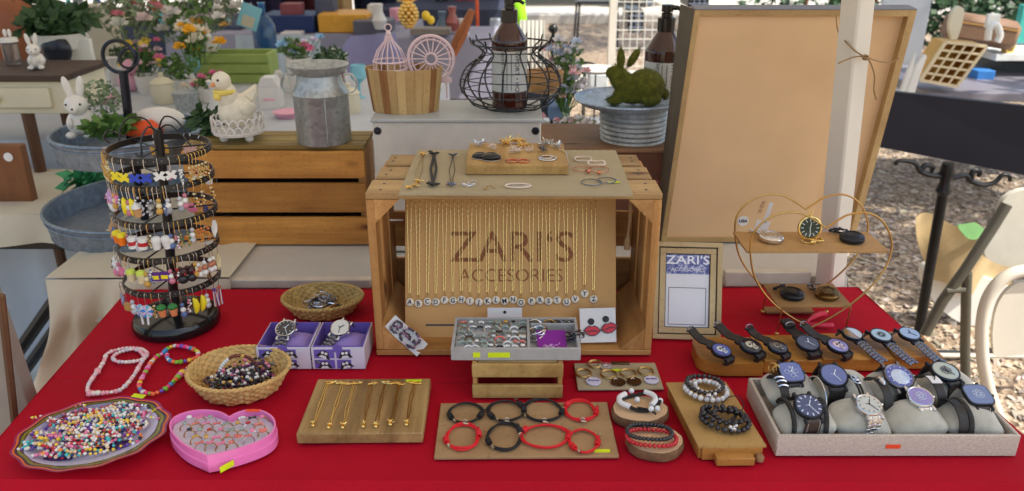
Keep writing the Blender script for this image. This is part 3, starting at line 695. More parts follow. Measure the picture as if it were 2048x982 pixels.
    def links(pts, name='link_band'):
        m = MB(); n = int(sum((pts[i+1]-pts[i]).length for i in range(len(pts)-1))/.0062)
        for k in range(n):
            u = (k+.5)/n*(len(pts)-1); i = min(int(u), len(pts)-2); p = pts[i].lerp(pts[i+1], u-i); d = (pts[i+1]-pts[i]).normalized()
            rot = Matrix((Vector((1,0,0)), d, Vector((1,0,0)).cross(d))).transposed().to_4x4()
            for x, w_, off in ((-.36, .28, .0008), (0, .42, -.0008), (.36, .28, .0008)): m.box(p+rot.to_3x3() @ Vector((x*r*1.1,0,0))+d*off, (r*w_*1.14, .0052, .0026), .0006, rot)
        m.build(name, bandm, t_)
    if mode == 'pillow':
        f_ = [Vector((0, -(r*.95+.0095*math.sin(a)), .002-.044*(1-math.cos(a)))) for a in [R(k) for k in range(0, 105, 12)]]
        b_ = [Vector((0, -p.y, p.z)) for p in f_]
        if link: links(f_); links(b_)
        else:
            for q in (f_, b_): m = MB(); m.ribbon(q, wv, .0026); m.build('strap', bandm, t_)
            if stitch:
                m = MB(); 
                for s in (-1, 1):
                    for i in range(1, len(f_)-1):
                        for u in (.2, .7): p = f_[i].lerp(f_[i+1], u); m.box(p+Vector((s*r*.42, -.0009, .0012)), (.0006,.0016,.0012))
                m.build('stitching', white, t_)
    elif mode == 'flat':     # far strap lies stretched out, near strap tucked under
        q = [Vector((0, r*.95, .002)), Vector((0, r+.008, .003)), Vector((0, r+.02, -.0015)), Vector((0, r+.034, -.001)), Vector((0, r+.046, .003)), Vector((0, r+L_, .004)), Vector((0, r+L_+.006, .000))]
        if link: links(q[:4])
        else: m = MB(); m.ribbon(q, wv, .0026, [1,1,.95,.9,.88,.85,.8]); m.build('strap', bandm, t_)
        m = MB(); m.torus((0, r+L_+.004, .004), r*.46, .0009, 14, 5, Matrix.Rotation(.5, 3, 'X'), .55); m.build('buckle', steel, t_)
        m = MB(); m.ribbon([Vector((0,-r*.95,.0016)), Vector((0,-r*1.28,.0005)), Vector((0,-r*1.30,-.006)), Vector((0,-r*.9,-.0085))], wv, .0028); m.build('strap', bandm, t_)
    elif mode == 'band':     # metal band running towards the camera, far end tucked
        n_ = 7; q = [Vector((0, -r*.95-.009*i, .002+(-.0012*i if i < 5 else -.005))) for i in range(n_)]
        links(q); links([Vector((0, r*.95, .001)), Vector((0, r*1.4, -.006)), Vector((0, r*1.3, -.012))])
    return t_
# bench row
bt = .775
bz = thing('display_bench', 'row of honey-coloured wooden blocks carrying eight watches behind the grey tray', 'display stand', TR(T(1400, 740, TS)))
org = T(1400, 740, TS)
segs = [(1400, 1525), (1527, 1643), (1645, 1789), (1791, 1888)]
for i, (a, b_) in enumerate(segs):
    yf = (752, 748, 746, 744)[i]; A, B = T(a, yf, TS)-org, T(b_, yf, TS)-org; dp = .088; m = MB(); yy = A.y
    if i == 0:
        pl_ = [(B.x, yy), (B.x, yy+dp)] + [(A.x+.020-.020*math.sin(t), yy+dp-.020+.020*math.cos(t)) for t in [PI/2*k/6 for k in range(7)]] + [(A.x+.045-.045*math.cos(t), yy+.030-.030*math.sin(t)) for t in [PI/2*k/6 for k in range(7)]]
        m.prism(pl_, 0, bt-TS)
    else: m.box(((A.x+B.x)/2, yy+dp/2+.003*i, (bt-TS)/2), (B.x-A.x, dp, bt-TS), .0012)
    m.build('wooden_block', benchX, bz)
m = MB(); p = T(1511, 739, TS+.012)-org; m.box((p.x, A.y-.0085+.004, .014), (.004, .004, .006)); m.build('screw_hole', ink, bz)
WZ = bt+.009
def onbench(px, py, rz, tilt=12): 
    return Matrix.Translation(T(px, py, WZ+.006)) @ Matrix.Rotation(R(rz), 4, 'Z') @ Matrix.Rotation(R(tilt), 4, 'X')
watch('skull watch with a blue and black dial at the left end of the watch row', onbench(1441, 706, 38), .0175, gunmetal, C(70,70,150), leather, 'flat', motif='skullblue', hands=False, L_=.045)
watch('black watch with a raised silver skull, second in the row', onbench(1500, 697, 40), .0195, gunmetal, DARKD, leather, 'flat', motif='skull', hands=False, L_=.045)
watch('smaller brown-black watch with a faint grey skull, third in the row', onbench(1554, 699, 36), .0172, gunmetal, C(40,26,24), leather, 'flat', motif='skulldark', hands=False, L_=.04)
watch('black watch with a plain dark blue dial in the middle of the row', onbench(1614, 691, 18), .0205, gunmetal, C(40,70,110), leather, 'flat', motif=None, hands=True, L_=.026)
watch('black watch with a lilac skull dial, right of the plain blue one', onbench(1674, 697, 38), .0190, gunmetal, LILAC, leather, 'flat', motif='skullpink', hands=True, L_=.045)
watch('steel band watch with a half bronze, half pale dial', onbench(1703, 673, 26, 8), .0180, gunmetal, PALE, steel, 'band', motif='half', hands=False)
watch('steel band watch with a pale grey dial in the right part of the row', onbench(1760, 676, 26, 8), .0190, gunmetal, C(170,190,196), steel, 'band', motif='scribble', hands=False)
watch('steel band watch with a pale blue dial at the right end of the row', onbench(1817, 673, 22, 8), .0190, gunmetal, C(160,178,206), steel, 'band', hands=True)
# grey tray with cushions
fl, fr_, bl_, = T(1552, 916, TS), T(2028, 909, TS), T(1487, 768, TS+.030)
fl = Vector((fl.x, (fl.y+fr_.y)/2, TS)); tw, td, thh = fr_.x-fl.x, .150, .034
linen = pm('speckled linen', C(196,184,170), .85, 0, .22, 500, .5, 900, .0006)
wt = thing('watch_tray', 'large grey linen tray holding eight cushioned watches at the right front', 'tray', TR(fl))
m = MB(); e = .005
m.box((tw/2, e/2, thh/2), (tw, e, thh), .001); m.box((tw/2, td-e/2, thh/2), (tw, e, thh), .001)
for s in (e/2, tw-e/2): m.box((s, td/2, thh/2), (e, td-2*e, thh), .001)
m.box((tw/2, td/2, .002), (tw-2*e, td-2*e, .003)); m.build('tray_shell', linen, wt)
m = MB(); p = T(1787, 895, TS+.016)-fl; m.box((p.x, -.0006, .0165), (.020, .0012, .0065), .0003); m.build('sticker', neonr, wt)
def pillow_mesh(w_, d_, h_):
    m = MB()
    def sp(v, e_): return (1 if v > 0 else -1)*abs(v)**e_
    def fn(u, v):
        a = 2*PI*u; b_ = -PI/2+PI*v; cb = abs(math.cos(b_))**.6
        x = w_/2*sp(math.cos(a), .55)*cb; y = d_/2*sp(math.sin(a), .75)*cb; z = h_/2*sp(math.sin(b_), .9)
        k = abs(x)/(w_/2); z *= 1-.72*k**2.4; y *= 1+.22*k**4; x *= 1+.10*(abs(y)/(d_/2))**3; n_ = nz(Vector((x*60, y*60, z*60+w_*90)))
        return Vector((x, y, z+n_*.0016))
    m.grid(fn, 40, 20, True); return m.mesh('pillow', velvet2, 80)
pmesh = pillow_mesh(.081, .058, .052)
faces = {}
rows = [[(1583,747), (1668,755), (1795,757), (1890,748)], [(1616,815), (1735,813), (1840,796), (1953,793)]]
names = [['left of the back row', 'second in the back row', 'third in the back row', 'right of the back row'], ['left of the front row', 'second in the front row', 'third in the front row', 'right of the front row']]
TILT = 22
for r_ in range(2):
    for c_ in range(4):
        xx = fl.x+e+.006+(tw-.02)*(c_+.5)/4; yy = fl.y+(.108 if r_ == 0 else .042); z_ = TS+.030+(.009 if r_ == 0 else 0)
        o = inst(pmesh, 'cushion'); o.matrix_world = TR((xx, yy, z_), R((4,-3,5,-4)[c_]), R(10), R((3,-5,6,-4)[(c_+r_) % 4]))
        tag(o, 'grey velvet cushion '+names[r_][c_]+' of the watch tray', 'cushion', 'velvet cushions in the watch tray')
def onpil(px, py, rz, row, tilt=TILT, roll=0):
    z_ = TS+(.067 if row == 0 else .058); return Matrix.Translation(T(px, py, z_)) @ Matrix.Rotation(R(rz), 4, 'Z') @ Matrix.Rotation(R(roll), 4, 'Y') @ Matrix.Rotation(R(tilt), 4, 'X')
watch('square blue chronograph on the left cushion of the back row', onpil(1580, 749, 6, 0), .0205, gunmetal, C(88,110,176), leather, 'pillow', 'square', 'chrono', stitch=True)
watch('plain round blue watch on the second cushion of the back row', onpil(1665, 755, 4, 0), .0225, gunmetal, C(84,104,168), leather, 'pillow', hands=True)
watch('large round watch with a blue rim and pale centre, third in the back row', onpil(1795, 757, 10, 0), .0235, steel, C(70,84,170), leather, 'pillow', motif='inner', marks='thin')
watch('pale oval-looking leather watch at the right of the back row', onpil(1888, 748, 18, 0, 12), .0225, gunmetal, C(176,190,186), leather, 'pillow', motif='scribble')
watch('dark blue watch with bold white numerals at the left of the front row', onpil(1615, 817, 8, 1), .0220, gunmetal, C(44,66,116), brownleather, 'pillow', marks='bold', stitch=True)
watch('all silver watch with a pale dial, second in the front row', onpil(1735, 815, 10, 1, 16), .0200, silver, C(190,196,196), silver, 'pillow', marks='thin', link=True)
watch('silver link watch with a lilac dial, third in the front row', onpil(1838, 799, 8, 1, 16), .0200, silver, C(136,130,196), silver, 'pillow', 'round', 'scribble', link=True, hands=False)
watch('square blue watch on a brown stitched strap at the right of the front row', onpil(1953, 795, 2, 1, 16), .0215, gunmetal, C(96,124,178), brownleather, 'pillow', 'square', 'scribble', stitch=True, hands=False)
# bracelets draped over the cushions
def arcp(p, rad=.029, a0=-95, a1=60, n=20, tiltx=0, depth=.8):
    return [Vector((p[0]+tiltx*math.sin(R(a0+(a1-a0)*k/n)), p[1]+math.sin(R(a0+(a1-a0)*k/n))*rad, p[2]-rad*depth+math.cos(R(a0+(a1-a0)*k/n))*rad)) for k in range(n+1)]
def drape(label, px, py, row, kind, tilt=0):
    z_ = TS+(.064 if row == 0 else .055); p = T(px, py, z_)
    if row: p.y = max(p.y, fl.y+.040)
    pts = arcp((p.x, p.y, p.z), tiltx=tilt); m = MB()
    if kind == 'beads':
        pts = arcp((p.x, p.y, p.z), n=24, tiltx=tilt); [m.sphere(q, .0036, 9, 6) for q in pts]; mt = blackp
    elif kind == 'braid':
        for ph in (0, 2*PI/3, 4*PI/3): m.tube([q+Vector((math.cos(i*1.1+ph)*.0024, 0, abs(math.sin(i*1.1+ph))*.0016)) for i, q in enumerate(arcp((p.x, p.y, p.z), n=44, tiltx=tilt))], .0018, 6)
        mt = leather
    elif kind == 'cord': [m.tube([q+Vector((s*.0022, 0, 0)) for q in pts], .0016, 6) for s in (-1, 1)]; mt = blackc
    elif kind == 'thin': m.tube(pts, .0012, 6); mt = silver
    else: m.ribbon(pts, (.012, 0, 0), .0024); mt = leather
    t_ = solo(m, 'bracelet', mt, label, 'bracelet'); return t_, pts
drape('black bead bracelet running down beside the left front cushion', 1590, 842, 1, 'beads', -.004)
t1, q1 = drape('black leather bracelet with silver sleeve left of the square blue watch', 1557, 764, 0, 'strap', -.004)
m = MB(); [m.torus(q1[k]+Vector((0,0,.0005)), .0066, .0016, 14, 5, Matrix.Rotation(PI/2, 3, 'X'), .5) for k in (8, 10, 12)]; m.build('silver_sleeve', silver, t1)
m = MB(); rr = random.Random(2); p = T(1549, 738, TS+.072)
for k in range(10): m.torus((rr.uniform(-.003,.003), rr.uniform(-.003,.003), rr.uniform(-.003,.003)), rr.uniform(.006,.009), .0007, 14, 5, Matrix.Rotation(rr.uniform(0,3), 3, 'X') @ Matrix.Rotation(rr.uniform(0,3), 3, 'Y'))
solo(m, 'knot_charm', brass, 'tangled bronze wire knot on top of the leather bracelet in the back left corner', 'charm', TR(p))
drape('thin silver chain bracelet left of the plain round blue watch', 1637, 765, 0, 'thin', -.004)
t2, q2 = drape('black cord bracelet with a silver infinity knot right of the plain blue watch', 1706, 765, 0, 'cord', -.006)
m = MB(); [m.torus(q2[11]+Vector((0, s*.004, .003)), .0052, .001, 14, 5, None, 1.2) for s in (-1, 1)]; m.build('silver_knot', silver, t2)
t3, q3 = drape('black leather bracelet with a silver bar left of the large blue and pale watch', 1757, 768, 0, 'strap', -.006)
m = MB(); m.tube([q3[k]+Vector((0,0,.003)) for k in range(9, 15)], [.001,.0034,.004,.004,.0034,.001], 8); m.build('silver_bar', silver, t3)
t4, q4 = drape('black bracelet with a white printed tag left of the pale leather watch', 1862, 763, 0, 'strap', -.006)
m = MB(); m.ribbon([q+Vector((0,0,.0018)) for q in q4[9:14]], (.015,0,0), .001); m.build('white_tag', paper, t4)
m = MB(); text(m, '7', .009, .0002, Matrix.Translation(q4[11]+Vector((0,0,.0034))) @ Matrix.Rotation(R(30), 4, 'X'), bold=.0003); m.build('tag_print', ink, t4)
drape('braided leather bracelet right of the dark blue watch in the front row', 1659, 835, 1, 'braid', .002)
drape('black leather bracelet left of the square brown-strapped watch', 1908, 812, 1, 'strap', -.003)
drape('braided bracelet between the black strap and the square brown-strapped watch', 1926, 815, 1, 'braid', -.003)
# gift boxes
pp_ = {}
t_, a, wd = gift('purple-lined gift box of a dark faced watch, left of the two', 517, 623, 0, pp_)
watch('dark faced watch with a heavy silver bezel in the left gift box', Matrix.Translation(a+Vector((wd*.44, .048, .046))) @ Matrix.Rotation(R(-8), 4, 'Z') @ Matrix.Rotation(R(24), 4, 'X'), .0185, silver, DARKD, steel, 'band', marks='thin')
t_, a, wd = gift('purple-lined gift box of a pale faced watch, right of the two', 626, 731, 1, pp_)
watch('pale faced watch with a silver case in the right gift box', Matrix.Translation(a+Vector((wd*.46, .050, .046))) @ Matrix.Rotation(R(-35), 4, 'Z') @ Matrix.Rotation(R(24), 4, 'X') @ Matrix.Rotation(R(12), 4, 'Y'), .0175, silver, C(206,208,206), steel, 'band')
# ---------------------------------------------------------------- earring carousel
bp = T(355, 646, TS); yb = bp.y
car = thing('earring_carousel', 'tall black rotating earring stand with five perforated rings', 'earring stand', TR(bp))
m = MB(); br = 83*mpp(bp); m.lathe([(0,.001),(br*.98,.001),(br,.005),(br,.014),(br*.93,.022),(br*.55,.026),(br*.2,.028),(.012,.034),(.009,.04),(0,.04)], 48); m.build('base', blackp, car)
rings = []
for cx_, cyp, rx in ((318, 297, 99), (327, 350, 97), (333, 419, 97), (338, 486, 96), (345, 552, 92)):
    p = D(cx_, cyp, yb); rings.append((p, rx*mpp(p)))
topp = D(316, 262, yb)
m = MB(); m.tube([(0,0,.03), rings[2][0]-bp, topp-bp+Vector((0,0,.004))], [.0085,.0082,.0078], 12); m.build('column', blackm, car)
def rot_ring(i, a, dr=0, dz=0):
    p, r = rings[i]; return p+Vector((math.cos(a)*(r+dr), math.sin(a)*(r+dr), dz))
for i, (p, r) in enumerate(rings):
    m = MB(); n = 56; c = p-bp
    # flat tilted collar
    vs = []; fs = []
    for (rr_, z) in ((r, -.0055), (r-.0012, .0055), (r-.003, .0055), (r-.0018, -.0055)):
        vs += [Vector((math.cos(2*PI*k/n)*rr_, math.sin(2*PI*k/n)*rr_, z))+c for k in range(n)]
    for j in range(4):
        for k in range(n): fs.append((j*n+k, j*n+(k+1) % n, ((j+1) % 4)*n+(k+1) % n, ((j+1) % 4)*n+k))
    m.add(vs, fs)
    for a in (R(20), R(140), R(262)): m.cyl(c+Vector((math.cos(a)*.007, math.sin(a)*.007, 0)), c+Vector((math.cos(a)*r*.98, math.sin(a)*r*.98, 0)), .0016, n=6)
    m.build('ring', blackm, car)
    m = MB()
    for k in range(44):
        a = 2*PI*k/44; q = c+Vector((math.cos(a)*(r+.0002), math.sin(a)*(r+.0002), 0)); m.cyl(q-Vector((math.cos(a), math.sin(a), 0))*.0006, q+Vector((math.cos(a), math.sin(a), 0))*.0003, .0012, n=5)
    m.build('ring_holes', pm('pale hole', C(120,116,110), .5, 0, 0) if i == 0 else holem, car); holem = m and car.children[-1].data.materials[0]
m = MB(); tl = topp-bp
for s, pts in ((1, [(0,-.01,.00),(-.012,-.01,.022),(-.035,-.012,.026),(-.052,-.016,.012),(-.058,-.02,-.012)]), (1, [(0,0,.0),(.014,0,.024),(.034,0,.018),(.052,0,-.012)]), (1, [(0,-.004,0),(-.006,-.02,.012),(-.016,-.03,-.006),(-.018,-.034,-.03),(-.024,-.034,-.034),(-.028,-.034,-.028)]), (1, [(.004,0,.004),(.028,-.01,.012),(.06,-.018,-.022)]), (1, [(-.052,-.01,-.008),(-.075,-.012,.004),(-.086,-.012,-.008),(-.078,-.012,-.018)])):
    P_ = [tl+Vector(q) for q in pts]; sm_ = []
    for i in range(len(P_)-1):
        for u in (0, .33, .66):
            a0, a1, a2, a3 = P_[max(i-1,0)], P_[i], P_[i+1], P_[min(i+2,len(P_)-1)]
            sm_.append(.5*((2*a1)+(a2-a0)*u+(2*a0-5*a1+4*a2-a3)*u*u+(3*a1-a0-3*a2+a3)*u**3))
    m.tube(sm_+[P_[-1]], .0015, 6)
m.build('wire_hooks', blackm, car)
# earrings: each hangs by its own wire hook
def charm(mb, kind, cols, s):
    c1 = cols[0]; c2 = cols[1 % len(cols)]; c3 = cols[2 % len(cols)]; mb.col = c1[:3]
    RX = Matrix.Rotation(PI/2, 3, 'X')
    if kind == 'butterfly':
        mb.prism([(0,-.004),(-.006,-.0075),(-.008,-.002),(-.004,0),(-.0085,.005),(-.003,.0065),(0,.002),(.003,.0065),(.0085,.005),(.004,0),(.008,-.002),(.006,-.0075)], -.001, .001, RX, (0,0,-.008))
    elif kind == 'cup':
        mb.lathe([(0,-.018),(.0052,-.018),(.0066,-.006),(.0070,-.005)], 14); mb.col = c2[:3]; mb.lathe([(.0070,-.005),(.0066,-.0005),(.004,.0015),(0,.002)], 14)
    elif kind == 'drum':
        mb.lathe([(0,-.017),(.0070,-.017),(.0070,-.012)], 16); mb.col = c2[:3]; mb.lathe([(.0072,-.012),(.0072,-.006)], 16); mb.col = c3[:3]; mb.lathe([(.0070,-.006),(.0070,0),(0,.0005)], 16)
    elif kind == 'heart':
        mb.prism([(0,-.009),(-.008,-.001),(-.008,.003),(-.005,.0055),(-.002,.0048),(0,.0025),(.002,.0048),(.005,.0055),(.008,.003),(.008,-.001)], -.0018, .0018, RX, (0,0,-.007))
    elif kind == 'banana':
        mb.tube([(-.001,0,0),(.001,0,-.004),(.0016,0,-.013),(0,0,-.023),(-.002,0,-.027)], [.0012,.0038,.0052,.0038,.001], 8)
    elif kind == 'pot':
        mb.lathe([(0,-.020),(.0046,-.020),(.0066,-.010),(.0066,-.008)], 14); mb.col = c2[:3]
        for a in range(6): mb.sphere((math.cos(a)*.0035, math.sin(a)*.003, -.005), .0042, 7, 5)
        mb.sphere((0,0,-.003), .004, 7, 5)
    elif kind == 'lolly':
        mb.col = (.85,.85,.85); mb.cyl((0,0,-.034), (0,0,-.018), .0017, n=6)
        for k in range(12):
            a = 2*PI*k/12; mb.col = cols[k % len(cols)][:3]; mb.prism([(0,0),(math.cos(a)*.0105, math.sin(a)*.0105),(math.cos(a+.53)*.0105, math.sin(a+.53)*.0105)], -.0022, .0022, RX, (0,0,-.011))
    elif kind == 'tassel':
        mb.sphere((0,0,-.002), .0032, 8, 5)
        for k in range(9): mb.col = cols[k % len(cols)][:3]; a = k*.7; mb.cyl((math.cos(a)*.0014, math.sin(a)*.0014, -.003), (math.cos(a)*.0042, math.sin(a)*.0034, -.030), .0011, n=4)
    elif kind == 'bear':
        mb.sphere((0,0,-.006), .0070, 10, 7); [mb.sphere((q*.005,0,.0005), .0030, 8, 5) for q in (-1,1)]; mb.col = c2[:3]; mb.sphere((0,0,-.018), .0082, 10, 7, (1,.7,.9)); mb.col = (.02,.02,.02); [mb.sphere((q*.0025,-.0064,-.005), .0009, 6, 4) for q in (-1,1)]; mb.col = c3[:3]; mb.sphere((0,-.0066,-.008), .0018, 6, 4)
    elif kind == 'cluster':
        rr = random.Random(int(cols[0][0]*999)+3)
        for k in range(11): mb.col = cols[k % len(cols)][:3]; mb.sphere((rr.uniform(-.003,.003), rr.uniform(-.003,.003), -.003-.0021*k), rr.uniform(.0011,.0022), 6, 4)
    elif kind == 'plate':
        mb.prism([(-.008,-.012),(.008,-.012),(.008,.0),(.005,.002),(-.005,.002),(-.008,0)], -.0012, .0012, RX, (0,0,-.004)); mb.col = c2[:3]; mb.prism([(-.005,-.009),(.005,-.009),(.005,-.003),(-.005,-.003)], .0013, .0018, RX, (0,0,-.004))
    elif kind == 'star':
        mb.prism([((.009 if k % 2 == 0 else .004)*math.cos(PI/2+PI*k/5), (.009 if k % 2 == 0 else .004)*math.sin(PI/2+PI*k/5)) for k in range(10)], -.001, .001, RX, (0,0,-.009))
    elif kind == 'leaf':
        mb.grid(lambda u, v: Vector(((u-.5)*.013*math.sin(PI*min(v+.08,1))**.7, .003*math.sin(u*PI), -.028*v)), 5, 9)
    elif kind == 'ballchain':
        for k in range(3): mb.col = cols[k % len(cols)][:3]; mb.sphere((0,0,-.004-.008*k), (.0034,.0044,.0052)[k], 9, 6)
Y_, G_, BL, WH, PK, LV, OR, RD, CR, GR, BK, TN = C(240,220,40), C(206,160,70), C(40,70,190), C(228,228,224), C(240,130,170), C(206,160,206), C(250,130,30), C(190,30,40), C(226,214,170), C(50,130,60), (.02,.02,.025), C(196,150,100)
earr = [ # ring, px x positions, kind, colours, label, metal, drop
 (0,(268,288),'butterfly',[Y_],'yellow butterfly',.004),(0,(310,330),'butterfly',[BL],'deep blue bow',.004),(0,(352,370),'butterfly',[WH],'white butterfly',.002),
 (0,(224,231,240),'cluster',[G_,CR],'gold bead cluster at the left of the top ring',.001),(0,(396,404,411),'cluster',[G_,CR],'gold bead cluster at the right of the top ring',.001),(0,(250,),'cluster',[G_],'gold bead string beside the yellow butterfly',.002),
 (1,(286,301),'banana',[Y_,OR],'slim yellow drop',.002),(1,(268,),'heart',[PK],'pink heart',-.001),(1,(322,336),'cluster',[C(190,190,196)],'silver string',.002),(1,(366,384),'ballchain',[C(196,196,200),WH,C(150,150,156)],'silver and white snowman ball',.002),
 (1,(240,252),'bear',[LV,WH,PK],'lilac and white bear',.006),(1,(404,414,422),'cluster',[G_,CR,BK],'gold and brown cluster at the right of the second ring',.000),(1,(345,),'star',[BK],'black star',.012),
 (2,(266,279),'cup',[OR,Y_],'orange and yellow cup',.004),(2,(303,324),'drum',[WH,RD,WH],'red and white striped drum',.006),(2,(348,363),'cup',[WH,WH],'white bucket',.006),(2,(386,397),'cluster',[G_,GR,G_],'gold and green cluster',.002),(2,(410,),'cluster',[C(214,120,60),G_],'copper cluster',.001),(2,(243,),'bear',[TN,TN,WH],'tan teddy bear',.003),(2,(428,),'leaf',[WH],'white leaf',.001),
 (3,(276,),'heart',[PK],'pink heart on the fourth ring',.004),(3,(299,320),'cup',[CR,C(206,226,90)],'cream cupcake with green icing',.004),(3,(347,363),'plate',[C(90,40,130),Y_],'purple and yellow patterned plate',.003),(3,(392,402),'bear',[C(60,30,30),BK,RD],'dark brown doll',.004),(3,(412,420),'ballchain',[WH,C(190,120,90),WH],'white and rose ball',.001),(3,(246,256),'bear',[WH,PK,BK],'white cat',.003),(3,(433,),'leaf',[CR],'cream leaf',.003),(3,(380,),'cluster',[RD,BK],'red and black string',.002),
 (4,(316,330),'lolly',[C(60,140,220),WH,C(120,200,230),C(240,200,220)],'blue swirl lollipop',.004),(4,(356,375),'pot',[C(224,140,90),GR],'cactus in a terracotta pot',.003),(4,(408,419),'banana',[Y_],'ripe yellow banana',.001),(4,(286,),'plate',[TN,G_],'tan printed card tag',.006),(4,(262,271),'heart',[C(150,160,190)],'grey-blue heart',.004),(4,(432,),'tassel',[C(90,60,140),WH,C(200,120,90)],'purple and white tassel on the fifth ring',.000),
 (1,(310,),'cup',[TN,WH],'tan and white cup',.012),(2,(256,),'cluster',[C(60,120,200),WH],'blue and white string',.002),(0,(384,),'cluster',[WH],'white pearl string',.002),
]
earr += [(0,(b_,),'cluster',[G_,CR],'gold bead cluster at the left of the top ring',.001) for b_ in (220,235,245)]+[(0,(b_,),'cluster',[G_,CR],'gold bead cluster at the right of the top ring',.001) for b_ in (400,408,414)]
earr += [(2,(415,420),'cluster',[C(214,120,60),G_],'copper cluster',.001),(3,(426,429),'ballchain',[WH,C(190,120,90),WH],'white and rose ball',.001),(4,(436,),'tassel',[C(200,90,60),WH,C(90,60,140)],'orange and white tassel on the fifth ring',.002)]
for i_, xs_ in ((1,(262,274,296,312,352,362,392)),(2,(258,294,314,336,372,380,404)),(3,(268,290,330,338,372,386,408)),(4,(300,342,390,400,424))):
    for q_, x_ in enumerate(xs_): earr.append((i_, (x_,), 'cluster' if q_ % 2 else 'ballchain', ([C(190,190,196),WH],[G_,CR],[C(90,110,160),WH],[C(200,120,140),WH])[(q_+i_) % 4], ('small silver and white','small gold','small blue and white','small rose and white')[(q_+i_) % 4]+' string on the '+('','second','third','fourth','fifth')[i_]+' ring', -.002+.003*(q_ % 3)))
back = [(0,(285,270),'plate',[G_,CR],'gold square seen inside the top ring',.0),(0,(335,350),'butterfly',[C(224,180,170)],'rose butterfly seen inside the top ring',.001),(0,(375,),'plate',[G_,TN],'bronze square seen inside the top ring',.001),(1,(300,),'heart',[PK],'pink heart seen inside the second ring',.004),(1,(355,),'cup',[WH,RD],'white and red cup seen inside the second ring',.003),(1,(390,),'cup',[WH,RD],'white and red cup seen inside the second ring',.003),(2,(290,345),'plate',[PK,BL],'pink plate seen inside the third ring',.003),(2,(380,),'plate',[C(30,40,120),BL],'navy plate seen inside the third ring',.004),(3,(300,340),'heart',[C(240,150,60)],'orange heart seen inside the fourth ring',.004),(3,(385,),'drum',[TN,WH],'tan drum seen inside the fourth ring',.004),(4,(320,),'plate',[C(240,90,60),PK],'coral plate seen inside the bottom ring',.005),(4,(385,),'tassel',[BK,TN],'dark tassel seen inside the bottom ring',.003)]
camx = Vector((0,0,CAMZ))
def hang(i, px, kind, cols, lab, drop, behind=False, grp=None):
    p, r = rings[i]; mp = mpp(p); q = 0
    dx = max(-.995, min(.995, (px-(1024+p.x/mp))*mp/r)); a = math.acos(dx); a = a if behind else -a
    pos = rot_ring(i, a, .003 if not behind else -.003)
    rr = random.Random(int(px*7+i*131)); t_ = thing('earring', lab, 'earring', TR(pos, a+PI/2+rr.uniform(-.3,.3)), grp)
    m = MB(); d = .012+drop
    m.tube([(0,.004,.001),(0,.002,.005),(0,-.001,.0045),(0,-.002,0),(0,-.001,-d)], .0006, 5); m.build('wire_hook', gold if kind == 'cluster' else silver, t_)
    m = MB(); s = 1.1 if kind in ('lolly','banana','pot') else 1.12; m.M = Matrix.Translation((0,-.001,-d)) @ Matrix.Rotation(rr.uniform(-.12,.12), 4, 'Y') @ Matrix.Scale(s, 4); charm(m, kind, cols, 1); m.build('charm', enam, t_)
for i, xs, kind, cols, lb, dp_ in earr:
    for x in xs: hang(i, x, kind, cols, (lb if ' ring' in lb else lb+' on the ring stand').replace(' at the', ' earring at the') if ' at the' in lb else lb+' earring on the ring stand', dp_, False, 'earrings on the ring stand: '+lb)
for i, xs, kind, cols, lb, dp_ in back:
    for x in xs: hang(i, x, kind, cols, lb.replace(' seen', ' earring seen')+' of the stand', dp_, True, 'earrings on the ring stand: '+lb)
# ---------------------------------------------------------------- bead necklaces on the cloth
def resample(P_, step):
    out = [P_[0].copy()]; acc = 0
    for a, b_ in zip(P_, P_[1:]):
        L0 = (b_-a).length; t = step-acc
        while t < L0: out.append(a.lerp(b_, t/L0)); t += step
        acc = (L0-(t-step))
    return out
bmesh_cache = {}
def necklace(label, px_pts, cols, step, r, big=(), jit=.15):
    pts = smooth([T(x, y, TS+r) for x, y in px_pts], 8); P_ = resample(pts, step); rr = random.Random(len(P_))
    t_ = thing('bead_necklace', label, 'necklace', TR(P_[0]))
    m = MB(); m.tube([p-P_[0] for p in P_], .0006, 4); m.build('string', white, t_)
    for i, p in enumerate(P_):
        c = rr.choice(cols); k = (round(c[0],3), round(c[1],3), round(c[2],3), i % 3)
        if k not in bmesh_cache:
            m = MB(); m.col = c[:3]
            if i % 3 == 2: m.box((0,0,0), (r*1.5,r*1.9,r*1.5), r*.4)
            else: m.sphere((0,0,0), r, 10, 7, (1,1,.9 if i % 3 else .75))
            bmesh_cache[k] = m.mesh('bead', bead)
        s = rr.uniform(1-jit, 1+jit)*(1.45 if i in big else 1)
        inst(bmesh_cache[k], 'bead', t_, TR(p-P_[0], rr.uniform(0,3), rr.uniform(-.3,.3), 0, s))
    return P_
past = [C(240,206,206), C(232,226,214), C(240,170,180), C(214,206,214), C(240,190,196)]
necklace('pastel pink and white bead necklace looped on the cloth beside the scalloped tray', [(196,786),(178,786),(176,772),(186,755),(198,738),(208,722),(214,708),(232,700),(258,696),(282,698),(294,706),(290,716),(272,722),(250,724),(232,722),(226,714),(240,704),(270,698),(288,712),(280,730),(268,750),(254,768),(240,780),(224,784),(206,786)], past, .0060, .0036, (0, 1, 2, 14))
rain = [C(240,60,130), C(130,200,50), C(60,150,200), C(250,200,60), C(120,80,190), C(250,120,70), C(240,140,190), C(230,230,225)]
necklace('rainbow bead necklace of chunky bright beads beside the pastel one', [(300,787),(286,784),(278,772),(284,756),(292,742),(300,728),(312,714),(326,706),(334,698),(346,692),(362,692),(380,696),(394,702),(396,712),(386,718),(370,722),(350,724),(336,718),(334,706)], rain, .0066, .0040)
necklace('loose end of the rainbow bead necklace running down to a wide green bead', [(384,728),(376,736),(364,746),(352,758),(342,768),(330,778),(318,784),(304,788)], rain, .0070, .0044, (4, 5, 6))
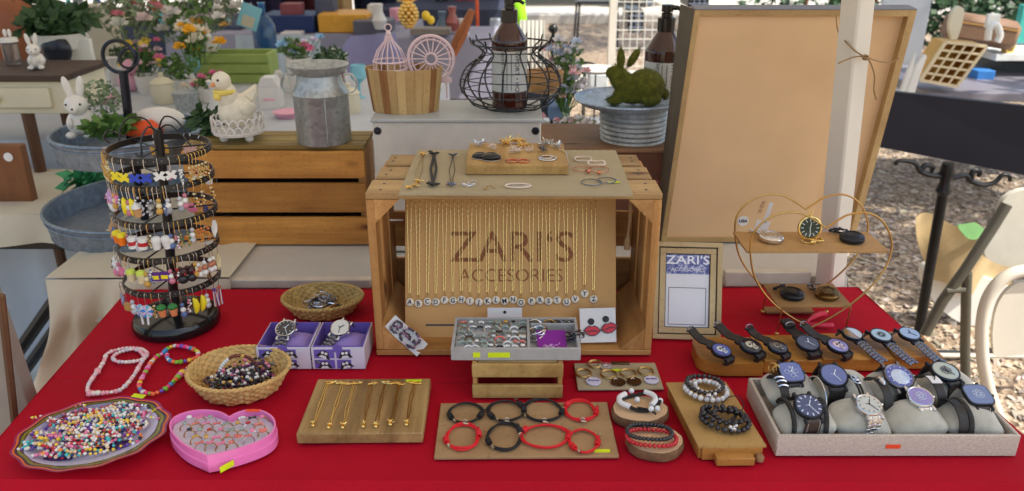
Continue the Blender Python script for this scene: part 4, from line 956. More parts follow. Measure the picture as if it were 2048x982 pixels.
# ---------------------------------------------------------------- scalloped oval tray with bracelets
def ell(u, k, z, scal=0, c=(181,868), A=163, B=66, rot=-13.5):
    a = 2*PI*u; f = k*(1+scal*.022*math.cos(a*12)); x = A*f*math.cos(a); y = B*f*math.sin(a); q = R(rot)
    return T(c[0]+x*math.cos(q)-y*math.sin(q), c[1]+x*math.sin(q)+y*math.cos(q), z)
tray = thing('scalloped_tray', 'oval tray with a scalloped rim striped purple, orange and olive, piled with bracelets', 'tray', TR(T(181, 868, TS)))
o0 = T(181, 868, TS); bands = [(1.0,.968,1,.020,.0185,C(146,12,84)),(.968,.945,1,.0185,.0182,C(224,104,30)),(.945,.93,.9,.0182,.0176,C(90,30,50)),(.93,.912,.9,.0176,.0165,C(70,30,60)),(.912,.872,.6,.0165,.0145,C(132,124,24)),(.872,.850,.3,.0145,.0135,C(90,64,40)),(.850,.70,0,.0135,.003,C(204,200,226)),(.70,.0,0,.003,.0025,C(206,202,228))]
m = MB()
for k0, k1, sc0, z0, z1, c in bands:
    m.col = c[:3]; m.grid(lambda u, v: ell(u, max(.001, k0+(k1-k0)*v), TS+z0+(z1-z0)*v, sc0)-o0, 120, 3, True)
m.col = C(226,150,176)[:3]; m.grid(lambda u, v: ell(u, 1.0-.22*v, TS+.0195-.0185*v, 1-v)-o0, 120, 4, True)
m.build('tray_dish', vcm('glazed tray', .3), tray)
m = MB(); p = T(277, 792, TS+.020)-o0; m.box(p, (.020,.009,.001), M=Matrix.Rotation(-.25, 4, 'Z')); m.build('sticker', neon, tray)
def bracelet(label, c, a, b_, rz, cols, n, br, z, grp, rr, tilt=0, mat=bead, metalcol=None):
    m = MB(); dd = 0
    for k in range(n):
        t = 2*PI*k/n; m.col = rr.choice(cols)[:3]
        p = Vector((math.cos(t)*a, math.sin(t)*b_, rr.uniform(0,.002)+.003*math.sin(t*2+rz)))
        s = br*rr.uniform(.8,1.15); m.sphere(p, s, 6, 4, (1, 1, .9))
    return solo(m, 'bead_bracelet', mat, label, 'bracelet', TR((c.x, c.y, z), rz, tilt), grp)
rr = random.Random(11)
tnames = ['cream, yellow and tan', 'black, white and red', 'turquoise, white and navy', 'pink, white and plum', 'violet, white and yellow', 'many-coloured', 'red, tan and cream']
multi = [C(240,90,150), C(250,210,70), C(60,190,190), C(232,232,226), C(232,232,226), C(20,20,26), C(100,60,160), C(250,140,60), C(150,200,80), C(236,200,210), C(214,40,60), C(200,220,230), C(240,230,200)]
tints = [[C(236,232,222), C(250,210,70), C(236,200,150)], [C(20,20,26), C(240,240,236), C(200,40,60)], [C(60,190,190), C(236,236,236), C(30,50,110)], [C(240,130,170), C(236,226,226), C(170,60,120)], [C(100,60,160), C(236,232,226), C(250,210,70)], multi, [C(200,40,60), C(232,200,160), C(240,232,220)]]
for i in range(54):
    u = rr.random(); kk = .58*math.sqrt(rr.random()); c = ell(u, kk, TS+.006); z = TS+.008+.016*(1-kk/.6)*rr.random()+.003
    bracelet(tnames[i % 7]+' bead bracelet heaped in the scalloped tray', c, rr.uniform(.024,.034), rr.uniform(.006,.016), rr.uniform(.05,.6), tints[i % 7], 24, .0026, z, 'bead bracelets heaped in the scalloped tray', rr, rr.uniform(-.15,.15))
for px, py, a, b_ in ((118,828,.035,.004),(312,832,.012,.012)):
    bracelet('white bead bracelet lying alone at the '+('back left' if px < 200 else 'right')+' rim of the scalloped tray', T(px, py, TS+.012), a, b_, .45 if px < 200 else 1.2, [WH, PK, WH, Y_], 22, .0018, TS+.014, None, rr)
for px, py, cc_ in ((118,915,C(60,20,90)),(170,896,C(70,20,90)),(228,892,C(50,20,80)),(150,833,C(140,20,50))):
    p = T(px, py, TS+.006); m = MB(); m.prism([(-.022,-.006),(.016,-.008),(.024,.006),(-.016,.009)], 0, .0015); solo(m, 'card_scrap', pm('scrap', cc_, .5, 0, .1), 'dark paper tag under the bracelets '+{118:'at the front left',170:'at the front centre',228:'at the front right',150:'at the back'}[px]+' of the tray', 'tag', TR(p, .3, .1))
# ---------------------------------------------------------------- heart box with rings
HO = [(413,913),(372,894),(348,874),(337,856),(340,840),(352,830),(374,822),(400,818),(428,819),(447,824),(459,831),(472,824),(494,818),(518,818),(538,825),(550,836),(553,850),(546,866),(526,880),(496,892),(456,904)]
zt_ = TS+.027; hp = [T(x, y, zt_) for x, y in HO]; hc = sum(hp, Vector())/len(hp); hc.z = TS
hp2 = smooth(hp[:11], 4)[:-1]+smooth(hp[10:]+[hp[0]], 4)[:-1]; hp2 = [Vector((p.x-hc.x, p.y-hc.y)) for p in hp2]
pinkm = pm('pink plastic', C(244,130,196), .3, 0, .04, 30, Coat_Weight=.3)
hb = thing('heart_box', 'open pink heart-shaped box filled with small rings', 'box', TR(hc))
m = MB(); n = len(hp2)
def inset(k, out=0):
    r_ = []
    for i, p in enumerate(hp2):
        a, b_ = hp2[i-1], hp2[(i+1) % n]; t = (b_-a).normalized(); nn = Vector((t.y, -t.x)); 
        if nn.dot(p) < 0: nn = -nn
        r_.append(p-nn*k)
    return r_
hh = .027; L0, L1, L2_ = inset(.0008), inset(0), inset(.003)
vs = []; fs = []
for poly, z in ((L0,0),(L1,.001),(L1,hh*.52),(inset(.0012),hh*.54),(inset(.0012),hh),(inset(.0034),hh),(inset(.0034),hh*.5)): vs += [Vector((p.x, p.y, z)) for p in poly]
for j in range(6):
    for k in range(n): fs.append((j*n+k, j*n+(k+1) % n, (j+1)*n+(k+1) % n, (j+1)*n+k))
m.add(vs, fs); m.add([Vector((p.x, p.y, .0004)) for p in L0], [list(range(n))]); m.build('box_shell', pinkm, hb)
m = MB(); pl_ = inset(.0042); m.prism([(p.x, p.y) for p in pl_], .002, hh*.62); m.build('foam_insert', pm('pale foam', C(206,200,214), .8, 0, .05), hb)
rotx = lambda a: Matrix.Rotation(a, 4, 'X')
pf, pg = T(413, 950, TS), T(553, 872, TS); dv = (pg-pf).normalized(); q = T(453, 932, TS+.010)-hc
m = MB(); sd2 = Vector((dv.y, -dv.x, 0)); m.M = Matrix.Translation(q+sd2*.0012) @ Matrix.Rotation(math.atan2(dv.y, dv.x), 4, 'Z'); m.box((0,0,0), (.021,.001,.009), .0003); m.build('sticker', neon, hb)
m = MB(); q = T(506, 821, TS+.027)-hc; m.box(q, (.020,.006,.001), .0003); m.build('orange_sticker', neonr, hb)
def ring_mesh(metal, gemc, style, s=1):
    m = MB(); m.m = 0; RX = Matrix.Rotation(PI/2, 3, 'X')
    m.torus((0,0,0), .0078*s, .0009, 20, 6, RX); m.m = 1; m.col = gemc[:3]
    if style == 0: m.lathe([(0,-.001),(.0028,.0),(.0036,.0014),(.0024,.0028),(0,.003)], 8, (0,0,.008*s))
    elif style == 1: m.prism([(0,-.005),(-.0055,0),(-.0055,.003),(-.0025,.0044),(0,.002),(.0025,.0044),(.0055,.003),(.0055,0)], 0, .002, None, (0,0,.008*s))
    elif style == 2: m.sphere((0,0,.0092*s), .0038, 10, 6, (1,1,.6))
    elif style == 3: [m.sphere((q*.0032,0,.0086*s-.0008*abs(q)), .0021, 8, 5) for q in (-1,0,1)]
    elif style == 4: m.prism([(-.0055,-.003),(0,-.0006),(.0055,-.003),(.0055,.003),(0,.0006),(-.0055,.003)], 0, .0016, None, (0,0,.008*s))
    else: m.torus((0,0,.0004), .0078*s, .0016, 20, 6, RX)
    return m.mesh('ring', [metal, bead])
gems = [('pink', PK), ('red', RD), ('white', WH), ('black', BK), ('gold', G_), ('green-grey', C(150,170,160)), ('rose', C(230,120,110))]
sty = ['round stone', 'heart', 'round bead', 'row of three beads', 'bow', 'thick band']
rm = {}
def ring_at(p, g_, st, mt, where, grp, rz, lean):
    k = (g_, st, mt.name); rm.setdefault(k, ring_mesh(mt, gems[g_][1], st)); o = inst(rm[k], 'ring'); o.matrix_world = TR(p, rz, lean)
    tag(o, f"{'gold' if mt is brass else 'silver'} ring with a {gems[g_][0]} {sty[st]} {where}", 'ring', grp)
rr = random.Random(8); placed = 0
for j in range(6):
    for i in range(9):
        x, y = 372+i*21+(j % 2)*8, 832+j*13
        p = T(x, y, TS+hh*.62+.0015); l = Vector((p.x-hc.x, p.y-hc.y))
        # inside test
        ins = False; q_ = inset(.012)
        for a in range(n):
            p1, p2 = q_[a], q_[(a+1) % n]
            if (p1.y > l.y) != (p2.y > l.y) and l.x < (p2.x-p1.x)*(l.y-p1.y)/(p2.y-p1.y)+p1.x: ins = not ins
        if ins:
            g_, st = rr.choice([0,0,1,2,3,4,5,6,6]), rr.randrange(5)
            ring_at(p, g_, st, rr.choice([brass, silver]), 'in the pink heart box', 'rings in the pink heart box', rr.uniform(.1,.7), rr.uniform(-.5,.1)); placed += 1
# ---------------------------------------------------------------- baskets
wick = pm('woven palm', C(206,168,104), .6, 0, .22, 60, .4, 200, .001)
wick2 = pm('woven palm darker', C(180,150,88), .6, 0, .22, 60, .4, 200, .001)
def basket(label, c, rx, ry_, h, mat, botf=.72, rows=7, n=26, amp=.0022, rot=0):
    t_ = thing('woven_basket', label, 'basket', TR(c, rot)); m = MB()
    def wall(off):
        def fn(u, v):
            a = 2*PI*u; row = v*rows; f = botf+(1-botf)*v**.75; w_ = amp*math.sin(a*n+PI*int(row))*math.sin(PI*(row % 1))
            wob = 1+.012*math.sin(a*3+1)
            z = h*v+.0012*math.sin(a*n/2+PI*int(row)); return Vector((math.cos(a)*((rx*f)*wob+w_-off), math.sin(a)*((ry_*f)*wob+w_-off), z))
        return fn
    m.grid(wall(0), n*6, rows*5+1, True); m.build('basket_wall', mat, t_)
    m = MB(); m.grid(wall(.0022), n*6, rows*5+1, True); m.grid(lambda u, v: Vector((math.cos(2*PI*u)*rx*botf*v, math.sin(2*PI*u)*ry_*botf*v, .0012+.0008*math.sin(v*60))), 40, 14, True); m.build('basket_lining', mat, t_)
    m = MB()
    for ph in (0, PI): m.tube([Vector((math.cos(a)*(rx*(1+.012*math.sin(a*3+1))+.0015*math.cos(a*n+ph)), math.sin(a)*(ry_*(1+.012*math.sin(a*3+1))+.0015*math.cos(a*n+ph)), h+.0016*math.sin(a*n+ph))) for a in [2*PI*k/(n*8) for k in range(n*8)]], .0024, 6, True)
    m.build('braided_rim', mat, t_); return t_
c1 = T(484, 765, TS); b1_ = basket('pale woven basket heaped with dark patterned bracelets', T(482, 775, TS), .0775, .068, .036, wick, .74)
c2 = T(647, 622, TS); basket('flatter woven basket of silver bangles in front of the white backing', T(647, 622, TS), .0745, .058, .030, wick2, .70, 6, 24)
rr = random.Random(21); cc1 = T(482, 775, TS)
dkn = ['black and white', 'black, violet and pink', 'black, white and red', 'magenta, black and white', 'black and amber', 'wine, black and white']
dk = [[BK, BK, WH], [BK, C(90,30,100), PK], [BK, WH, BK, RD], [C(160,30,90), BK, WH], [BK, BK, C(200,160,60)], [C(70,30,40), BK, WH]]
for i in range(26):
    a = rr.uniform(0, 2*PI); k = math.sqrt(rr.random())*.5
    bracelet(dkn[i % 6]+' bead bracelet heaped in the pale woven basket', cc1+Vector((math.cos(a)*.05*k, math.sin(a)*.042*k-.004, 0)), rr.uniform(.026,.034), rr.uniform(.014,.024), rr.uniform(-.3,.8), dk[i % 6], 24, .0030, TS+.010+.016*rr.random(), 'bead bracelets heaped in the pale woven basket', rr, rr.uniform(-.2,.2))
m = MB(); cs = [WH]*8+[C(110,50,30)]*4+[G_]+[C(90,30,30)]*6; pts = smooth([D(x, y, cc1.y+.012) for x, y in ((436,752),(442,735),(452,722),(468,712),(486,712),(502,718),(512,730),(514,745))], 4)
for i, p in enumerate(resample(pts, .0052)): m.col = cs[min(i, len(cs)-1)][:3]; m.sphere(p, .0032, 8, 5)
solo(m, 'bead_bracelet', bead, 'upright bracelet of white letter cubes and brown beads arching over the basket heap', 'bracelet')
c2_ = T(647, 622, TS)
for i in range(22):
    a = rr.uniform(0, 2*PI); k = math.sqrt(rr.random())*.5; m = MB(); r_ = rr.uniform(.018,.030)
    m.torus((0,0,0), r_, rr.choice([.0008,.0012,.0018]), 30, 6, None, rr.uniform(.55,.9))
    if i % 3 == 0: burst(m, (r_,0,0), 6, .007, rr, .2, .8)
    solo(m, 'bangle', [silver, steel, brass][i % 5 % 3], ('bronze' if (i % 5 % 3) == 2 else 'silver' if (i % 5 % 3) == 0 else 'dark steel')+(' charm' if i % 3 == 0 else ' plain')+' bangle heaped in the flatter woven basket', 'bangle', TR((c2_.x+math.cos(a)*.04*k, c2_.y+math.sin(a)*.03*k, TS+.008+.014*rr.random()), rr.uniform(0,3), rr.uniform(-.25,.25), rr.uniform(-.2,.2)), 'bangles heaped in the flatter woven basket')
m = MB(); m.ribbon([D(655, 562, c2_.y+.062), D(652, 572, c2_.y+.060), D(650, 580, c2_.y+.058)], (.012,0,0), .0006); solo(m, 'plastic_tag', pm('clear plastic', C(200,196,186), .15, 0, 0), 'translucent plastic tag sticking up behind the bangle basket', 'tag')
# ---------------------------------------------------------------- wood block with seven gold chains
zt = TS+.017
blk, bw_, bd2, BM = slab_px('display_block', 'pale grained wood block on the cloth carrying seven gold chain bracelets', 'block', (592,868), (845,866), (632,758), zt, .017, wood('rough pine', C(196,164,108), C(130,100,56), 1, .55, .6, False, 1.5), 'block', .0015)
m = MB(); p = BM.inverted() @ T(828, 762, zt); m.box((p.x, p.y, .0175), (.024,.006,.0008)); m.build('sticker', neon, blk)
for i, (x0, y0_, x1, y1) in enumerate(((655,768,627,852),(686,768,658,856),(708,768,686,856),(742,768,727,854),(770,768,752,854),(798,768,781,850),(828,768,813,850))):
    a, b_ = T(x0, y0_, zt), T(x1, y1, zt); t_ = thing('chain_bracelet', ('leftmost','second','third','middle','fifth','sixth','rightmost')[i]+' gold chain bracelet laid down the pale wood block', 'bracelet', TR(b_), 'gold chain bracelets on the wood block')
    r3 = random.Random(i); v = a-b_; m = MB()
    for s in (-1, 1):
        pts = smooth([v*k/6+Vector((s*.0016+r3.uniform(-.0012,.0012), 0, .0012)) for k in range(7)], 6); m.tube(pts, [.0005+.0004*(k % 2) for k in range(len(pts))], 5)
    pts = smooth([v+Vector((r3.uniform(-.012,.014), r3.uniform(-.004,.005), .0016)) for k in range(7)], 4); m.tube(pts, [.0009+.0006*(k % 2) for k in range(len(pts))], 5); m.build('chain', gold, t_)
    m = MB(); burst(m, (0,.003,.003), 7, .0060, r3, .2, .9); m.sphere((0,-.002,.003), .0032, 8, 6, (1,1,.6)); m.sphere((0,.005,.004), .0022, 8, 5); m.build('charm', gold, t_)
# ---------------------------------------------------------------- cord bracelets on thin board
zt = TS+.0045
slab_px('display_board', 'thin plywood board on the cloth holding four black and four red cord bracelets', 'board', (868,915), (1238,912), (880,806), zt, .0045, ply)
m = MB(); m.box((0,0,.0005), (.022,.006,.001)); solo(m, 'sticker', neon, 'yellow-green sticker at the front right corner of the plywood bracelet board', 'sticker', TR(T(1204, 902, zt)))
def cordb(label, cx, cy, rx, ryy, mat, seed, charm_=True, rz=0):
    c = T(cx, cy, zt+.002); mp = mpp(c); a_ = rx*mp; b_ = ryy*mp/.58; r3 = random.Random(seed)
    t_ = thing('cord_bracelet', label, 'bracelet', TR(c, rz)); m = MB()
    for s in range(2):
        pts = [Vector((math.cos(2*PI*k/36)*a_*(1+s*.12*math.sin(2*PI*k/36*2+seed)+.03*math.sin(k*.5+seed)), math.sin(2*PI*k/36)*b_*(1+s*.09*math.cos(2*PI*k/36+seed)), .0012+.0022*s*abs(math.sin(k*.17)))) for k in range(36)]
        m.tube(pts, .0016, 7, True)
    m.build('cord', mat, t_)
    for q, ang in enumerate((r3.uniform(-.5,.6), r3.uniform(2.4,3.8))):
        p = Vector((math.cos(ang)*a_, math.sin(ang)*b_, .003)); tg = Vector((-math.sin(ang)*a_, math.cos(ang)*b_, 0)).normalized(); m = MB()
        for k in range(4): m.torus(p+tg*(k-1.5)*.0026, .0030, .0016, 12, 5, tg.to_track_quat('Z','Y').to_matrix())
        e = p+tg*.006; m.tube([e, e+tg*.007+Vector((.001,.002,0))], .0017, 6); m.build('knot', mat, t_)
        m = MB(); f = e+tg*.007+Vector((.001,.002,0)); m.cyl(f, f+tg*.005, .0021, n=8); m.build('cord_tip', silver, t_)
    if charm_:
        m = MB(); p = Vector((.001, -b_, .003)); m.torus(p, .0028, .0007, 12, 5, Matrix.Rotation(1.2, 3, 'X')); m.sphere(p+Vector((0,-.004,.001)), .0035, 8, 5, (1,1,.4)); m.sphere(p+Vector((.003,-.006,.001)), .0028, 8, 5, (1,.6,.4)); m.build('charm', silver, t_)
for a in (('black cord bracelet at the back left of the plywood board',931,827,32,20,blackc,1,True),('black cord bracelet second in the back row of the plywood board',1012,823,35,20,blackc,2,True),('black cord bracelet third in the back row with a silver hook charm',1086,822,38,22,blackc,3,True),('red cord bracelet at the back right of the plywood board',1161,823,31,20,redc,4,True),
          ('red cord bracelet at the front left of the plywood board',925,876,33,24,redc,5,False),('black cord bracelet in the front row of the plywood board',1009,875,34,26,blackc,6,False),('wide red cord bracelet third in the front row',1090,874,46,22,redc,7,False),('small double red cord bracelet at the front right',1167,883,28,22,redc,8,False)): cordb(*a)
# ---------------------------------------------------------------- key rings
zt = TS+.0035
slab_px('display_board', 'small rounded kraft board on the cloth holding five key rings', 'board', (1156,778), (1328,777), (1146,726), zt, .0035, greyboard)
def keyring(label, rx_, ry2, tx, ty, col, word=None, r_=.0125):
    a, b_ = T(rx_, ry2, zt+.001), T(tx, ty, zt+.001); t_ = thing('key_ring', label, 'key ring', TR(a)); v = b_-a
    m = MB(); m.torus((0,0,.001), r_, .0011, 28, 6); m.torus((0,0,.003), r_*.985, .0009, 28, 6); m.build('split_ring', brass, t_)
    m = MB(); u = v.normalized(); [m.torus(u*(r_+.003+.004*k)+Vector((0,0,.002)), .0024, .0007, 10, 5, Matrix.Rotation(.6*(k % 2), 3, 'X')) for k in range(2)]; m.build('link', silver, t_)
    m = MB(); m.lathe([(0,0),(.0115,.0),(.0120,.0008),(.0115,.0022),(0,.0026)], 28, v); m.build('tag_disc', col, t_)
    if word: m = MB(); text(m, word, .0062, .0001, Matrix.Translation(v+Vector((0,.001 if len(word) < 8 else 0,.0028))), bold=.0001); m.build('tag_writing', pm('blue print', C(50,60,150), .5, 0, 0), t_)
lil = pm('pale lilac tag', C(206,204,226), .3, 0, .03); brn = pm('dark bronze tag', C(104,74,46), .25, .8, .1)
keyring('key ring with a round blue-lettered white tag at the left of the kraft board', 1167, 748, 1187, 764, lil, 'Dulces'); keyring('key ring with a dark bronze disc, left of the two bronze ones', 1217, 750, 1236, 765, brn)
keyring('key ring with a dark bronze disc, right of the two bronze ones', 1256, 748, 1268, 764, brn); keyring('key ring with a round white tag at the right end of the kraft board', 1291, 744, 1303, 761, lil, 'MAMA')
keyring('key ring with silver figures at the back of the kraft board', 1190, 730, 1212, 734, silver, None, .0115)
m = MB(); m.box((0,0,.002), (.031,.007,.003), .001); solo(m, 'dark_bar_tag', brn, 'flat dark bronze bar lying at the back of the kraft board', 'tag', TR(T(1240, 728, zt)))
m = MB(); m.box((0,0,.0006), (.022,.006,.001)); solo(m, 'sticker', neon, 'yellow sticker among the key rings', 'sticker', TR(T(1230, 741, zt)))
# ---------------------------------------------------------------- wood slices
bark = pm('bark', C(120,88,60), .9, 0, .35, 60, .9, 90, .003)
def slice_mat():
    m, t, b, N, L = nodes('tree slice'); tc_ = N('TexCoord'); ln = N('VectorMath'); ln.operation = 'LENGTH'; L(tc_.outputs['Object'], ln.inputs[0])
    n_ = noi(N, L, tc_.outputs['Object'], 40, 2); ad = N('Math'); ad.operation = 'MULTIPLY_ADD'; L(n_, ad.inputs[0]); ad.inputs[1].default_value = .004; L(ln.outputs['Value'], ad.inputs[2])
    mu = N('Math'); mu.operation = 'MULTIPLY'; mu.inputs[1].default_value = 1900; L(ad.outputs[0], mu.inputs[0]); si = N('Math'); si.operation = 'SINE'; L(mu.outputs[0], si.inputs[0])
    L(ramp(N, L, si.outputs[0], [(0, C(216,184,146)), (1, C(186,146,104))]), b.inputs['Base Color']); b.inputs['Roughness'].default_value = .7; return m
slm = slice_mat()
def wslice(label, px, py, r_, h, seed):
    t_ = thing('wood_slice', label, 'wood slice', TR(T(px, py, TS))); r3 = random.Random(seed); N_ = 60
    rad = lambda a: r_*(1+.03*math.sin(a*2+seed)+.015*math.sin(a*5+seed*2)+.008*math.sin(a*13))
    m = MB(); m.grid(lambda u, v: Vector((math.cos(2*PI*u)*(rad(2*PI*u)+.0015*math.sin(v*PI)), math.sin(2*PI*u)*(rad(2*PI*u)+.0015*math.sin(v*PI))*.85, h*v)), N_, 5, True); m.build('bark', bark, t_)
    m = MB(); m.prism([(math.cos(2*PI*k/N_)*(rad(2*PI*k/N_)-.0012), math.sin(2*PI*k/N_)*(rad(2*PI*k/N_)-.0012)*.85) for k in range(N_)], .0005, h+.0006); m.build('cut_face', slm, t_)
S1, S2 = (1279, 833), (1308, 893)
wslice('round wood slice with bark under the black and white bracelet', *S1, .0405, .014, 1); wslice('round wood slice with bark under the red and black bead bracelet', *S2, .0400, .014, 4)
z1 = TS+.0155; c = T(1280, 806, z1+.002)
t_ = thing('leather_bracelet', 'black leather bracelet with white horn beads on the back wood slice', 'bracelet', TR(c)); m = MB()
for s in (0, .003): m.tube([Vector((math.cos(2*PI*k/36)*(.027+s), math.sin(2*PI*k/36)*(.019+s), .003+.003*math.sin(k*.4))) for k in range(36)], .002, 6, True)
m.tube([(-.006,-.018,.004),(.004,-.024,.006),(.012,-.026,.005),(.018,-.034,.003)], .0014, 6); m.build('cords', blackc, t_)
m = MB(); m.tube(smooth([Vector(q) for q in ((-.020,.016,.006),(-.030,.006,.006),(-.030,-.008,.006),(-.018,-.018,.006))], 5), .0042, 9); m.tube(smooth([Vector(q) for q in ((.010,.020,.007),(.020,.010,.008),(.022,-.004,.008),(.014,-.016,.007))], 5), .0040, 9)
for q in ((-.010,.024,.006),(.012,-.026,.007),(.022,-.022,.005),(.030,.0,.004),(-.004,.003,.004)): m.sphere(q, .0044, 10, 7)
m.build('white_beads', paper, t_)
z2 = TS+.0155; c = T(1302, 876, z2+.002); rr = random.Random(3)
for lb, off, cols, a_, b_ in (('red bead strand of the bracelet stack on the front wood slice', (0,-.004,0), [C(186,20,36)], .034, .020), ('black bead strand of the bracelet stack on the front wood slice', (-.002,.004,.004), [BK], .031, .019)):
    m = MB()
    for k in range(34): t = 2*PI*k/34; m.col = cols[0][:3]; m.sphere((math.cos(t)*a_, math.sin(t)*b_, .0036+.001*math.sin(t*3)), .0033, 9, 6)
    solo(m, 'bead_bracelet', bead, lb, 'bracelet', TR(c+Vector(off), -.12))
m = MB(); m.tube([Vector((-.026+.05*k/12, .018+.010*math.sin(k/12*PI), .006)) for k in range(13)], .0009, 5); m.tube([Vector((-.022+.045*k/12, .020+.002*math.sin(k), .005)) for k in range(13)], .0018, 6); solo(m, 'cord', blackc, 'thin black cord ends between the two wood slices', 'cord', TR(c))
# ---------------------------------------------------------------- wooden box with bead bracelets
ztb = TS+.022; A, B, Cc = T(1397, 893, ztb), T(1533, 891, ztb), T(1332, 765, ztb)
X = (B-A); Yv = (Cc-A); MW = frame(A-Vector((0,0,.022)), X, Yv); bw3, bd3 = X.length, (MW.inverted() @ Cc).y; shx = (MW.inverted() @ Cc).x
wb = thing('wooden_box', 'sliding-lid pine box on the cloth with a small block handle at its front', 'box', MW)
def skew(x, y): return x+shx*y/bd3
P4 = lambda i, y0_, y1_: [(skew(i, y0_), y0_), (skew(bw3-i, y0_), y0_), (skew(bw3-i, y1_), y1_), (skew(i, y1_), y1_)]
yel = wood('yellow box side', C(214,158,80), C(186,126,54), 0, .4, .55, False, .5)
m = MB(); m.prism(P4(.0025, .004, bd3-.004), 0, .0185); m.build('box_body', yel, wb)
m = MB(); m.prism(P4(0, 0, bd3), .0188, .022); m.build('lid', boxwood, wb)
m = MB(); m.box((bw3*.5, .0015, .0092), (bw3-.012, .004, .0184), .0006); m.build('front_panel', yel, wb)
m = MB(); m.box((bw3*.52, -.0075, .0065), (.052, .016, .012), .001); m.build('handle', yel, wb)
m = MB(); m.lathe([(0,0),(.006,.001),(.0065,.006),(.004,.010),(0,.011)], 12); solo(m, 'cork_knob', pm('cork', C(150,112,76), .9, 0, .4, 300), 'small round cork knob at the front right of the pine box', 'knob', TR(T(1518, 921, TS)))
def stack(cx, cy, sets, nm):
    c = T(cx, cy, ztb+.003); rr = random.Random(cx)
    for j, (lb, mt, cols, a_, b_, br_, off) in enumerate(sets):
        m = MB(); n_ = int(2*PI*((a_+b_)/2)/(br_*1.9))
        for k in range(n_): t = 2*PI*k/n_; m.col = cols[k % len(cols)][:3]; m.sphere((math.cos(t)*a_, math.sin(t)*b_, br_+.0012*math.sin(t*2+j)), br_*rr.uniform(.9,1.08), 9, 6)
        solo(m, 'bead_bracelet', mt, lb, 'bracelet', TR(c+Vector(off), -.35))
DB = C(34,26,28)
stack(1411, 783, [('white stone bead bracelet round the stack at the back of the pine box', bead, [WH, C(200,200,206)], .031, .026, .0042, (0,-.002,0)), ('black lava bead bracelet stacked on the white stone one', bead, [BK, DB], .027, .024, .0038, (-.001,.006,.006)), ('small white bead bracelet inside the back stack', bead, [WH, C(190,190,196)], .019, .016, .0036, (.003,.002,.004))], 0)
stack(1449, 845, [('outermost dark bead bracelet of the front stack on the pine box', bead, [BK, DB], .033, .024, .0044, (0,0,0)), ('upper dark bead bracelet of the front stack on the pine box', bead, [DB, BK], .029, .020, .0042, (-.002,.006,.006)), ('dark lava bead bracelet leaning in the front stack', bead, [DB], .023, .014, .0038, (.006,-.002,.009))], 0)
for lb, px, py in (('silver skull and crown charm on the back bracelet stack', 1422, 799), ('silver crown charm on the front bracelet stack', 1465, 862)):
    m = MB(); rr = random.Random(px); [m.sphere((rr.uniform(-.007,.007), rr.uniform(-.004,.004), .004+rr.uniform(0,.005)), rr.uniform(.002,.0038), 8, 6) for k in range(9)]; solo(m, 'charm', silver, lb, 'charm', TR(T(px, py, ztb+.004)))
m = MB(); c_ = T(1405, 820, ztb+.004)
for s in (0, .003): m.tube(smooth([Vector(q) for q in ((-.006,.004,.002),(-.002,-.002,.006),(.004,-.012-s,.006),(.010,-.022,.004),(.022,-.03,.003),(.036,-.022,.006),(.044,-.006,.005),(.040,.008,.003))], 4), .0022, 7)
solo(m, 'leather_bracelet', leather, 'plain black leather cord bracelet under the front bead stack', 'bracelet', TR(c_+Vector((.004,-.004,0))))
m = MB(); m.tube(smooth([Vector(q) for q in ((0,0,.004),(.012,.010,.012),(.026,.012,.014),(.034,.002,.008),(.030,-.008,.004))], 5), .0008, 5); solo(m, 'cord', blackc, 'thin black cord loop rising over the front bracelet stack', 'cord', TR(T(1440, 818, ztb+.006)))
# ---------------------------------------------------------------- ring tray on the small crate
zr = TS+sh+.0005; A, B = T(902, 722, zr), T(1161, 720, zr); A.y = B.y = (A.y+B.y)/2; rw_, rd_, rh_ = B.x-A.x, .104, .021
rt = thing('ring_tray', 'grey velvet tray of slotted rings and a purple card on the small crate', 'tray', TR(A)); e = .0045
gv = pm('light grey velvet', C(166,164,160), .85, 0, .08, 60, .3, 600, .0006, Sheen_Weight=.3)
xm = rw_*.60; m = MB()
m.box((rw_/2, e/2, rh_/2), (rw_, e, rh_), .001); m.box((rw_/2, rd_-e/2, rh_/2), (rw_, e, rh_), .001)
for s in (e/2, xm, rw_-e/2): m.box((s, rd_/2, rh_/2), (e, rd_-2*e, rh_-.0004), .0008)
m.box((rw_/2, rd_/2, .002), (rw_-2*e, rd_-2*e, .003)); m.box(((xm+rw_)/2, rd_*.80, rh_*.62), (rw_-xm-2*e, e*.8, rh_*.7), .0006); m.build('tray_shell', gv, rt)
for k in range(6):
    m = MB(); yy = e+(rd_-2*e)*(k+.5)/6; m.tube([Vector((e+.001, yy, .010)), Vector((xm-e/2-.001, yy, .010))], (rd_-2*e)/12*.94, 12); m.build('ring_roll', gv, rt)
for x0_, x1_ in ((.17,.225),(.285,.455)):
    m = MB(); m.box((rw_*(x0_+x1_)/2, -.0006, rh_*.47), (rw_*(x1_-x0_), .0010, .0085), .0003); m.build('sticker', neon, rt)
m = MB(); text(m, '$5', .006, .0001, Matrix.Translation((rw_*.2, -.0013, rh_*.47)) @ Matrix.Rotation(PI/2, 4, 'X')) if 0 else None
m = MB(); m.box((0,0,0), (.046,.050,.001), .0002); o = solo(m, 'purple_card', pm('violet card', C(136,40,150), .4, 0, .06), 'purple card with a white floral print standing in the right compartment of the tray', 'card', TR(A+Vector(((xm+rw_)/2-.003, .040, .010)), .04, R(18)))
m = MB(); rr = random.Random(9)
for k in range(26): a = rr.uniform(0, 2*PI); c = Vector((rr.uniform(-.012,.012), rr.uniform(-.020,-.004), .0007)); m.box(c, (rr.uniform(.003,.010), .0012, .0005), M=Matrix.Rotation(a, 4, 'Z'))
m.build('floral_print', pm('pale print', C(226,180,232), .4, 0, 0), o)
rr = random.Random(31); cols = [2,5,4,5,6,2,2,5,3]
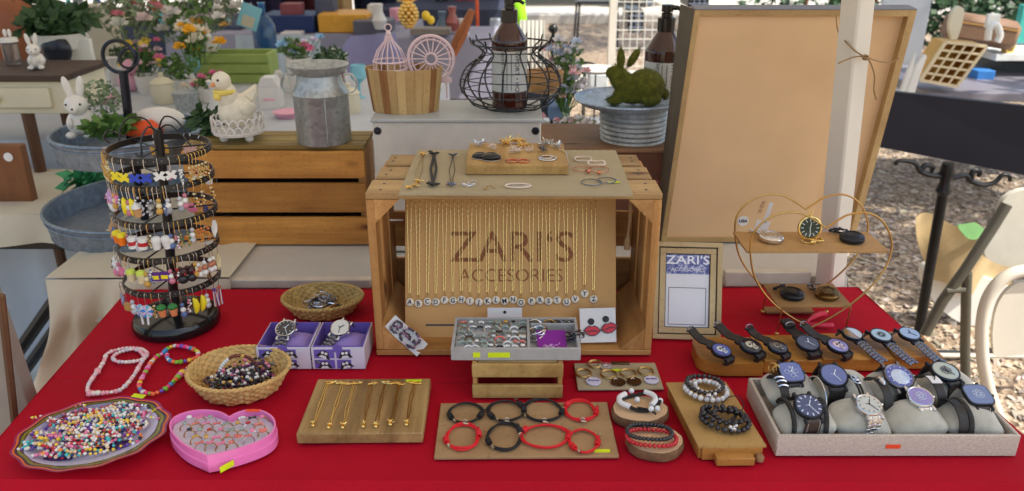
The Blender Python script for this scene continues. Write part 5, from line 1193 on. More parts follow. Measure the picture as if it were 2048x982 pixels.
for k in range(6):
    nn = 9 if k < 4 else 8
    for i in range(nn):
        if rr.random() < .10: continue
        x = e+.010+(xm-2*e-.014)*i/(nn-1)+rr.uniform(-.002,.002); yy = e+(rd_-2*e)*k/6+.001
        if k == 0: yy += .002
        st = rr.randrange(6); g_ = rr.choice(cols); 
        ring_at(A+Vector((x, yy, .0125)), g_, st, rr.choice([silver, silver, brass]), 'slotted in the grey velvet tray', 'rings slotted in the grey tray', rr.uniform(-.25,.25), rr.uniform(-.45,-.1))
for lb, fx, fy, r_, mt, n_ in (('stack of wide silver rings at the left of the purple card', .07, .62, .014, silver, 4), ('tangled dark bronze rings at the right of the purple card', .80, .55, .012, steel, 6)):
    for q in range(n_):
        m = MB(); m.torus((0,0,0), r_*rr.uniform(.85,1.1), .0013, 26, 6); solo(m, 'bangle', mt, lb, 'ring', TR(A+Vector((xm+.006+(rw_-xm)*fx+rr.uniform(0,.008), rd_*fy+rr.uniform(-.012,.008), .010+q*.003)), rr.uniform(0,3), rr.uniform(-.8,.2), rr.uniform(-.4,.4)), lb)
for q, (fx, mt) in enumerate(((.15, silver),(.45, brass),(.6, steel),(.75, steel),(.85, steel))):
    m = MB(); m.torus((0,0,0), .011, .0016, 24, 6, Matrix.Rotation(PI/2, 3, 'X')); solo(m, 'ring', mt, {0:'wide silver ring in the back strip of the tray',1:'gold ring in the back strip of the tray'}.get(q, 'dark steel ring in the back strip of the tray'), 'ring', TR(A+Vector((xm+(rw_-xm)*fx, rd_*.90, .010)), rr.uniform(-.3,.3)), None if q < 2 else 'dark rings in the back strip of the tray')
# ---------------------------------------------------------------- heart stand with pocket watches
yf, yk = 1.277, 1.372
hs = thing('heart_stand', 'brass wire heart-shaped stand with two wooden shelves', 'display stand', TR(T(1620, 668, TS)))
ho = T(1620, 668, TS)
HP = [(1622,655),(1580,632),(1540,600),(1512,560),(1502,520),(1502,480),(1515,455),(1540,435),(1573,425),(1603,427),(1630,441),(1652,456),(1668,446),(1693,431),(1725,425),(1750,431),(1771,450),(1783,482),(1780,512),(1764,546),(1735,580),(1700,610),(1660,636)]
fp = [D(x, y, yf) for x, y in HP]; cen = fp[0]
front = smooth(fp[:12], 5)[:-1]+smooth(fp[11:]+[fp[0]], 5)[:-1]
m = MB(); m.tube([p-ho for p in front], .0017, 8, True); m.build('front_heart', brass, hs)
m = MB(); m.tube([p-ho+Vector((-.002, yk-yf, .000)) for p in front], .0017, 8, True); m.build('back_heart', brass, hs)
zl, zu = D(1630, 612, yf).z, D(1630, 503, yf).z
shelfw = wood('shelf wood', C(190,152,100), C(164,124,74), 0, .7, .6, False, .6)
for nm, z, x0_, x1_ in (('lower_shelf', zl, 1556, 1705), ('upper_shelf', zu, 1494, 1780)):
    a, b_ = D(x0_, 612 if nm[0] == 'l' else 503, yf), D(x1_, 612 if nm[0] == 'l' else 503, yf); m = MB(); m.box(((a.x+b_.x)/2-ho.x, (yf+yk)/2-ho.y, z-ho.z-.002), (b_.x-a.x, yk-yf-.004, .0045), .0005); m.build(nm, shelfw, hs)
for x in (1553, 1688):
    for q in (0, 1):
        a = T(x, 668, TS+.004); a.y += q*(yk-yf-.008); m = MB(); m.cyl(a-ho, Vector((a.x+.004, a.y, zl-.002))-ho, .0013, n=6); m.sphere(a-ho, .0042, 10, 7); m.build('foot', brass, hs)
def pocket(label, p, mat, rz=0, up=False, dialc=None, chm=None):
    M_ = TR(p, rz, R(80) if up else R(4)); t_ = thing('pocket_watch', label, 'pocket watch', M_); r_ = .0215
    m = MB(); m.lathe([(0,0),(r_*.7,.0008),(r_*.97,.003),(r_,.005),(r_*.97,.0068),(r_,.0088),(r_*.9,.0112),(r_*.6,.0128),(0,.0135)] if not up else [(0,0),(r_*.7,.0008),(r_*.97,.003),(r_,.005),(r_*.97,.009),(r_*.86,.0095),(r_*.82,.0075)], 40)
    m.torus((0, r_+.006, .006), .0042, .0009, 16, 5); m.cyl((0, r_*.95, .006), (0, r_+.003, .006), .0026, n=10); m.build('case', mat, t_)
    if up:
        m = MB(); m.lathe([(r_*.83,.0078),(0,.008)], 36); m.build('dial', dialm(C(24,52,46)), t_)
        m = MB(); 
        for k in range(12): a = PI/2-PI/6*k; m.box((math.cos(a)*r_*.64, math.sin(a)*r_*.64, .0083), (.0052,.0011,.0004), M=Matrix.Rotation(a, 4, 'Z'))
        for a, l in ((R(80), .010), (R(-85), .013)): m.box((math.cos(a)*l/2, math.sin(a)*l/2, .0086), (l,.0012,.0004), M=Matrix.Rotation(a, 4, 'Z'))
        m.build('numerals', paper, t_)
    else:
        m = MB(); m.torus((0,0,.0136), r_*.55, .0006, 30, 4); m.torus((0,0,.0118), r_*.84, .0006, 34, 4); m.build('engraving', mat, t_)
    return t_
def chainpile(label, p, mat, n, sx, sy_, h, seed, r_=.0012):
    rr = random.Random(seed); pts = smooth([Vector((rr.uniform(-sx,sx), rr.uniform(-sy_,sy_), rr.uniform(.001,h))) for k in range(n)], 7); m = MB()
    m.tube(pts, [r_*(1.25 if k % 2 else .55) for k in range(len(pts))], 6); solo(m, 'watch_chain', mat, label, 'chain', TR(p))
zU, zL = zu+.0006, zl+.0006
pocket('closed silver pocket watch lying at the left of the upper heart shelf', T(1541, 481, zU), silver, .6); chainpile('silver chain heaped beside the silver pocket watch', T(1515, 466, zU), silver, 9, .016, .009, .007, 1)
pocket('open gold pocket watch with a dark green dial standing on the upper shelf', D(1617, 454, 1.335)-Vector((0,0,0)), gold, 0, True); chainpile('gold chain heaped in front of the gold pocket watch', T(1625, 485, zU), gold, 14, .020, .012, .008, 2)
pocket('closed black pocket watch lying at the right of the upper heart shelf', T(1703, 482, zU), gunmetal, -.5); chainpile('dark chain heaped beside the black pocket watch', T(1680, 468, zU), gunmetal, 11, .018, .008, .012, 3, .0016)
pocket('dark bronze pocket watch at the left of the lower heart shelf', T(1583, 594, zL), gunmetal, .5); chainpile('dark bronze chain left of the lower pocket watches', T(1557, 579, zL), gunmetal, 9, .013, .007, .010, 4, .0014)
pocket('antique brass pocket watch at the right of the lower heart shelf', T(1653, 594, zL), pm('antique bronze', C(120,98,62), .3, 1, .3, 100), -.4); chainpile('brass chain between the two lower pocket watches', T(1627, 579, zL), steel, 9, .013, .007, .010, 5, .0014)
# pliers
t_ = thing('pliers', 'pink handled jewellery pliers lying behind the watch row', 'pliers', TR(T(1610, 655, TS))); pk_ = pm('pink grip', C(240,60,90), .35, 0, .05); o = T(1610, 655, TS)
q = lambda x, y, z=.006: T(x, y, TS)-o+Vector((0,0,z))
m = MB(); m.tube(smooth([q(1612,650), q(1625,640), q(1640,634), q(1652,633)], 4), [.003]*4+[.0045]*4+[.005]*4+[.004], 8); m.build('grip', pk_, t_)
m = MB(); m.tube(smooth([q(1610,650), q(1625,655), q(1645,656), q(1666,657)], 4), [.003]*4+[.0045]*4+[.005]*4+[.004], 8); m.build('grip', pk_, t_)
m = MB(); m.tube([q(1576,649), q(1592,648), q(1612,649)], [.0008,.0025,.0035], 7); m.tube([q(1576,649), q(1592,645), q(1612,647)], [.0008,.002,.003], 7); m.sphere(q(1611,649), .0045, 10, 6, (1,1,.6)); m.build('jaws', brass, t_)
m = MB(); a, b_ = T(1528, 622, TS), T(1625, 624, TS); m.box((0,0,.003), ((b_-a).x, .022, .004), .0006); solo(m, 'wooden_strip', shelfw, 'short pale wood strip lying under the heart stand', 'strip', TR((a+b_)/2))
# ---------------------------------------------------------------- behind the stall
def bpx(x0, y0_, x1, y1, y, d=.05):
    a, b_ = D((x0+x1)/2, y1, y), D((x0+x1)/2, y0_, y); xa, xb = D(x0, (y0_+y1)/2, y).x, D(x1, (y0_+y1)/2, y).x
    return Vector(((xa+xb)/2, y+d/2, (a.z+b_.z)/2)), (xb-xa, d, b_.z-a.z)
def sbox(name, label, cat, mat, x0, y0_, x1, y1, y, d=.05, ch=.002, rz=0, ry=0, group=None):
    c, s = bpx(x0, y0_, x1, y1, y, d); m = MB(); m.box((0,0,0), s, ch); return solo(m, name, mat, label, cat, TR(c, rz, 0, ry), group)
def drapeface(a, b_, drop, amp=.012, folds=9, seed=0, out=Vector((0,-1,0)), n=60, hem=0):
    def fn(u, v):
        p = Vector(a).lerp(Vector(b_), u); q = nz(Vector((u*7, seed, 0)))
        p = p+out*(amp*v*(1+math.sin(u*folds*2*PI+seed+2*q))+.01*v); p.z -= drop*v*(1+hem*nz(Vector((u*5, seed+9, 0)))); p.x += .01*nz(Vector((u*4, v*3, seed)))*v; return p
    return fn
wcloth = cloth_mat('white table cloth', C(200,196,188)); gcloth = cloth_mat('lavender grey cloth', C(150,150,170)); bcloth = cloth_mat('beige cloth', C(200,192,172))
# low white table directly behind the red one
bt_ = thing('table', 'white topped table directly behind the red cloth carrying crates and the tall board', 'table', Vector((0,1.9,0)))
XR = .735; m = MB(); m.box((-.125, .02, .728), (1.64, .72, .032), .006); o = m.build('tabletop', white, bt_)
for x in (-.9, .60):
    for y in (-.28, .32): m = MB(); m.cyl((x,y,0), (x,y,.712), .014, n=10); m.build('leg', steel, bt_)
m = MB(); m.grid(lambda u, v: (-.95+u*(.70+.95), 1.535+v*.72, .7475+.0008*nz(Vector((u*12, v*8, 2)))), 60, 30); m.grid(drapeface((-.95,1.535,.7475), (.70,1.535,.7475), .10, .004, 14, 1), 120, 6); m.grid(drapeface((.70,1.535,.7475), (.70,2.255,.7475), .10, .004, 6, 1, Vector((1,0,0))), 40, 6)
solo(m, 'table_runner', wcloth, 'white paper cover on the table behind the red cloth', 'table cover', sharp=60)
sbox('wooden_plank', 'pale plank lying along the front edge of the white table, left of the crate', 'plank', pm('whitewashed plank', C(206,196,180), .7, 0, .12, 20), 330, 560, 742, 577, 1.515, .02, .002)
sbox('wooden_plank', 'pale plank lying along the front edge of the white table, right of the crate', 'plank', pm('whitewashed plank', C(214,206,190), .7, 0, .12, 20), 1450, 545, 1622, 574, 1.515, .02, .002)
# cloth hanging at the left end
m = MB(); TLc, TRc = Vector((-.96,1.512,.750)), Vector((-.58,1.512,.752))
def hang_l(u, v):
    p = TLc.lerp(TRc, u); q = nz(Vector((u*5, v*2.5, 3))); f = math.sin(u*17+v*2.2+q*2.4)
    p.z += .005*max(0,1-v*20)-.004; p.y -= .008*math.sin(min(1,v*14)*PI/2); p = p+Vector((-.07*v*(1-u)+.05*q*v+.012*math.sin(v*14+u*9)*(1-u), -.085*min(1,v*1.6)*f-.02*v+.10*nz(Vector((u*7+4, v*7, 8)))*min(1,v*2)+.02*math.sin(u*43+v*9)*v, -.60*v*(1-.15*u+.22*nz(Vector((u*6, 1, 1)))))); return p
m.grid(hang_l, 90, 60); m.grid(lambda u, v: TLc.lerp(TRc, u)+Vector((.0, .55*v, .005+.010*nz(Vector((u*7,v*9,0)))*min(1,v*6)+.004*nz(Vector((u*19,v*23,4)))*min(1,v*6))), 30, 10)
solo(m, 'hanging_cloth', cloth_mat('cream cloth', C(214,204,182)), 'beige cloth hanging in folds off the left end of the display table', 'cloth', sharp=80)
# galvanised tiered trays
def galv_mat(name, col=C(150,160,166), r=.38):
    m, t, b, N, L = nodes(name); v = coords(N, L); vo = N('TexVoronoi'); vo.inputs['Scale'].default_value = 110; L(v, vo.inputs['Vector'])
    L(ramp(N, L, vo.outputs['Color'], [(.2, mulc(col, .82)), (.8, mulc(col, 1.12))]), b.inputs['Base Color']); b.inputs['Metallic'].default_value = .55
    b.inputs['Roughness'].default_value = r; L(ramp(N, L, noi(N, L, v, 12, 3), [(.3, (.3,.3,.3,1)), (.7, (.6,.6,.6,1))]), b.inputs['Roughness']); bump(N, L, b, noi(N, L, v, 30, 3), .2, .002); return m
galv = galv_mat('galvanised steel', C(172,178,180)); galvd = galv_mat('aged galvanised steel', C(128,140,154))
def pan(t_, name, c, r_, h, flute=0):
    m = MB(); n = 96
    for off, top in ((0, 1), (.003, 0)):
        m.grid(lambda u, v: c+Vector(((r_-.004*(1-v)-off+(flute*math.sin(u*2*PI*40) if .15 < v < .85 else 0))*math.cos(2*PI*u)*(.97+.03*v), (r_-off+(flute*math.sin(u*2*PI*40) if .15 < v < .85 else 0))*math.sin(2*PI*u)*(.97+.03*v), h*v)), n*2, 8, True)
    m.lathe([(0,.001),(r_*.97,.001)], 64, c); m.lathe([(0,.004),(r_*.965,.004)], 64, c); m.torus(c+Vector((0,0,h)), r_+.001, .004, 80, 6); m.torus(c+Vector((0,0,h*.75)), r_, .0018, 80, 5); return m.build(name, galvd, t_)
tt = T(290, 505, .75); tt.y = 1.86; tt.x = D(300, 490, 1.86).x; tier = thing('tiered_tray', 'two tier galvanised tray stand with a ring-topped pole behind the earring stand', 'tiered tray', TR((tt.x, 1.86, .750)))
pan(tier, 'lower_pan', Vector((.01,0,0)), .222, .055, .0012)
mz = D(250, 288, 1.86).z-.750; pan(tier, 'upper_pan', Vector((.0,0,mz-.02)), .166, .055, .0012)
m = MB(); tp = D(246, 140, 1.86)-Vector((tt.x, 1.86, .75)); m.tube([(0,0,0), (0,0,mz), tp], .0105, 10); m.build('pole', gunmetal, tier)
m = MB(); m.torus(tp+Vector((-.004,0,.03)), .036, .0045, 36, 8, Matrix.Rotation(PI/2, 3, 'X')); m.torus(tp+Vector((.018,0,.026)), .022, .003, 30, 8, Matrix.Rotation(1.1, 3, 'X')); m.build('ring_handle', gunmetal, tier)
# ------------- small goods builders
leafm = [foliage('leaf green', C(60,96,40), C(96,128,56)), foliage('deep green', C(30,60,34), C(56,88,44)), foliage('grey green', C(100,120,90), C(140,156,120))]
def leaves(mb, c, rad, n, s, rr, flat=.6):
    for _ in range(n):
        d = Vector((rr.gauss(0,1), rr.gauss(0,1), rr.gauss(0,1))).normalized()*rr.random()**.4; p = Vector(c)+Vector((d.x*rad[0], d.y*rad[1], d.z*rad[2]))
        a = Vector((rr.uniform(-1,1), rr.uniform(-1,1), rr.uniform(-.6,.9))).normalized()*s*rr.uniform(.6,1.3); b_ = a.orthogonal().normalized()*s*.3; mb.quad(p, p+a*.5+b_, p+a, p+a*.5-b_)
def bunny(label, p, h, mat, rz=0, pose='sit'):
    t_ = thing('bunny_figure', label, 'figurine', TR(p, rz, 0, 0, h/.1)); m = MB()
    m.grid(lambda u, v: Vector((math.cos(2*PI*u)*.026*math.sin(PI*min(max(v,.02),.98))**.6*(1.1-.35*v), math.sin(2*PI*u)*.030*math.sin(PI*min(max(v,.02),.98))**.6*(1.1-.35*v)+.004*v, .052*v)), 20, 12, True)
    m.sphere((0,-.010,.056), .019, 16, 10, (1,1.1,.95)); m.sphere((0,-.028,.052), .008, 10, 7)
    for s in (-1, 1): m.sphere((s*.014,-.020,.006), .0095, 10, 7, (1,1.4,.7)); m.sphere((s*.011,-.024,.028), .007, 8, 6, (.8,1,1.4))
    m.sphere((0,.030,.014), .009, 8, 6); m.build('body', mat, t_)
    for s in (-1, 1): m = MB(); m.sphere((s*.010, -.006, .085), .020, 12, 8, (.34,.2,1), Matrix.Rotation(s*.18, 3, 'Y')); m.build('ear', mat, t_)
    m = MB(); [m.sphere((s*.011,-.026,.060), .0022, 8, 5) for s in (-1, 1)]; m.sphere((0,-.0355,.054), .002, 6, 4); m.build('face', ink, t_); return t_
def cup(label, p, r_, h, mat, handle=0, name='cup', cat='cup', taper=.8):
    t_ = thing(name, label, cat, TR(p)); m = MB(); m.lathe([(0,0),(r_*taper,0),(r_*.95,h*.5),(r_,h),(r_-.003,h),(r_*.9,h*.5),(r_*taper-.003,.004),(0,.004)], 28); m.build('body', mat, t_)
    if handle: m = MB(); m.torus((handle*(r_+.006),0,h*.55), h*.26, .0035, 20, 6, Matrix.Rotation(PI/2, 3, 'X')); m.build('handle', mat, t_)
    return t_
def potplant(label, p, r_, h, leaf, plant_h, seed, pot=white, w_=1.6, n=260):
    t_ = thing('potted_plant', label, 'plant', TR(p)); m = MB(); m.lathe([(0,0),(r_*.75,0),(r_,h),(r_*.92,h),(r_*.9,h*.9),(0,h*.88)], 24); m.build('pot', pot, t_)
    rr = random.Random(seed); m = MB(); leaves(m, (0,0,h+plant_h*.45), (r_*w_, r_*w_, plant_h*.55), n, r_*.5, rr)
    for k in range(8): m.tube([(0,0,h*.8), (rr.uniform(-r_,r_), rr.uniform(-r_,r_), h+plant_h*.7)], .0012, 4)
    m.build('leaves', leaf, t_); return t_
def flowers(label, p, cols, n, spread, s, seed, leaf=None):
    t_ = thing('flower_bunch', label, 'flowers', TR(p)); rr = random.Random(seed); m = MB(); lf = MB()
    for k in range(int(n*1.5)):
        c = Vector((rr.gauss(0, spread[0]), rr.gauss(0, .04), rr.uniform(0, spread[1]))); m.col = rr.choice(cols)[:3]; ss_ = s*.62*rr.uniform(.6,1.3)
        for q in range(9):
            a = 2*PI*q/5+k; e_ = .3+.6*(q > 4); d = Vector((math.cos(a)*math.cos(e_), math.sin(a)*math.cos(e_)-.3, math.sin(e_))); u = d.orthogonal().normalized()*ss_*.35
            m.add([c, c+d*ss_*.6+u, c+d*ss_, c+d*ss_*.6-u], [(0,1,2,3)])
        lf.tube([Vector((c.x*.2, c.y, -.05)), c], .0015, 4)
    leaves(lf, (0,0,spread[1]*.4), (spread[0]*1.6, .05, spread[1]*.6), n*14, s*.6, rr)
    ob_ = m.build('petals', matte, t_); ob_['kind'] = 'stuff'; lf.build('leaves', leaf or leafm[0], t_); return t_
# desk with drawer at the far left
YD = 2.3; zt_ = D(60, 150, YD).z; dk_ = thing('writing_desk', 'cream desk with one drawer and a dark brown top at the upper left', 'desk', TR((D(128,150,YD).x-.45, YD, 0)))
dw = .9; m = MB(); m.box((.0, .125, zt_-.009), (dw+.01, .27, .018), .003); m.build('top', wood('walnut top', C(92,70,58), C(60,44,38), 0, .6), dk_)
zb_ = D(60, 228, YD).z; hh_ = zt_-.018-zb_
m = MB(); m.box((0, .125, zb_+hh_/2), (dw-.01, .24, hh_), .002); m.build('carcass', cream, dk_)
m = MB(); m.box((dw/2-.20, -.001, zb_+hh_/2), (.30, .012, hh_*.62), .003); o = m.build('drawer', cream, dk_); m = MB(); m.sphere((dw/2-.20, -.014, zb_+hh_/2), .012, 12, 8); m.build('knob', cream, o)
for x in (dw/2-.14, -dw/2+.04):
    for y in (.02, .22): m = MB(); m.cyl((x, y, 0), (x, y, zb_), .013, .018, 8); m.build('leg', wood('leg wood', C(110,76,50), C(80,52,34), 2), dk_)
white2 = pm('white ceramic', C(222,218,212), .25, 0, .03)
p = T(76, 137, zt_+.001); bunny('white ceramic bunny sitting on the brown desk top', p, .098, white2, .3)
p = T(28, 128, zt_+.001); t_ = thing('glass_jar', 'glass jar with a small white bunny finial on the desk', 'jar', TR(p)); m = MB(); m.lathe([(0,0),(.022,0),(.023,.06),(.018,.066)], 24); m.build('jar', pm('smoky glass', C(150,140,136), .1, 0, .05, 20, Transmission_Weight=.6), t_); m = MB(); m.lathe([(0,.066),(.026,.066),(.024,.078),(0,.080)], 20); [m.sphere((s*.007,0,.092), .012, 10, 6, (.5,.4,1)) for s in (-1,1)]; m.build('lid', white2, t_)
sbox('wooden_cabinet', 'plain brown wooden cabinet side at the left edge below the desk', 'cabinet', wood('cabinet side', C(140,88,48), C(110,66,34), 2, .4, .5, False), -160, 292, 62, 490, 2.05, .03)
m = MB(); m.lathe([(0,0),(.012,0),(.012,.002),(0,.003)], 16); solo(m, 'white_sticker', paper, 'round white sticker on the brown cabinet side', 'sticker', TR(D(17, 314, 2.048), 0, PI/2))
potplant('leafy green plant in a long white planter above the desk', D(125, 95, 2.75), .095, .05, leafm[1], .075, 4, white, 1.15, 500)
m = MB(); m.sphere((0,0,0), .05, 20, 12, (1,.4,1)); solo(m, 'dark_vase', pm('navy vase', C(24,28,44), .25, 0, 0), 'round dark vase behind the white ceramic bunny', 'vase', TR(D(113, 100, 2.68)))
sbox('photo_frame', 'small white frame standing right of the dark vase', 'frame', white, 138, 78, 182, 122, 2.72, .02)
sbox('cloth_panel', 'tall beige cloth panel behind the ring-topped pole', 'cloth', bcloth, 178, 10, 232, 196, 3.7, .08)
# left low area
m = MB(); m.grid(drapeface((-2.0,1.95,.735), (-1.06,1.95,.735), .075, .012, 4, 3, hem=.8), 60, 8); m.grid(lambda u, v: (-2.0+.94*u, 1.95+.4*v, .735+.004*nz(Vector((u*9,v*5,0)))), 30, 10); solo(m, 'beige_cloth', bcloth, 'crumpled beige cloth draped over the dark bench at the left edge', 'cloth', sharp=80)
t_ = thing('folding_bench', 'dark folding bench frame under the beige cloth at the left', 'bench', TR((-1.5, 2.15, 0))); m = MB(); m.box((0, 0, .668), (.92, .36, .08), .004); m.build('seat', blackm, t_)
for s in (-1, 1): m = MB(); m.tube([(.38, s*.15, .63), (-.15, s*.15, .0)], .018, 8); m.build('leg', blackm, t_)
shm = pm('sunlit white sheet plastic', C(250,248,236), .5, 0, .05, 6)  # extra pale colour stands in for sunlight on the sheet
m = MB(); m.grid(lambda u, v: (-2.35+1.15*u, 2.55+.02*math.sin(u*9), .62*v), 30, 12); m.grid(lambda u, v: (-2.35+1.15*u, 2.05+.5*v+.04*math.sin(u*7), .03+.03*math.sin(u*13+v*5)*.5), 40, 12); solo(m, 'plastic_sheet', shm, 'bright white plastic sheet hanging and bunched on the ground at the far left', 'sheet', sharp=80)
c, s = bpx(-120, 560, 30, 905, 1.12, .03); m = MB(); m.box((0,0,0), s, .002); solo(m, 'grey_panel', pm('grey panel', C(150,142,132), .6, 0, .06), 'grey board leaning at the left edge beside the red table', 'board', TR(c, 0, 0, R(-4)))
m = MB(); a, b_ = D(2, 590, 1.10), D(34, 880, 1.10); m.tube([a, b_], .006, 6); solo(m, 'wooden_rail', wood('rail', C(120,84,56), C(90,60,40), 2), 'thin brown rail on the edge of the grey board', 'rail')
# big table B with white cloth
m = MB(); ZB2 = .80; x0, x1, y0_, y1 = -2.3, -.28, 2.45, 3.6
m.grid(lambda u, v: (x0+(x1-x0)*u, y0_+(y1-y0_)*v, ZB2+.003*nz(Vector((u*9, v*5, 1)))), 50, 30); m.grid(drapeface((x0,y0_,ZB2), (x1,y0_,ZB2), .79, .02, 12, 5), 160, 16); m.grid(drapeface((x1,y0_,ZB2), (x1,y1,ZB2), .79, .02, 6, 5, Vector((1,0,0))), 80, 12)
t_ = solo(m, 'covered_table', cloth_mat('pale blue white cloth', C(196,200,206)), 'long table under a pale cloth carrying the spring decorations', 'table', sharp=70)
bunny('white ceramic bunny figure standing in the upper galvanised pan', D(168, 268, 1.86)-Vector((0,0,.004)), .135, white2, .2)
m = MB(); m.tube([(-.05,0,0),(-.02,0,.004),(.03,0,.003),(.055,0,0)], [.004,.017,.024,.006], 12); t_ = solo(m, 'carrot_ornament', pm('orange felt', C(226,84,36), .7, 0, .08), 'orange carrot ornament lying in the upper galvanised pan', 'ornament', TR(D(278, 262, 1.83)))
m = MB(); m.sphere((0,0,0), .05, 18, 10, (1.25,.8,.62)); solo(m, 'white_egg', white2, 'large white egg shape behind the orange carrot', 'ornament', TR(D(318, 240, 1.90)))
m = MB(); rr = random.Random(3); leaves(m, (0,0,.01), (.06,.04,.02), 160, .03, rr); solo(m, 'green_leaves', leafm[0], 'green artificial leaves around the carrot in the upper pan', 'leaves', TR(D(225, 262, 1.82)))
m = MB(); leaves(m, (0,0,.05), (.05,.04,.05), 220, .014, rr); m.tube([(0,0,0),(0,0,.07)], .003, 5); solo(m, 'herb_sprig', leafm[2], 'grey green herb sprig beside the pole in the upper pan', 'plant', TR(D(208, 240, 1.9)))
m = MB(); leaves(m, (0,0,.02), (.055,.03,.03), 120, .05, rr); solo(m, 'green_ribbon', foliage('bright leaves', C(30,110,76), C(60,150,96)), 'bright green leafy ribbon above the lower galvanised pan', 'leaves', TR(D(185, 375, 2.1)))
m = MB(); leaves(m, (0,0,.02), (.025,.02,.045), 90, .03, rr); solo(m, 'green_grass_tuft', leafm[1], 'tuft of green grass between the earring stand and the white pedestal', 'plant', TR(D(412, 265, 1.80)))
def onB(px, py): return T(px, py, ZB2)
pinkf = pm('pink felt', C(230,170,190), .8, 0, .1); sbl = pm('pale blue', C(130,190,206), .5, 0, .05)
cup('white teacup holding pink and yellow flowers behind the ring pole', onB(297,186), .042, .07, white2, 1); flowers('pink and yellow silk flowers in the teacup', onB(297,180)+Vector((0,0,.09)), [PK, C(244,214,90), C(246,214,220)], 18, (.03,.10), .035, 3)
m = MB(); m.sphere((0,0,.04), .045, 14, 9, (1,.7,.9)); m.sphere((.02,-.01,.10), .03, 12, 8); solo(m, 'pink_plush', pinkf, 'pink plush figure left of the white teacup', 'plush', TR(onB(262,183)))
potplant('green herb in a white pot right of the teacup', onB(364,188), .042, .06, leafm[0], .09, 7); cup('round white bucket with small flowers left of the chick', onB(420,205), .035, .055, white2, -1)
flowers('cream and pink flowers in the white bucket left of the chick', onB(415,200)+Vector((0,0,.05)), [C(240,226,206), PK], 10, (.03,.04), .028, 9)
m = MB(); 
gc = thing('green_crate', 'pale green slatted crate behind the yellow and white chick', 'crate', TR(onB(470,168))); gmat = pm('pale green paint', C(150,170,90), .6, 0, .1)
for z in (.02, .062, .104): m = MB(); m.box((0,0,z), (.30,.012,.034), .002); m.build('slat', gmat, gc)
for s in (-1, 1): m = MB(); m.box((s*.142,.07,.062), (.014,.14,.12), .002); m.build('end_board', gmat, gc)
m = MB(); m.box((0,.14,.062), (.29,.012,.12), .002); m.build('back_slat', gmat, gc)
cup('white bowl with a bunny-shaped lid on the green crate', onB(470,168)+Vector((-.10,.05,.125)), .05, .055, white2, 0, 'bowl', 'bowl', .5); bunny('small white bunny head in the bowl on the green crate', onB(470,168)+Vector((-.11,.05,.165)), .08, white2)
m = MB(); m.box((0,0,.05), (.085,.003,.10), .001); t_ = solo(m, 'gift_card', sbl, 'pale turquoise card tilted behind the green crate', 'card', TR(onB(470,168)+Vector((.01,.2,.20)), .1, 0, R(22))); m = MB(); m.box((.0,-.003,.03), (.05,.002,.045)); m.build('print', bcloth, t_)
def bluebottle(label, p, s):
    t_ = thing('blue_bottle', label, 'bottle', TR(p, 0,0,0,s)); m = MB(); m.lathe([(0,0),(.05,0),(.052,.01),(.052,.12),(.035,.155),(.016,.17),(.015,.22),(.018,.225)], 28); m.build('body', pm('blue glass', C(50,100,150), .08, 0, .05, 20, Transmission_Weight=.5), t_); return t_
bluebottle('blue glass bottle standing behind the green crate', onB(510,120)+Vector((0,.2,0)), 1.1)
t_ = cup('tall white watering jug with a pale blue flower', onB(592,205)+Vector((0,.1,0)), .05, .15, white2, 1, 'jug', 'jug', .7); flowers('pale blue and pink flowers in the white jug', onB(585,200)+Vector((0,.1,.15)), [C(160,200,230), PK, C(230,220,240)], 12, (.035,.06), .035, 12)
t_ = potplant('red stemmed plant with a large white rose behind the milk can', onB(650,205)+Vector((0,.15,0)), .045, .08, leafm[1], .10, 13, pm('terracotta', C(150,70,50), .7)); flowers('large white rose above the milk can', onB(668,190)+Vector((0,.1,.10)), [C(222,230,214)], 10, (.012,.03), .055, 14)
t_ = thing('house_box', 'white house-shaped box with a pink band behind the chick', 'box', TR(onB(545,215))); m = MB(); m.box((0,0,.04), (.075,.06,.08), .002); m.prism([(-.0375,0),(.0375,0),(.022,.032),(-.022,.032)], -.03, .03, Matrix.Rotation(PI/2, 3, 'X'), (0,0,.08)); m.build('body', white2, t_); m = MB(); m.box((0,-.031,.035), (.04,.002,.008)); m.build('band', pinkf, t_)
# white pierced pedestal with the chick
zc2 = .75+rh+.012; c = Vector((D(480,285,1.76).x, 1.762, zc2)); ped = thing('pierced_pedestal', 'round white pierced-edge pedestal on the rear crate', 'pedestal', TR(c)); r_ = .055
for a in (R(215), R(325), R(90)): m = MB(); m.sphere((math.cos(a)*r_*.62, math.sin(a)*r_*.62, .009), .010, 12, 8); m.build('foot', white2, ped)
m = MB(); m.lathe([(0,.018),(r_,.018),(r_,.023),(0,.023)], 40); m.torus((0,0,.023), r_, .002, 40, 6)
for k in range(20):
    a0 = 2*PI*k/20
    for row in (0, 1):
        a = a0+row*PI/20; cc_ = Vector((math.cos(a)*r_, math.sin(a)*r_, .024+.016*row)); pts = [cc_+Vector((-math.sin(a), math.cos(a), 0))*.0088*math.cos(t)+Vector((0,0,.015*math.sin(t))) for t in [PI*q/7 for q in range(8)]]; m.tube(pts, .0019, 5)
m.build('pierced_dish', white2, ped)
ck = thing('chick_figure', 'white and yellow plush chick sitting in the pierced pedestal', 'figurine', TR(c+Vector((0,0,.024)), R(-35), 0, 0, 1.0)); wf = pm('white felt', C(230,222,202), .9, 0, .1, 60, .4, 200, .002); yf2 = pm('yellow felt', C(236,214,110), .9, 0, .1)
m = MB(); m.sphere((0,0,.042), .040, 22, 14, (.88,1.0,.95)); m.sphere((0,-.018,.076), .022, 16, 10, (1,1,1.5)); m.sphere((0,-.028,.110), .0205, 18, 12, (1,1,1.05)); m.tube([(0,.03,.06),(0,.05,.075),(0,.06,.09)], [.02,.012,.003], 8); m.build('body', wf, ck)
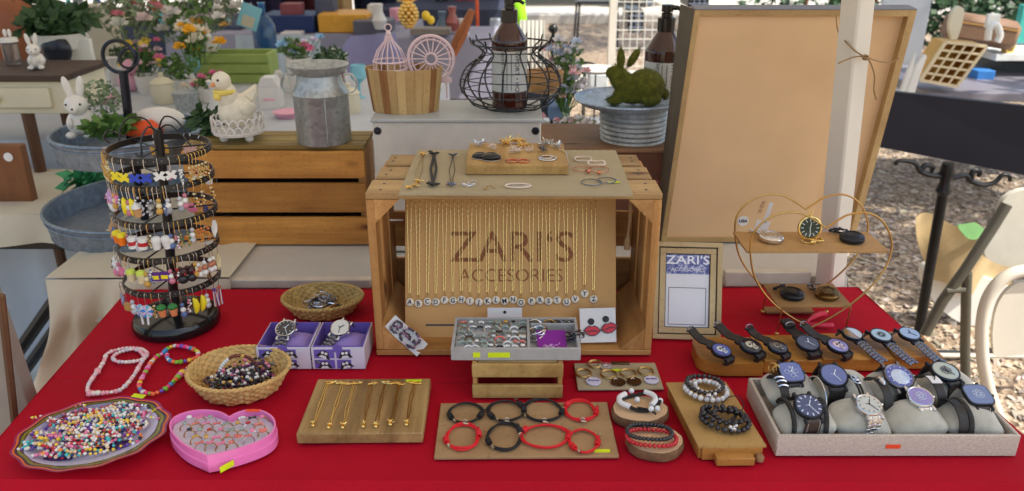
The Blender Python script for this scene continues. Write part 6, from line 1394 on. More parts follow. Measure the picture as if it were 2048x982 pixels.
m = MB(); m.torus((0,-.024,.088), .018, .006, 18, 7); m.sphere((.0,-.043,.080), .009, 8, 6); m.build('scarf', yf2, ck); m = MB(); m.cyl((0,-.046,.107), (0,-.059,.103), .006, .0005, 8); m.build('beak', pm('beak', C(226,150,90), .5), ck)
m = MB(); [m.sphere((s*.011,-.044,.116), .0028, 8, 5) for s in (-1, 1)]; m.build('eyes', ink, ck)
for s in (-1, 1): m = MB(); m.sphere((s*.034,.006,.050), .022, 12, 8, (.35,1,.7)); m.build('wing', wf, ck)
m = MB(); m.sphere((-.041,.004,.056), .007, 8, 5); m.build('yellow_patch', pm('yolk', C(230,220,40), .7), ck)
# milk can
cm = Vector((D(651,297,1.752).x, 1.752, zc2)); mc = thing('milk_can', 'galvanised milk can with a flared mouth and side handles on the rear crate', 'milk can', TR(cm)); k = .0575
m = MB(); m.lathe([(0,.001),(k,.001),(k*1.03,.006),(k*1.03,.105),(k*1.07,.108),(k*1.03,.112),(k*.86,.130),(k*.82,.148),(k*.95,.152),(k*1.12,.166),(k*1.14,.169),(k*1.08,.168),(k*.78,.150),(k*.78,.13),(0,.12)], 56); m.build('body', galv, mc)
m = MB(); m.box((k*.35, -k*.985, .055), (.003,.004,.10), .001, Matrix.Rotation(.3, 4, 'Z')); m.build('seam', galv, mc)
for s in (-1, 1):
    m = MB(); m.ribbon(smooth([Vector((s*k*.93,-.006,.146)), Vector((s*k*1.25,-.006,.148)), Vector((s*k*1.42,-.006,.128)), Vector((s*k*1.30,-.006,.112)), Vector((s*k*1.04,-.006,.108))], 4), (0,.014,0), .002); m.build('handle', galv, mc)
# white worn box with bolts
wy = 1.66; c, s = bpx(746, 243, 1082, 300, wy, .2); zt2 = c.z+s[2]/2; wbx2 = thing('white_box', 'worn white painted wooden box with two corner bolts behind the crate', 'box', TR((c.x, wy, .752)))
worn = pm('worn white paint', C(206,200,188), .6, 0, .10, 14, .3, 90, .001); m = MB(); m.box((0,.09,(zt2-.752)/2), (s[0], .18, zt2-.752), .003); m.build('body', worn, wbx2)
m = MB(); m.box((0,.088,zt2-.752+.003), (s[0]+.006, .19, .007), .002); m.build('lid', pm('grey white top', C(176,180,180), .5, 0, .1, 10), wbx2)
for x in (755, 1071): p = D(x, 262, wy); m = MB(); m.lathe([(0,.005),(.006,.004),(.0085,0)], 14, p-Vector((c.x, wy, .752)), Matrix.Rotation(PI/2, 3, 'X')); m.build('bolt', gunmetal, wbx2)
zt2 += .0068
# two-tone wooden basket
pb1 = Vector((D(812,236,wy+.075).x, wy+.08, zt2)); wbk = thing('wooden_basket', 'oval two-tone veneer basket standing on the white box', 'basket', TR(pb1)); rx, ry3, h = .083, .055, .093
lt_, dk2 = wood('pale veneer', C(214,184,130), C(196,160,106), 2, .5, .5, False, .5), wood('dark veneer', C(170,122,74), C(140,94,52), 2, .8, .5, False)
seg = 26; r4 = random.Random(6)
for q in range(seg):
    m = MB(); a0, a1 = 2*PI*q/seg, 2*PI*(q+.97)/seg
    for off in (0, .003):
        m.grid(lambda u, v: Vector(((rx*(.86+.14*v)-off)*math.cos(a0+(a1-a0)*u), (ry3*(.86+.14*v)-off)*math.sin(a0+(a1-a0)*u), h*v)), 4, 3)
    m.grid(lambda u, v: Vector(((rx-.003*v)*math.cos(a0+(a1-a0)*u), (ry3-.003*v)*math.sin(a0+(a1-a0)*u), h)), 4, 2)
    m.build('veneer_strip', dk2 if q in (14,17,23,5,9) else lt_, wbk)
m = MB(); m.lathe([(0,.002),(rx*.86,.002)], 40, (0,0,0), None, 1, ry3/rx); m.build('bottom', lt_, wbk)
pinkw = pm('pale pink wire', C(226,200,206), .45, 0, .04)
bc2 = thing('birdcage', 'pale pink ornamental birdcage standing in the wooden basket', 'birdcage', TR(D(782,160,wy+.10)-Vector((0,0,.025)))); m = MB(); rb = .036
for z in (.0, .05, .066): m.torus((0,0,z), rb if z < .06 else rb*.98, .0022, 30, 5)
for q in range(16): a = 2*PI*q/16; m.tube([(math.cos(a)*rb, math.sin(a)*rb, 0), (math.cos(a)*rb, math.sin(a)*rb, .066), (math.cos(a)*rb*.75, math.sin(a)*rb*.75, .088), (math.cos(a)*.010, math.sin(a)*.010, .108), (math.cos(a)*.006, math.sin(a)*.006, .120)], .0013, 4)
m.lathe([(rb+.001,-.004),(rb+.001,.022),(rb-.001,.022),(rb-.001,-.004)], 30); m.sphere((0,0,.124), .006, 8, 6); m.torus((0,0,.136), .007, .0014, 14, 5, Matrix.Rotation(PI/2, 3, 'X')); m.build('cage', pinkw, bc2)
wh_ = thing('wheel_ornament', 'pale pink half wheel ornament with spokes in the wooden basket', 'ornament', TR(D(862,118,wy+.10))); m = MB(); RX3 = Matrix.Rotation(PI/2, 3, 'X')
for r5, t5 in ((.049,.0036),(.041,.002),(.012,.0025)): m.torus((0,0,0), r5, t5, 40, 6, RX3)
for q in range(18): a = 2*PI*q/18; m.cyl((math.cos(a)*.012,0,math.sin(a)*.012), (math.cos(a)*.048,0,math.sin(a)*.048), .0014, n=5)
for s_ in (-.03, -.01, .012, .032): m.cyl((s_,0,-.04), (s_,0,-.085), .0022, n=5)
m.box((0,0,-.045), (.088,.004,.012), .001); m.build('wheel', pinkw, wh_)
# wire basket and bottle
pw2 = Vector((D(1022,238,wy+.09).x, wy+.085, zt2)); wk = thing('wire_basket', 'round black wire basket with a waisted neck standing on the white box', 'basket', TR(pw2)); m = MB()
prof = [(.052,.004),(.084,.014),(.106,.040),(.109,.062),(.096,.090),(.070,.110),(.060,.122),(.070,.134),(.084,.142)]; pf_ = smooth([Vector((a, 0, b_)) for a, b_ in prof], 3)
for q in range(13): a = 2*PI*q/13+.2; m.tube([Vector((p.x*math.cos(a), p.x*math.sin(a)*.85, p.z)) for p in pf_]+[Vector((.088*math.cos(a), .092*math.sin(a)*.85, .153))], .0019, 5)
m.build('ribs', blackm, wk); m = MB()
for i in (0, 3, 6, 8, 10, 12, 15, 19, 24): m.torus((0,0,pf_[i].z), pf_[i].x+.0015, .0012 if i != 24 else .002, 44, 5, None, .85)
m.torus((0,0,.004), .03, .0015, 24, 5); [m.cyl((-.052,y,.004), (.052,y,.004), .0013, n=5) for y in (-.02,0,.02)]; m.build('hoops', blackm, wk)
amber = pm('dark amber plastic', C(54,14,12), .08, 0, .05, 20, Coat_Weight=.5)
def lotion(label, p, s=1, rz=0):
    t_ = thing('pump_bottle', label, 'bottle', TR(p, rz, 0, 0, s)); r_ = .034; m = MB(); m.lathe([(0,0),(r_,.002),(r_,.125),(r_*.97,.130),(r_*.42,.160),(r_*.36,.164)], 40); m.build('body', amber, t_)
    m = MB(); m.lathe([(r_*.45,.160),(r_*.45,.182),(r_*.28,.184),(r_*.28,.190)], 24); m.build('collar', blackp, t_); m = MB(); m.lathe([(0,.205),(.010,.204),(.010,.192),(0,.190)], 16); m.cyl((0,0,.186), (0,0,.196), .006, n=8); m.tube([(0,0,.199),(.018,-.004,.199),(.027,-.006,.193)], [.005,.004,.003], 8); m.build('pump_head', blackp, t_)
    m = MB(); m.grid(lambda u, v: Vector((math.cos(R(-165)+R(150)*u)*(r_+.0006), math.sin(R(-165)+R(150)*u)*(r_+.0006), .034+.076*v)), 24, 2); m.build('label', pm('grey white label', C(196,200,200), .55, 0, .02), t_)
    m = MB()
    def wrapt(w_, size, a, z):
        mm = MB(); text(mm, w_, size, .0001)
        rr_ = r_+.0010
        for f_ in mm.f: pass
        vs = [Vector((math.cos(a+v[1]/rr_)*(rr_+v[2]), math.sin(a+v[1]/rr_)*(rr_+v[2]), z-v[0])) for v in mm.v]; m.add(vs, mm.f)
    wrapt('NEWPORT \u2022 HOME', .0125, R(-66), .072); wrapt('HOME \u2022 NEWPORT', .0085, R(-112), .072);
    for a in (R(-84), R(-98)): m.box((math.cos(a)*(r_+.0011), math.sin(a)*(r_+.0011), .072), (.0008,.0008,.068), M=Matrix.Rotation(a, 4, 'Z'))
    m.build('label_print', ink, t_); return t_
lotion('amber pump bottle standing inside the black wire basket', pw2+Vector((-.003,.0,.006)), 1.12)
# tub, tray and moss rabbit
ty = 1.78; bxr = thing('wooden_chest', 'brown wooden chest under the round ribbed tub', 'chest', TR((D(1205,300,ty).x, ty-.02, .752))); ht = D(1205,294,ty-.0).z-.752; m = MB(); m.box((.0,.12,ht/2-.004), (.31,.22,ht-.008), .003); m.build('body', wood('chest wood', C(134,84,58), C(98,60,44), 0, .6), bxr); m = MB(); m.box((0,.12,ht-.004), (.33,.24,.010), .003); m.build('lid', wood('chest lid', C(156,118,84), C(120,88,62), 0, .6), bxr)
pt = Vector((D(1262,292,ty+.09).x, ty+.075, .752+ht)); tub = thing('ribbed_tub', 'small round ribbed galvanised tub on the brown chest', 'tub', TR(pt)); r_ = .074; ht2 = .078; m = MB(); pr2 = [(0,.001)]+[(r_*(1+.06*v/10)+.0022*math.cos(v*PI), ht2*v/14) for v in range(15)]+[(r_*1.06,ht2)]; m.lathe(pr2, 56); m.build('body', galv, tub)
tr2 = thing('round_tray', 'round galvanised tray with a rolled rim lying on the ribbed tub', 'tray', TR(pt+Vector((-.012,.018,ht2+.002)))); r6 = .125; m = MB(); m.lathe([(0,0),(r6*.9,.001),(r6,.012),(r6*.985,.013),(r6*.88,.004),(0,.003)], 64); m.torus((0,0,.013), r6, .0028, 64, 6); m.build('dish', galv_mat('pale galvanised', C(166,182,200), .3), tr2)
def moss_mat():
    m, t, b, N, L = nodes('moss'); v = coords(N, L); L(ramp(N, L, noi(N, L, v, 90, 4, .7), [(.3, C(70,78,14)), (.55, C(104,108,26)), (.8, C(140,140,50))]), b.inputs['Base Color']); b.inputs['Roughness'].default_value = .95; bump(N, L, b, noi(N, L, v, 260, 4, .8), 1, .006); return m
moss = moss_mat(); mr = thing('moss_rabbit', 'green moss covered rabbit sitting on the round metal tray', 'figurine', TR(pt+Vector((-.005,-.015,ht2+.008)), R(4), 0, 0, .98)); m = MB(); r7 = random.Random(5)
for c_, rr_, sc3 in (((.026,.0,.040),.043,(1.08,.85,.95)),((.0,.0,.022),.030,(1.7,.8,.75)),((-.008,0,.032),.030,(1.1,.8,1)),((-.036,0,.060),.023,(1.0,.8,1.15)),((-.046,0,.072),.019,(1.2,.8,.9)),((-.022,0,.046),.024,(1,.8,1.2)),((-.045,-.010,.008),.010,(1.8,1,.8)),((-.045,.012,.008),.010,(1.8,1,.8)),((.035,-.024,.014),.017,(1.5,.8,.9)),((.074,0,.020),.010,(1,1,1))): m.sphere(c_, rr_, 28, 18, sc3)
for q, (x, lean, ln) in enumerate(((-.036,-.05,.026),(-.016,.55,.026))): m.sphere((x+(.012 if q else 0), (q-.5)*.012, .105), ln, 16, 12, (.42,.22,1), Matrix.Rotation(lean, 3, 'Y'))
ob = m.build('body', moss, mr); md = ob.modifiers.new('remesh', 'REMESH'); md.mode = 'VOXEL'; md.voxel_size = .0026; md.use_smooth_shade = True; md = ob.modifiers.new('smooth', 'SMOOTH'); md.iterations = 9; md.factor = .6
fz = MB()
for i in range(5200):
    v = m.v[r7.randrange(len(m.v))]; v = Vector(v)+Vector((r7.uniform(-.003,.003), r7.uniform(-.003,.003), r7.uniform(-.003,.003))); d = Vector((r7.uniform(-1,1), r7.uniform(-1,1), r7.uniform(-.5,1))).normalized()*.0045; u = d.orthogonal().normalized()*.0006; fz.add([v-u, v+u, v+d], [(0,1,2)])
o = fz.build('moss_fibres', moss, mr); o['kind'] = 'stuff'
lotion('amber pump bottle standing behind the moss rabbit', Vector((D(1322,215,ty+.23).x, ty+.235, D(1331,243,ty+.235).z)), 1.40, R(-6))
c_, s_ = bpx(1290, 242, 1400, 330, ty+.17, .13); m = MB(); m.box((0,0,0), s_, .003); solo(m, 'blue_box', pm('dull blue box', C(56,84,136), .5, 0, .05), 'blue box supporting the rear amber bottle', 'box', TR(c_))
# tall canvas back board tied to the post
zt0, zt1 = 1.85, 1.61
Bl, Br = Zc(1322, 484, zt0), Zc(1709, 484, zt0); Tl, Trr = Zc(1390, 27, zt1), Zc(1833, 13, zt1)
MC = frame(Bl, Br-Bl, Tl-Bl); inv = MC.inverted(); q = [inv @ v for v in (Bl, Br, Trr, Tl)]; cw, chh = (q[1].x+q[2].x-q[0].x-q[3].x)/2, (q[2].y+q[3].y)/2; shk = (q[3].x+q[2].x-q[1].x)/2
cb = thing('canvas_board', 'tall framed canvas turned back to front standing tied to the white post', 'board', MC); fwk = wood('stretcher bar', C(206,178,126), C(180,146,96), 1, .5, .6, False, .5); fwx = wood('stretcher bar x', C(206,178,126), C(180,146,96), 0, .5, .6, False, .5)
def P2(x, y): return (x+shk*y/chh, y)
bw4 = .020; dpt = .038; paint = pm('dark grey painted canvas edge', C(96,86,72), .6, 0, .1); paint2 = pm('grey blue canvas edge', C(126,126,134), .6, 0, .08)
m = MB(); m.prism([P2(0,0), P2(bw4*.55,0), P2(bw4*.55,chh), P2(0,chh)], -dpt, 0); m.build('stretcher_bar', fwk, cb); m = MB(); m.prism([P2(cw-bw4*.7,0), P2(cw,0), P2(cw,chh), P2(cw-bw4*.7,chh)], -dpt, 0); m.build('stretcher_bar', fwk, cb)
m = MB(); m.prism([P2(bw4*.55,chh-bw4*.6), P2(cw-bw4*.7,chh-bw4*.6), P2(cw-bw4*.7,chh), P2(bw4*.55,chh)], -dpt, -.0005); m.build('stretcher_bar', fwx, cb); m = MB(); m.prism([P2(bw4*.55,0), P2(cw-bw4*.7,0), P2(cw-bw4*.7,bw4*.5), P2(bw4*.55,bw4*.5)], -dpt, -.0005); m.build('stretcher_bar', fwx, cb)
m = MB(); m.prism([P2(bw4*.55,bw4*.5), P2(cw*.76,bw4*.5), P2(cw*.76,chh-bw4*.6), P2(bw4*.55,chh-bw4*.6)], -.012, -.006); m.build('back_panel', canvasback, cb)
m = MB(); m.prism([P2(cw*.762,bw4*.5), P2(cw-bw4*.7,bw4*.5), P2(cw-bw4*.7,chh-bw4*.6), P2(cw*.762,chh-bw4*.6)], -.026, -.020); m.build('back_panel', canvasback, cb)
m = MB(); e0, e1 = .004, .020; A8 = [Vector((*P2(0, y), z)) for y in (0, chh+.002) for z in (-.001, -dpt-.012)]; A8 = [A8[0]-Vector((.002,0,0)), A8[1]-Vector((e0+.004,0,0)), A8[2]-Vector((.002,0,0)), A8[3]-Vector((e1,0,0))]; m.add(A8+[v+Vector((.0016,0,0)) for v in A8], [(0,2,3,1),(4,5,7,6),(0,1,5,4),(2,6,7,3),(1,3,7,5),(0,4,6,2)]); m.build('painted_edge', paint, cb)
m = MB(); m.prism([P2(.0,chh+.0004), P2(cw,chh+.0004), P2(cw,chh+.0025), P2(0,chh+.0025)], -dpt-.004, -.001); m.build('painted_edge', paint2, cb)
onc = lambda px, py: inv @ Zc(px, py, zt0+(zt1-zt0)*(484-py)/457)
p = onc(1487, 443); m = MB(); m.lathe([(0,.0006),(.0125,.0006),(.0125,0)], 24, (p.x, p.y, -.0056)); o = m.build('round_sticker', paper, cb); m = MB(); text(m, 'USA', .0105, .0002, Matrix.Translation((p.x, p.y, -.0046)), bold=.0003); m.build('sticker_writing', pm('navy ink', C(30,30,60), .5, 0, 0), cb)
p = onc(1524, 415); m = MB(); m.M = Matrix.Translation((p.x, p.y, -.0056)) @ Matrix.Rotation(R(78), 4, 'Z'); text(m, '23-ZYE', .010, .0002); m.build('handwriting', pm('pencil', C(140,104,70), .7, 0, 0), cb)
m = MB(); a, b_ = Zc(1540, 405, 1.70), Zc(1530, 452, 1.70); m.M = TR(a.lerp(b_, .5), 0, 0, R(12)); m.box((0,0,.004), (.009,.0015,.045), .0005); m.box((-.003,0,-.026), (.030,.0015,.020), .0005); solo(m, 'white_tag', paper, 'white plastic tag hanging in front of the tall canvas board', 'tag')
# twine round the post
tw2 = pm('jute twine', C(150,122,86), .9, 0, .2, 200); m = MB()
pz = lambda x, y, d: D(x, y, d)
m.tube(smooth([pz(1672,30,1.60), pz(1676,62,1.56), pz(1692,84,1.485), pz(1712,103,1.470), pz(1730,114,1.466)], 5), .0014, 6); m.tube(smooth([pz(1676,127,1.462), pz(1694,119,1.464), pz(1714,113,1.465), pz(1732,115,1.464), pz(1742,128,1.466), pz(1749,152,1.47), pz(1748,180,1.475), pz(1753,200,1.48)], 5), .0014, 6); m.tube(smooth([pz(1732,114,1.466), pz(1755,122,1.52), pz(1780,125,1.58), pz(1798,116,1.585)], 5), .0014, 6)
[m.torus(pz(1731,115,1.462), .0045, .0016, 12, 5, Matrix.Rotation(a, 3, 'X')) for a in (0, 1, 2)]; solo(m, 'twine', tw2, 'jute twine knotted round the white post and tying the tall board', 'twine')
# ---------------------------------------------------------------- right side: chairs, table on its side, far goods
chm = pm('cream folding chair plastic', C(206,200,184), .45, 0, .05, 8); chs = pm('grey chair tube', C(96,94,84), .4, .3, .12, 10)
# tipped black table top on an ornate iron post
dkp = pm('black laminate', C(20,18,26), .55, 0, .15, 4, Specular_IOR_Level=.12); y_ = 2.45
a, b_, c_, d_ = D(1788, 184, y_), D(2230, 232, y_), D(2230, 385, y_-.03), D(1748, 292, y_-.03)
it = thing('bistro_table', 'black table with its top tipped upright on an ornate iron post', 'table', TR((D(1865,500,y_).x, y_, 0))); o = Vector((D(1865,500,y_).x, y_, 0)); m = MB(); th_ = Vector((0,.03,0)); m.add([v-o for v in (a,b_,c_,d_)]+[v-o+th_ for v in (a,b_,c_,d_)], [(0,3,2,1),(4,5,6,7),(0,1,5,4),(1,2,6,5),(2,3,7,6),(3,0,4,7)]); m.build('tabletop', dkp, it)
iron = pm('black cast iron', (.016,.016,.017,1), .35, .4, .3, 60); t0 = D(1893, 345, y_-.05)-o; t1 = D(1838, 660, y_-.05)-o; dd_ = (t1-t0).normalized()
m = MB(); m.tube([t0+Vector((0,0,.03)), t0, t0+dd_*.03, t0+dd_*.06, t0+dd_*.075], [.018,.022,.016,.024,.016], 12); m.tube([t0+dd_*.07, t0+dd_*1.05], .0165, 12); m.build('post', iron, it)
for s, pts in ((-1, [(1885,352),(1860,350),(1840,342),(1832,328),(1815,322),(1797,322),(1790,330)]), (1, [(1905,356),(1930,350),(1942,362),(1965,370),(1990,364),(2005,350),(2018,352),(2020,362)]), (-1, [(1842,340),(1852,330),(1866,334),(1862,344)]), (1, [(1942,358),(1946,342),(1960,344),(1956,354)])):
    m = MB(); q = smooth([D(x, y, y_-.05)-o for x, y in pts], 4); m.tube(q, [.010*(1-.45*i/len(q)) for i in range(len(q))], 8); m.build('scroll_bracket', iron, it)
m = MB(); bz_ = t0+dd_*1.05; bz_.z = .02; m.tube([t0+dd_*1.0, bz_], .0165, 10); [m.tube([bz_+Vector((0,0,.05)), bz_+Vector((math.cos(k*PI/2+.4)*.25, math.sin(k*PI/2+.4)*.25, -.01))], .014, 8) for k in range(4)]; m.build('foot', iron, it)
# folding chairs
def tubech(mb, pts, r_=.0125): mb.tube(smooth([Vector(p) for p in pts], 5), r_, 10)
y2 = 1.95; ch1 = thing('folding_chair', 'cream folding chair whose rounded back fills the right edge of the view', 'chair', TR(D(2000, 700, y2)*1.0)); o = D(2000, 700, y2)
m = MB(); ol = [(2200,538),(2060,540),(2008,556),(1976,596),(1964,650),(1966,720),(1978,780),(1996,832),(2012,900)]; P_ = [D(x, y, y2)-o for x, y in ol]; m.tube(smooth(P_, 5), .0165, 12); m.build('frame_tube', chm, ch1)
m = MB(); pn = [(2200,556),(2062,560),(2020,572),(1994,606),(1984,650),(1984,690),(1992,712),(2040,708),(2200,700)]; q = smooth([D(x, y, y2+.012)-o for x, y in pn], 4); m.prism([(p.x, p.z) for p in q], -.006, .006, Matrix.Rotation(PI/2, 4, 'X')); ob = m.build('backrest', chm, ch1); ob.location = (0, .012, 0)
m = MB(); m.tube([D(1960,708,y2)-o+Vector((-.0,.02,0)), D(2200,712,y2)-o+Vector((0,.02,0))], .009, 8); m.build('crossbar', chs, ch1)
y3 = 2.15; o = D(1985, 500, y3); ch2 = thing('folding_chair', 'folding chair with a pale rounded back and grey slanting leg tubes at the right', 'chair', TR(o))
m = MB(); q = smooth([D(x, y, y3)-o for x, y in [(2200,372),(2060,376),(2024,384),(2002,400),(1996,418),(1985,452),(1970,488),(1966,508),(1985,522),(2030,532),(2200,540)]], 4); m.prism([(p.x, p.z) for p in q], -.010, .010, Matrix.Rotation(PI/2, 4, 'X')); ob = m.build('backrest', pm('pale chair back', C(196,192,178), .4, 0, .05), ch2)
for pts, r_ in (([(2014,408),(1985,455),(1930,540),(1885,602),(1850,668)], .0155), ([(1934,545),(1932,600),(1930,700),(1932,800)], .014)): m = MB(); m.tube([D(x, y, y3-.02)-o for x, y in pts], r_, 10); m.build('leg', chs, ch2)
m = MB(); a, b_ = D(1848, 710, y3+.1)-o, D(2120, 712, y3+.1)-o; m.tube([a, b_], .009, 8); m.build('crossbar', chm, ch2); m = MB(); m.tube([D(1893,582,y3-.03)-o, D(1930,580,y3-.03)-o], .008, 8); m.build('hinge_bar', chs, ch2)
y4 = 2.75; o = D(1900, 600, y4); ch3 = thing('folding_chair', 'white folding chair with a beige cloth thrown over its seat, farther off at the right', 'chair', TR(o))
m = MB(); q = smooth([D(x, y, y4)-o for x, y in [(1842,560),(1844,535),(1862,524),(1900,530),(1990,560),(2040,590),(2040,650),(1960,655),(1900,632),(1860,596)]], 3); m.prism([(p.x, p.z) for p in q], -.02, .02, Matrix.Rotation(PI/2, 4, 'X')); m.build('seat', white, ch3)
for x0, x1 in ((1905, 1910), (1925, 1940), (1990,2010)): m = MB(); m.tube([D(x0,640,y4)-o, D(x1,840,y4)-o], .016, 8); m.build('leg', white, ch3)
m = MB(); cs_ = [D(x, y, y4-.04) for x, y in ((1832,434),(2040,470),(2030,615),(1866,560))]
m.grid(lambda u, v: cs_[0].lerp(cs_[1], u).lerp(cs_[3].lerp(cs_[2], u), v)+Vector((0,.05*math.sin(u*7+v*3),.012*math.sin(u*11))), 30, 20); t_ = solo(m, 'beige_bag', pm('tan canvas bag', C(196,172,128), .8, 0, .14, 9, .3, 60, .003), 'tan canvas bag with a green emblem lying on the white folding chair', 'bag', sharp=80)
m = MB(); cg = D(1945, 462, y4-.085); m.prism([(math.cos(a)*.055*(1+.15*math.sin(a*3)), math.sin(a)*.026*(1+.2*math.cos(a*4))) for a in [2*PI*k/22 for k in range(22)]], 0, .003, Matrix.Rotation(PI/2-.3, 3, 'X') @ Matrix.Rotation(-.25, 3, 'Z'), cg); m.build('green_emblem', pm('green print', C(110,160,96), .6, 0, .1), t_)
# far right goods
y5 = 4.2
sbox('folding_table', 'grey table edge behind the tipped black table top', 'table', pm('grey table edge', C(120,116,124), .5), 1860, 186, 2300, 204, 3.9, .8, .004)
st = thing('sorting_tray', 'tilted wooden compartment tray with a gold painted side at the upper right', 'tray', Matrix.Identity(4)); A, B, Cq, Dq = [D(x, y, 3.9) for x, y in ((1890,84),(1972,92),(1912,172),(1840,160))]; o = A.copy(); st.location = o
back_ = Vector((.02,.16,0)); m = MB(); m.add([v-o for v in (Dq,Cq,B,A)]+[v-o+back_ for v in (Dq,Cq,B,A)], [(4,5,6,7),(0,1,5,4),(1,2,6,5),(2,3,7,6),(3,0,4,7)]); m.build('tray_box', pm('shaded golden wood', C(200,150,50), .5, 0, .1), st)  # golden tone puts the shade of the tray's side into its colour
cw2 = pm('cream tray wood', C(220,200,160), .5, 0, .06)
def bar(a, b_, w_=.008): m = MB(); m.tube([a-o+Vector((0,-.006,0)), b_-o+Vector((0,-.006,0))], w_, 4); m.build('divider', cw2, st)
for k in range(6): u = k/5; bar(A.lerp(Dq, u), B.lerp(Cq, u), .0095 if k in (0,5) else .007)
for k in range(5): u = k/4; bar(A.lerp(B, u), Dq.lerp(Cq, u), .0095 if k in (0,4) else .006)
sc2 = thing('suitcase', 'old brown suitcase with a cream handle leaning at the upper right', 'suitcase', TR(D(1960, 60, 4.4), R(-8), 0, R(8))); m = MB(); m.box((0,0,0), (.34,.2,.145), .03); m.build('shell', pm('brown case', C(128,96,70), .6, 0, .12, 12), sc2); m = MB(); m.box((0,-.101,.03), (.3,.004,.004)); m.build('trim', gold, sc2)
m = MB(); q = smooth([D(x, y, 4.0) for x, y in [(1900,78),(1896,50),(1904,22),(1916,12),(1926,20),(1922,48),(1912,78)]], 3); c_ = q[0]; m.prism([(p.x-c_.x, p.z-c_.z) for p in q], -.012, .012, Matrix.Rotation(PI/2, 4, 'X')); solo(m, 'cream_handle', cream, 'cream painted wooden handle panel in front of the suitcase', 'handle', TR(c_))
m = MB(); q = [D(x, y, 3.95) for x, y in ((1975,80),(1980,55),(1992,50),(2000,70),(1994,84))]; m.tube(smooth(q, 3), .016, 8); solo(m, 'carved_leg', white, 'curved white carved leg beside the suitcase', 'ornament'); t_ = sbox('photo_frame', 'small cream open frame above the carved white leg', 'frame', white, 1974, 28, 2000, 56, 4.0, .02)
for i, pts in enumerate(([(1812,184),(1832,130),(1848,108),(1852,112),(1838,150),(1828,184)], [(1800,182),(1815,140),(1830,106),(1824,140),(1812,182)])): m = MB(); q = [D(x, y, 3.6+.2*i) for x, y in pts]; c_ = q[0]; m.prism([(p.x-c_.x, p.z-c_.z) for p in q], -.01, .01, Matrix.Rotation(PI/2, 4, 'X')); solo(m, 'white_shutter', white, ('nearer' if i == 0 else 'farther')+' narrow white carved panel beside the sorting tray', 'panel', TR(c_))
sbox('white_shelf', 'white shelf edge above dark greenery at the right edge', 'shelf', white, 1992, 108, 2200, 122, 4.3, .4); cup('small golden pot on the white shelf at the right edge', D(2014,106,4.35), .035, .05, gold); sbox('teal_panel', 'teal cloth at the top right corner', 'cloth', pm('teal', C(60,160,150), .7), 2040, 10, 2130, 86, 4.6, .05)
sbox('blue_cloth', 'bright blue cloth under the gold side of the sorting tray', 'cloth', pm('bright blue', C(50,120,190), .7), 1955, 142, 1990, 160, 4.25, .1); sbox('dark_bin', 'dark bin under the white shelf at the right', 'bin', pm('dark bin', C(50,62,66), .5, 0, .2, 9), 2000, 124, 2200, 186, 4.5, .3)
sbox('white_tent_wall', 'grey white tent side panel behind the tall board', 'tent', pm('tent wall', C(170,172,176), .7, 0, .08, 3), 1760, -60, 1850, 180, 5.4, .04, rz=R(-10))
# dark hedge at the top right
hb_ = thing('hedge', 'dark green hedge behind the suitcase at the top right', 'hedge', TR((4.2, 8.2, 0))); rr = random.Random(77); m = MB(); leaves(m, (.4,.1,.75), (2.4,.6,.8), 6000, .10, rr); m.build('leaves', leafm[1], hb_); m = MB(); [m.tube([(x,0,0), (x+rr.uniform(-.2,.2),rr.uniform(-.2,.2),1.2)], [.03,.012], 6) for x in (-1.4,-.6,.2,1,1.8)]; m.build('stems', bark, hb_)
# ---------------------------------------------------------------- middle distance
m = MB(); ZC_ = .78; x0, x1, ya, yb2 = -2.1, -.62, 5.0, 5.8
m.grid(lambda u, v: (x0+(x1-x0)*u, ya+(yb2-ya)*v, ZC_), 8, 4); m.grid(drapeface((x0,ya,ZC_), (x1,ya,ZC_), .77, .03, 8, 2), 120, 14); m.grid(drapeface((x1,ya,ZC_), (x1,yb2,ZC_), .77, .03, 4, 2, Vector((1,0,0))), 60, 10); solo(m, 'covered_table', gcloth, 'far table under a lavender grey cloth carrying a blue and a yellow box', 'table', sharp=70)
sbox('storage_box', 'long navy storage box on the lavender grey table', 'box', pm('navy box', C(15,43,95), .5, 0, .1), 520, 31, 628, 66, 5.05, .3, .006); sbox('storage_box', 'mustard yellow box right of the navy box', 'box', pm('mustard box', C(213,155,50), .5, 0, .1), 636, 29, 736, 66, 5.05, .3, .006); sbox('storage_box', 'grey box overlapping the mustard yellow one', 'box', pm('grey box', C(91,90,103), .5, 0, .1), 706, 42, 782, 74, 4.95, .2, .006)
sbox('blue_glass_vase', 'small turquoise panel above the green crate', 'panel', sbl, 415, 20, 455, 42, 4.5, .05)
m = MB(); a = (D(690,70,4.6).x, 4.6, ZC_-.02); m.grid(lambda u, v: D(700,72,4.6).lerp(D(790,66,4.6), u)+Vector((-.35*v*(1-u)+.1*v*u, -.05*math.sin(u*9)*v, -.42*v)), 30, 14); solo(m, 'lilac_cloth', cloth_mat('lilac cloth', C(150,150,195)), 'lilac cloth draped behind the wooden basket', 'cloth', sharp=80)
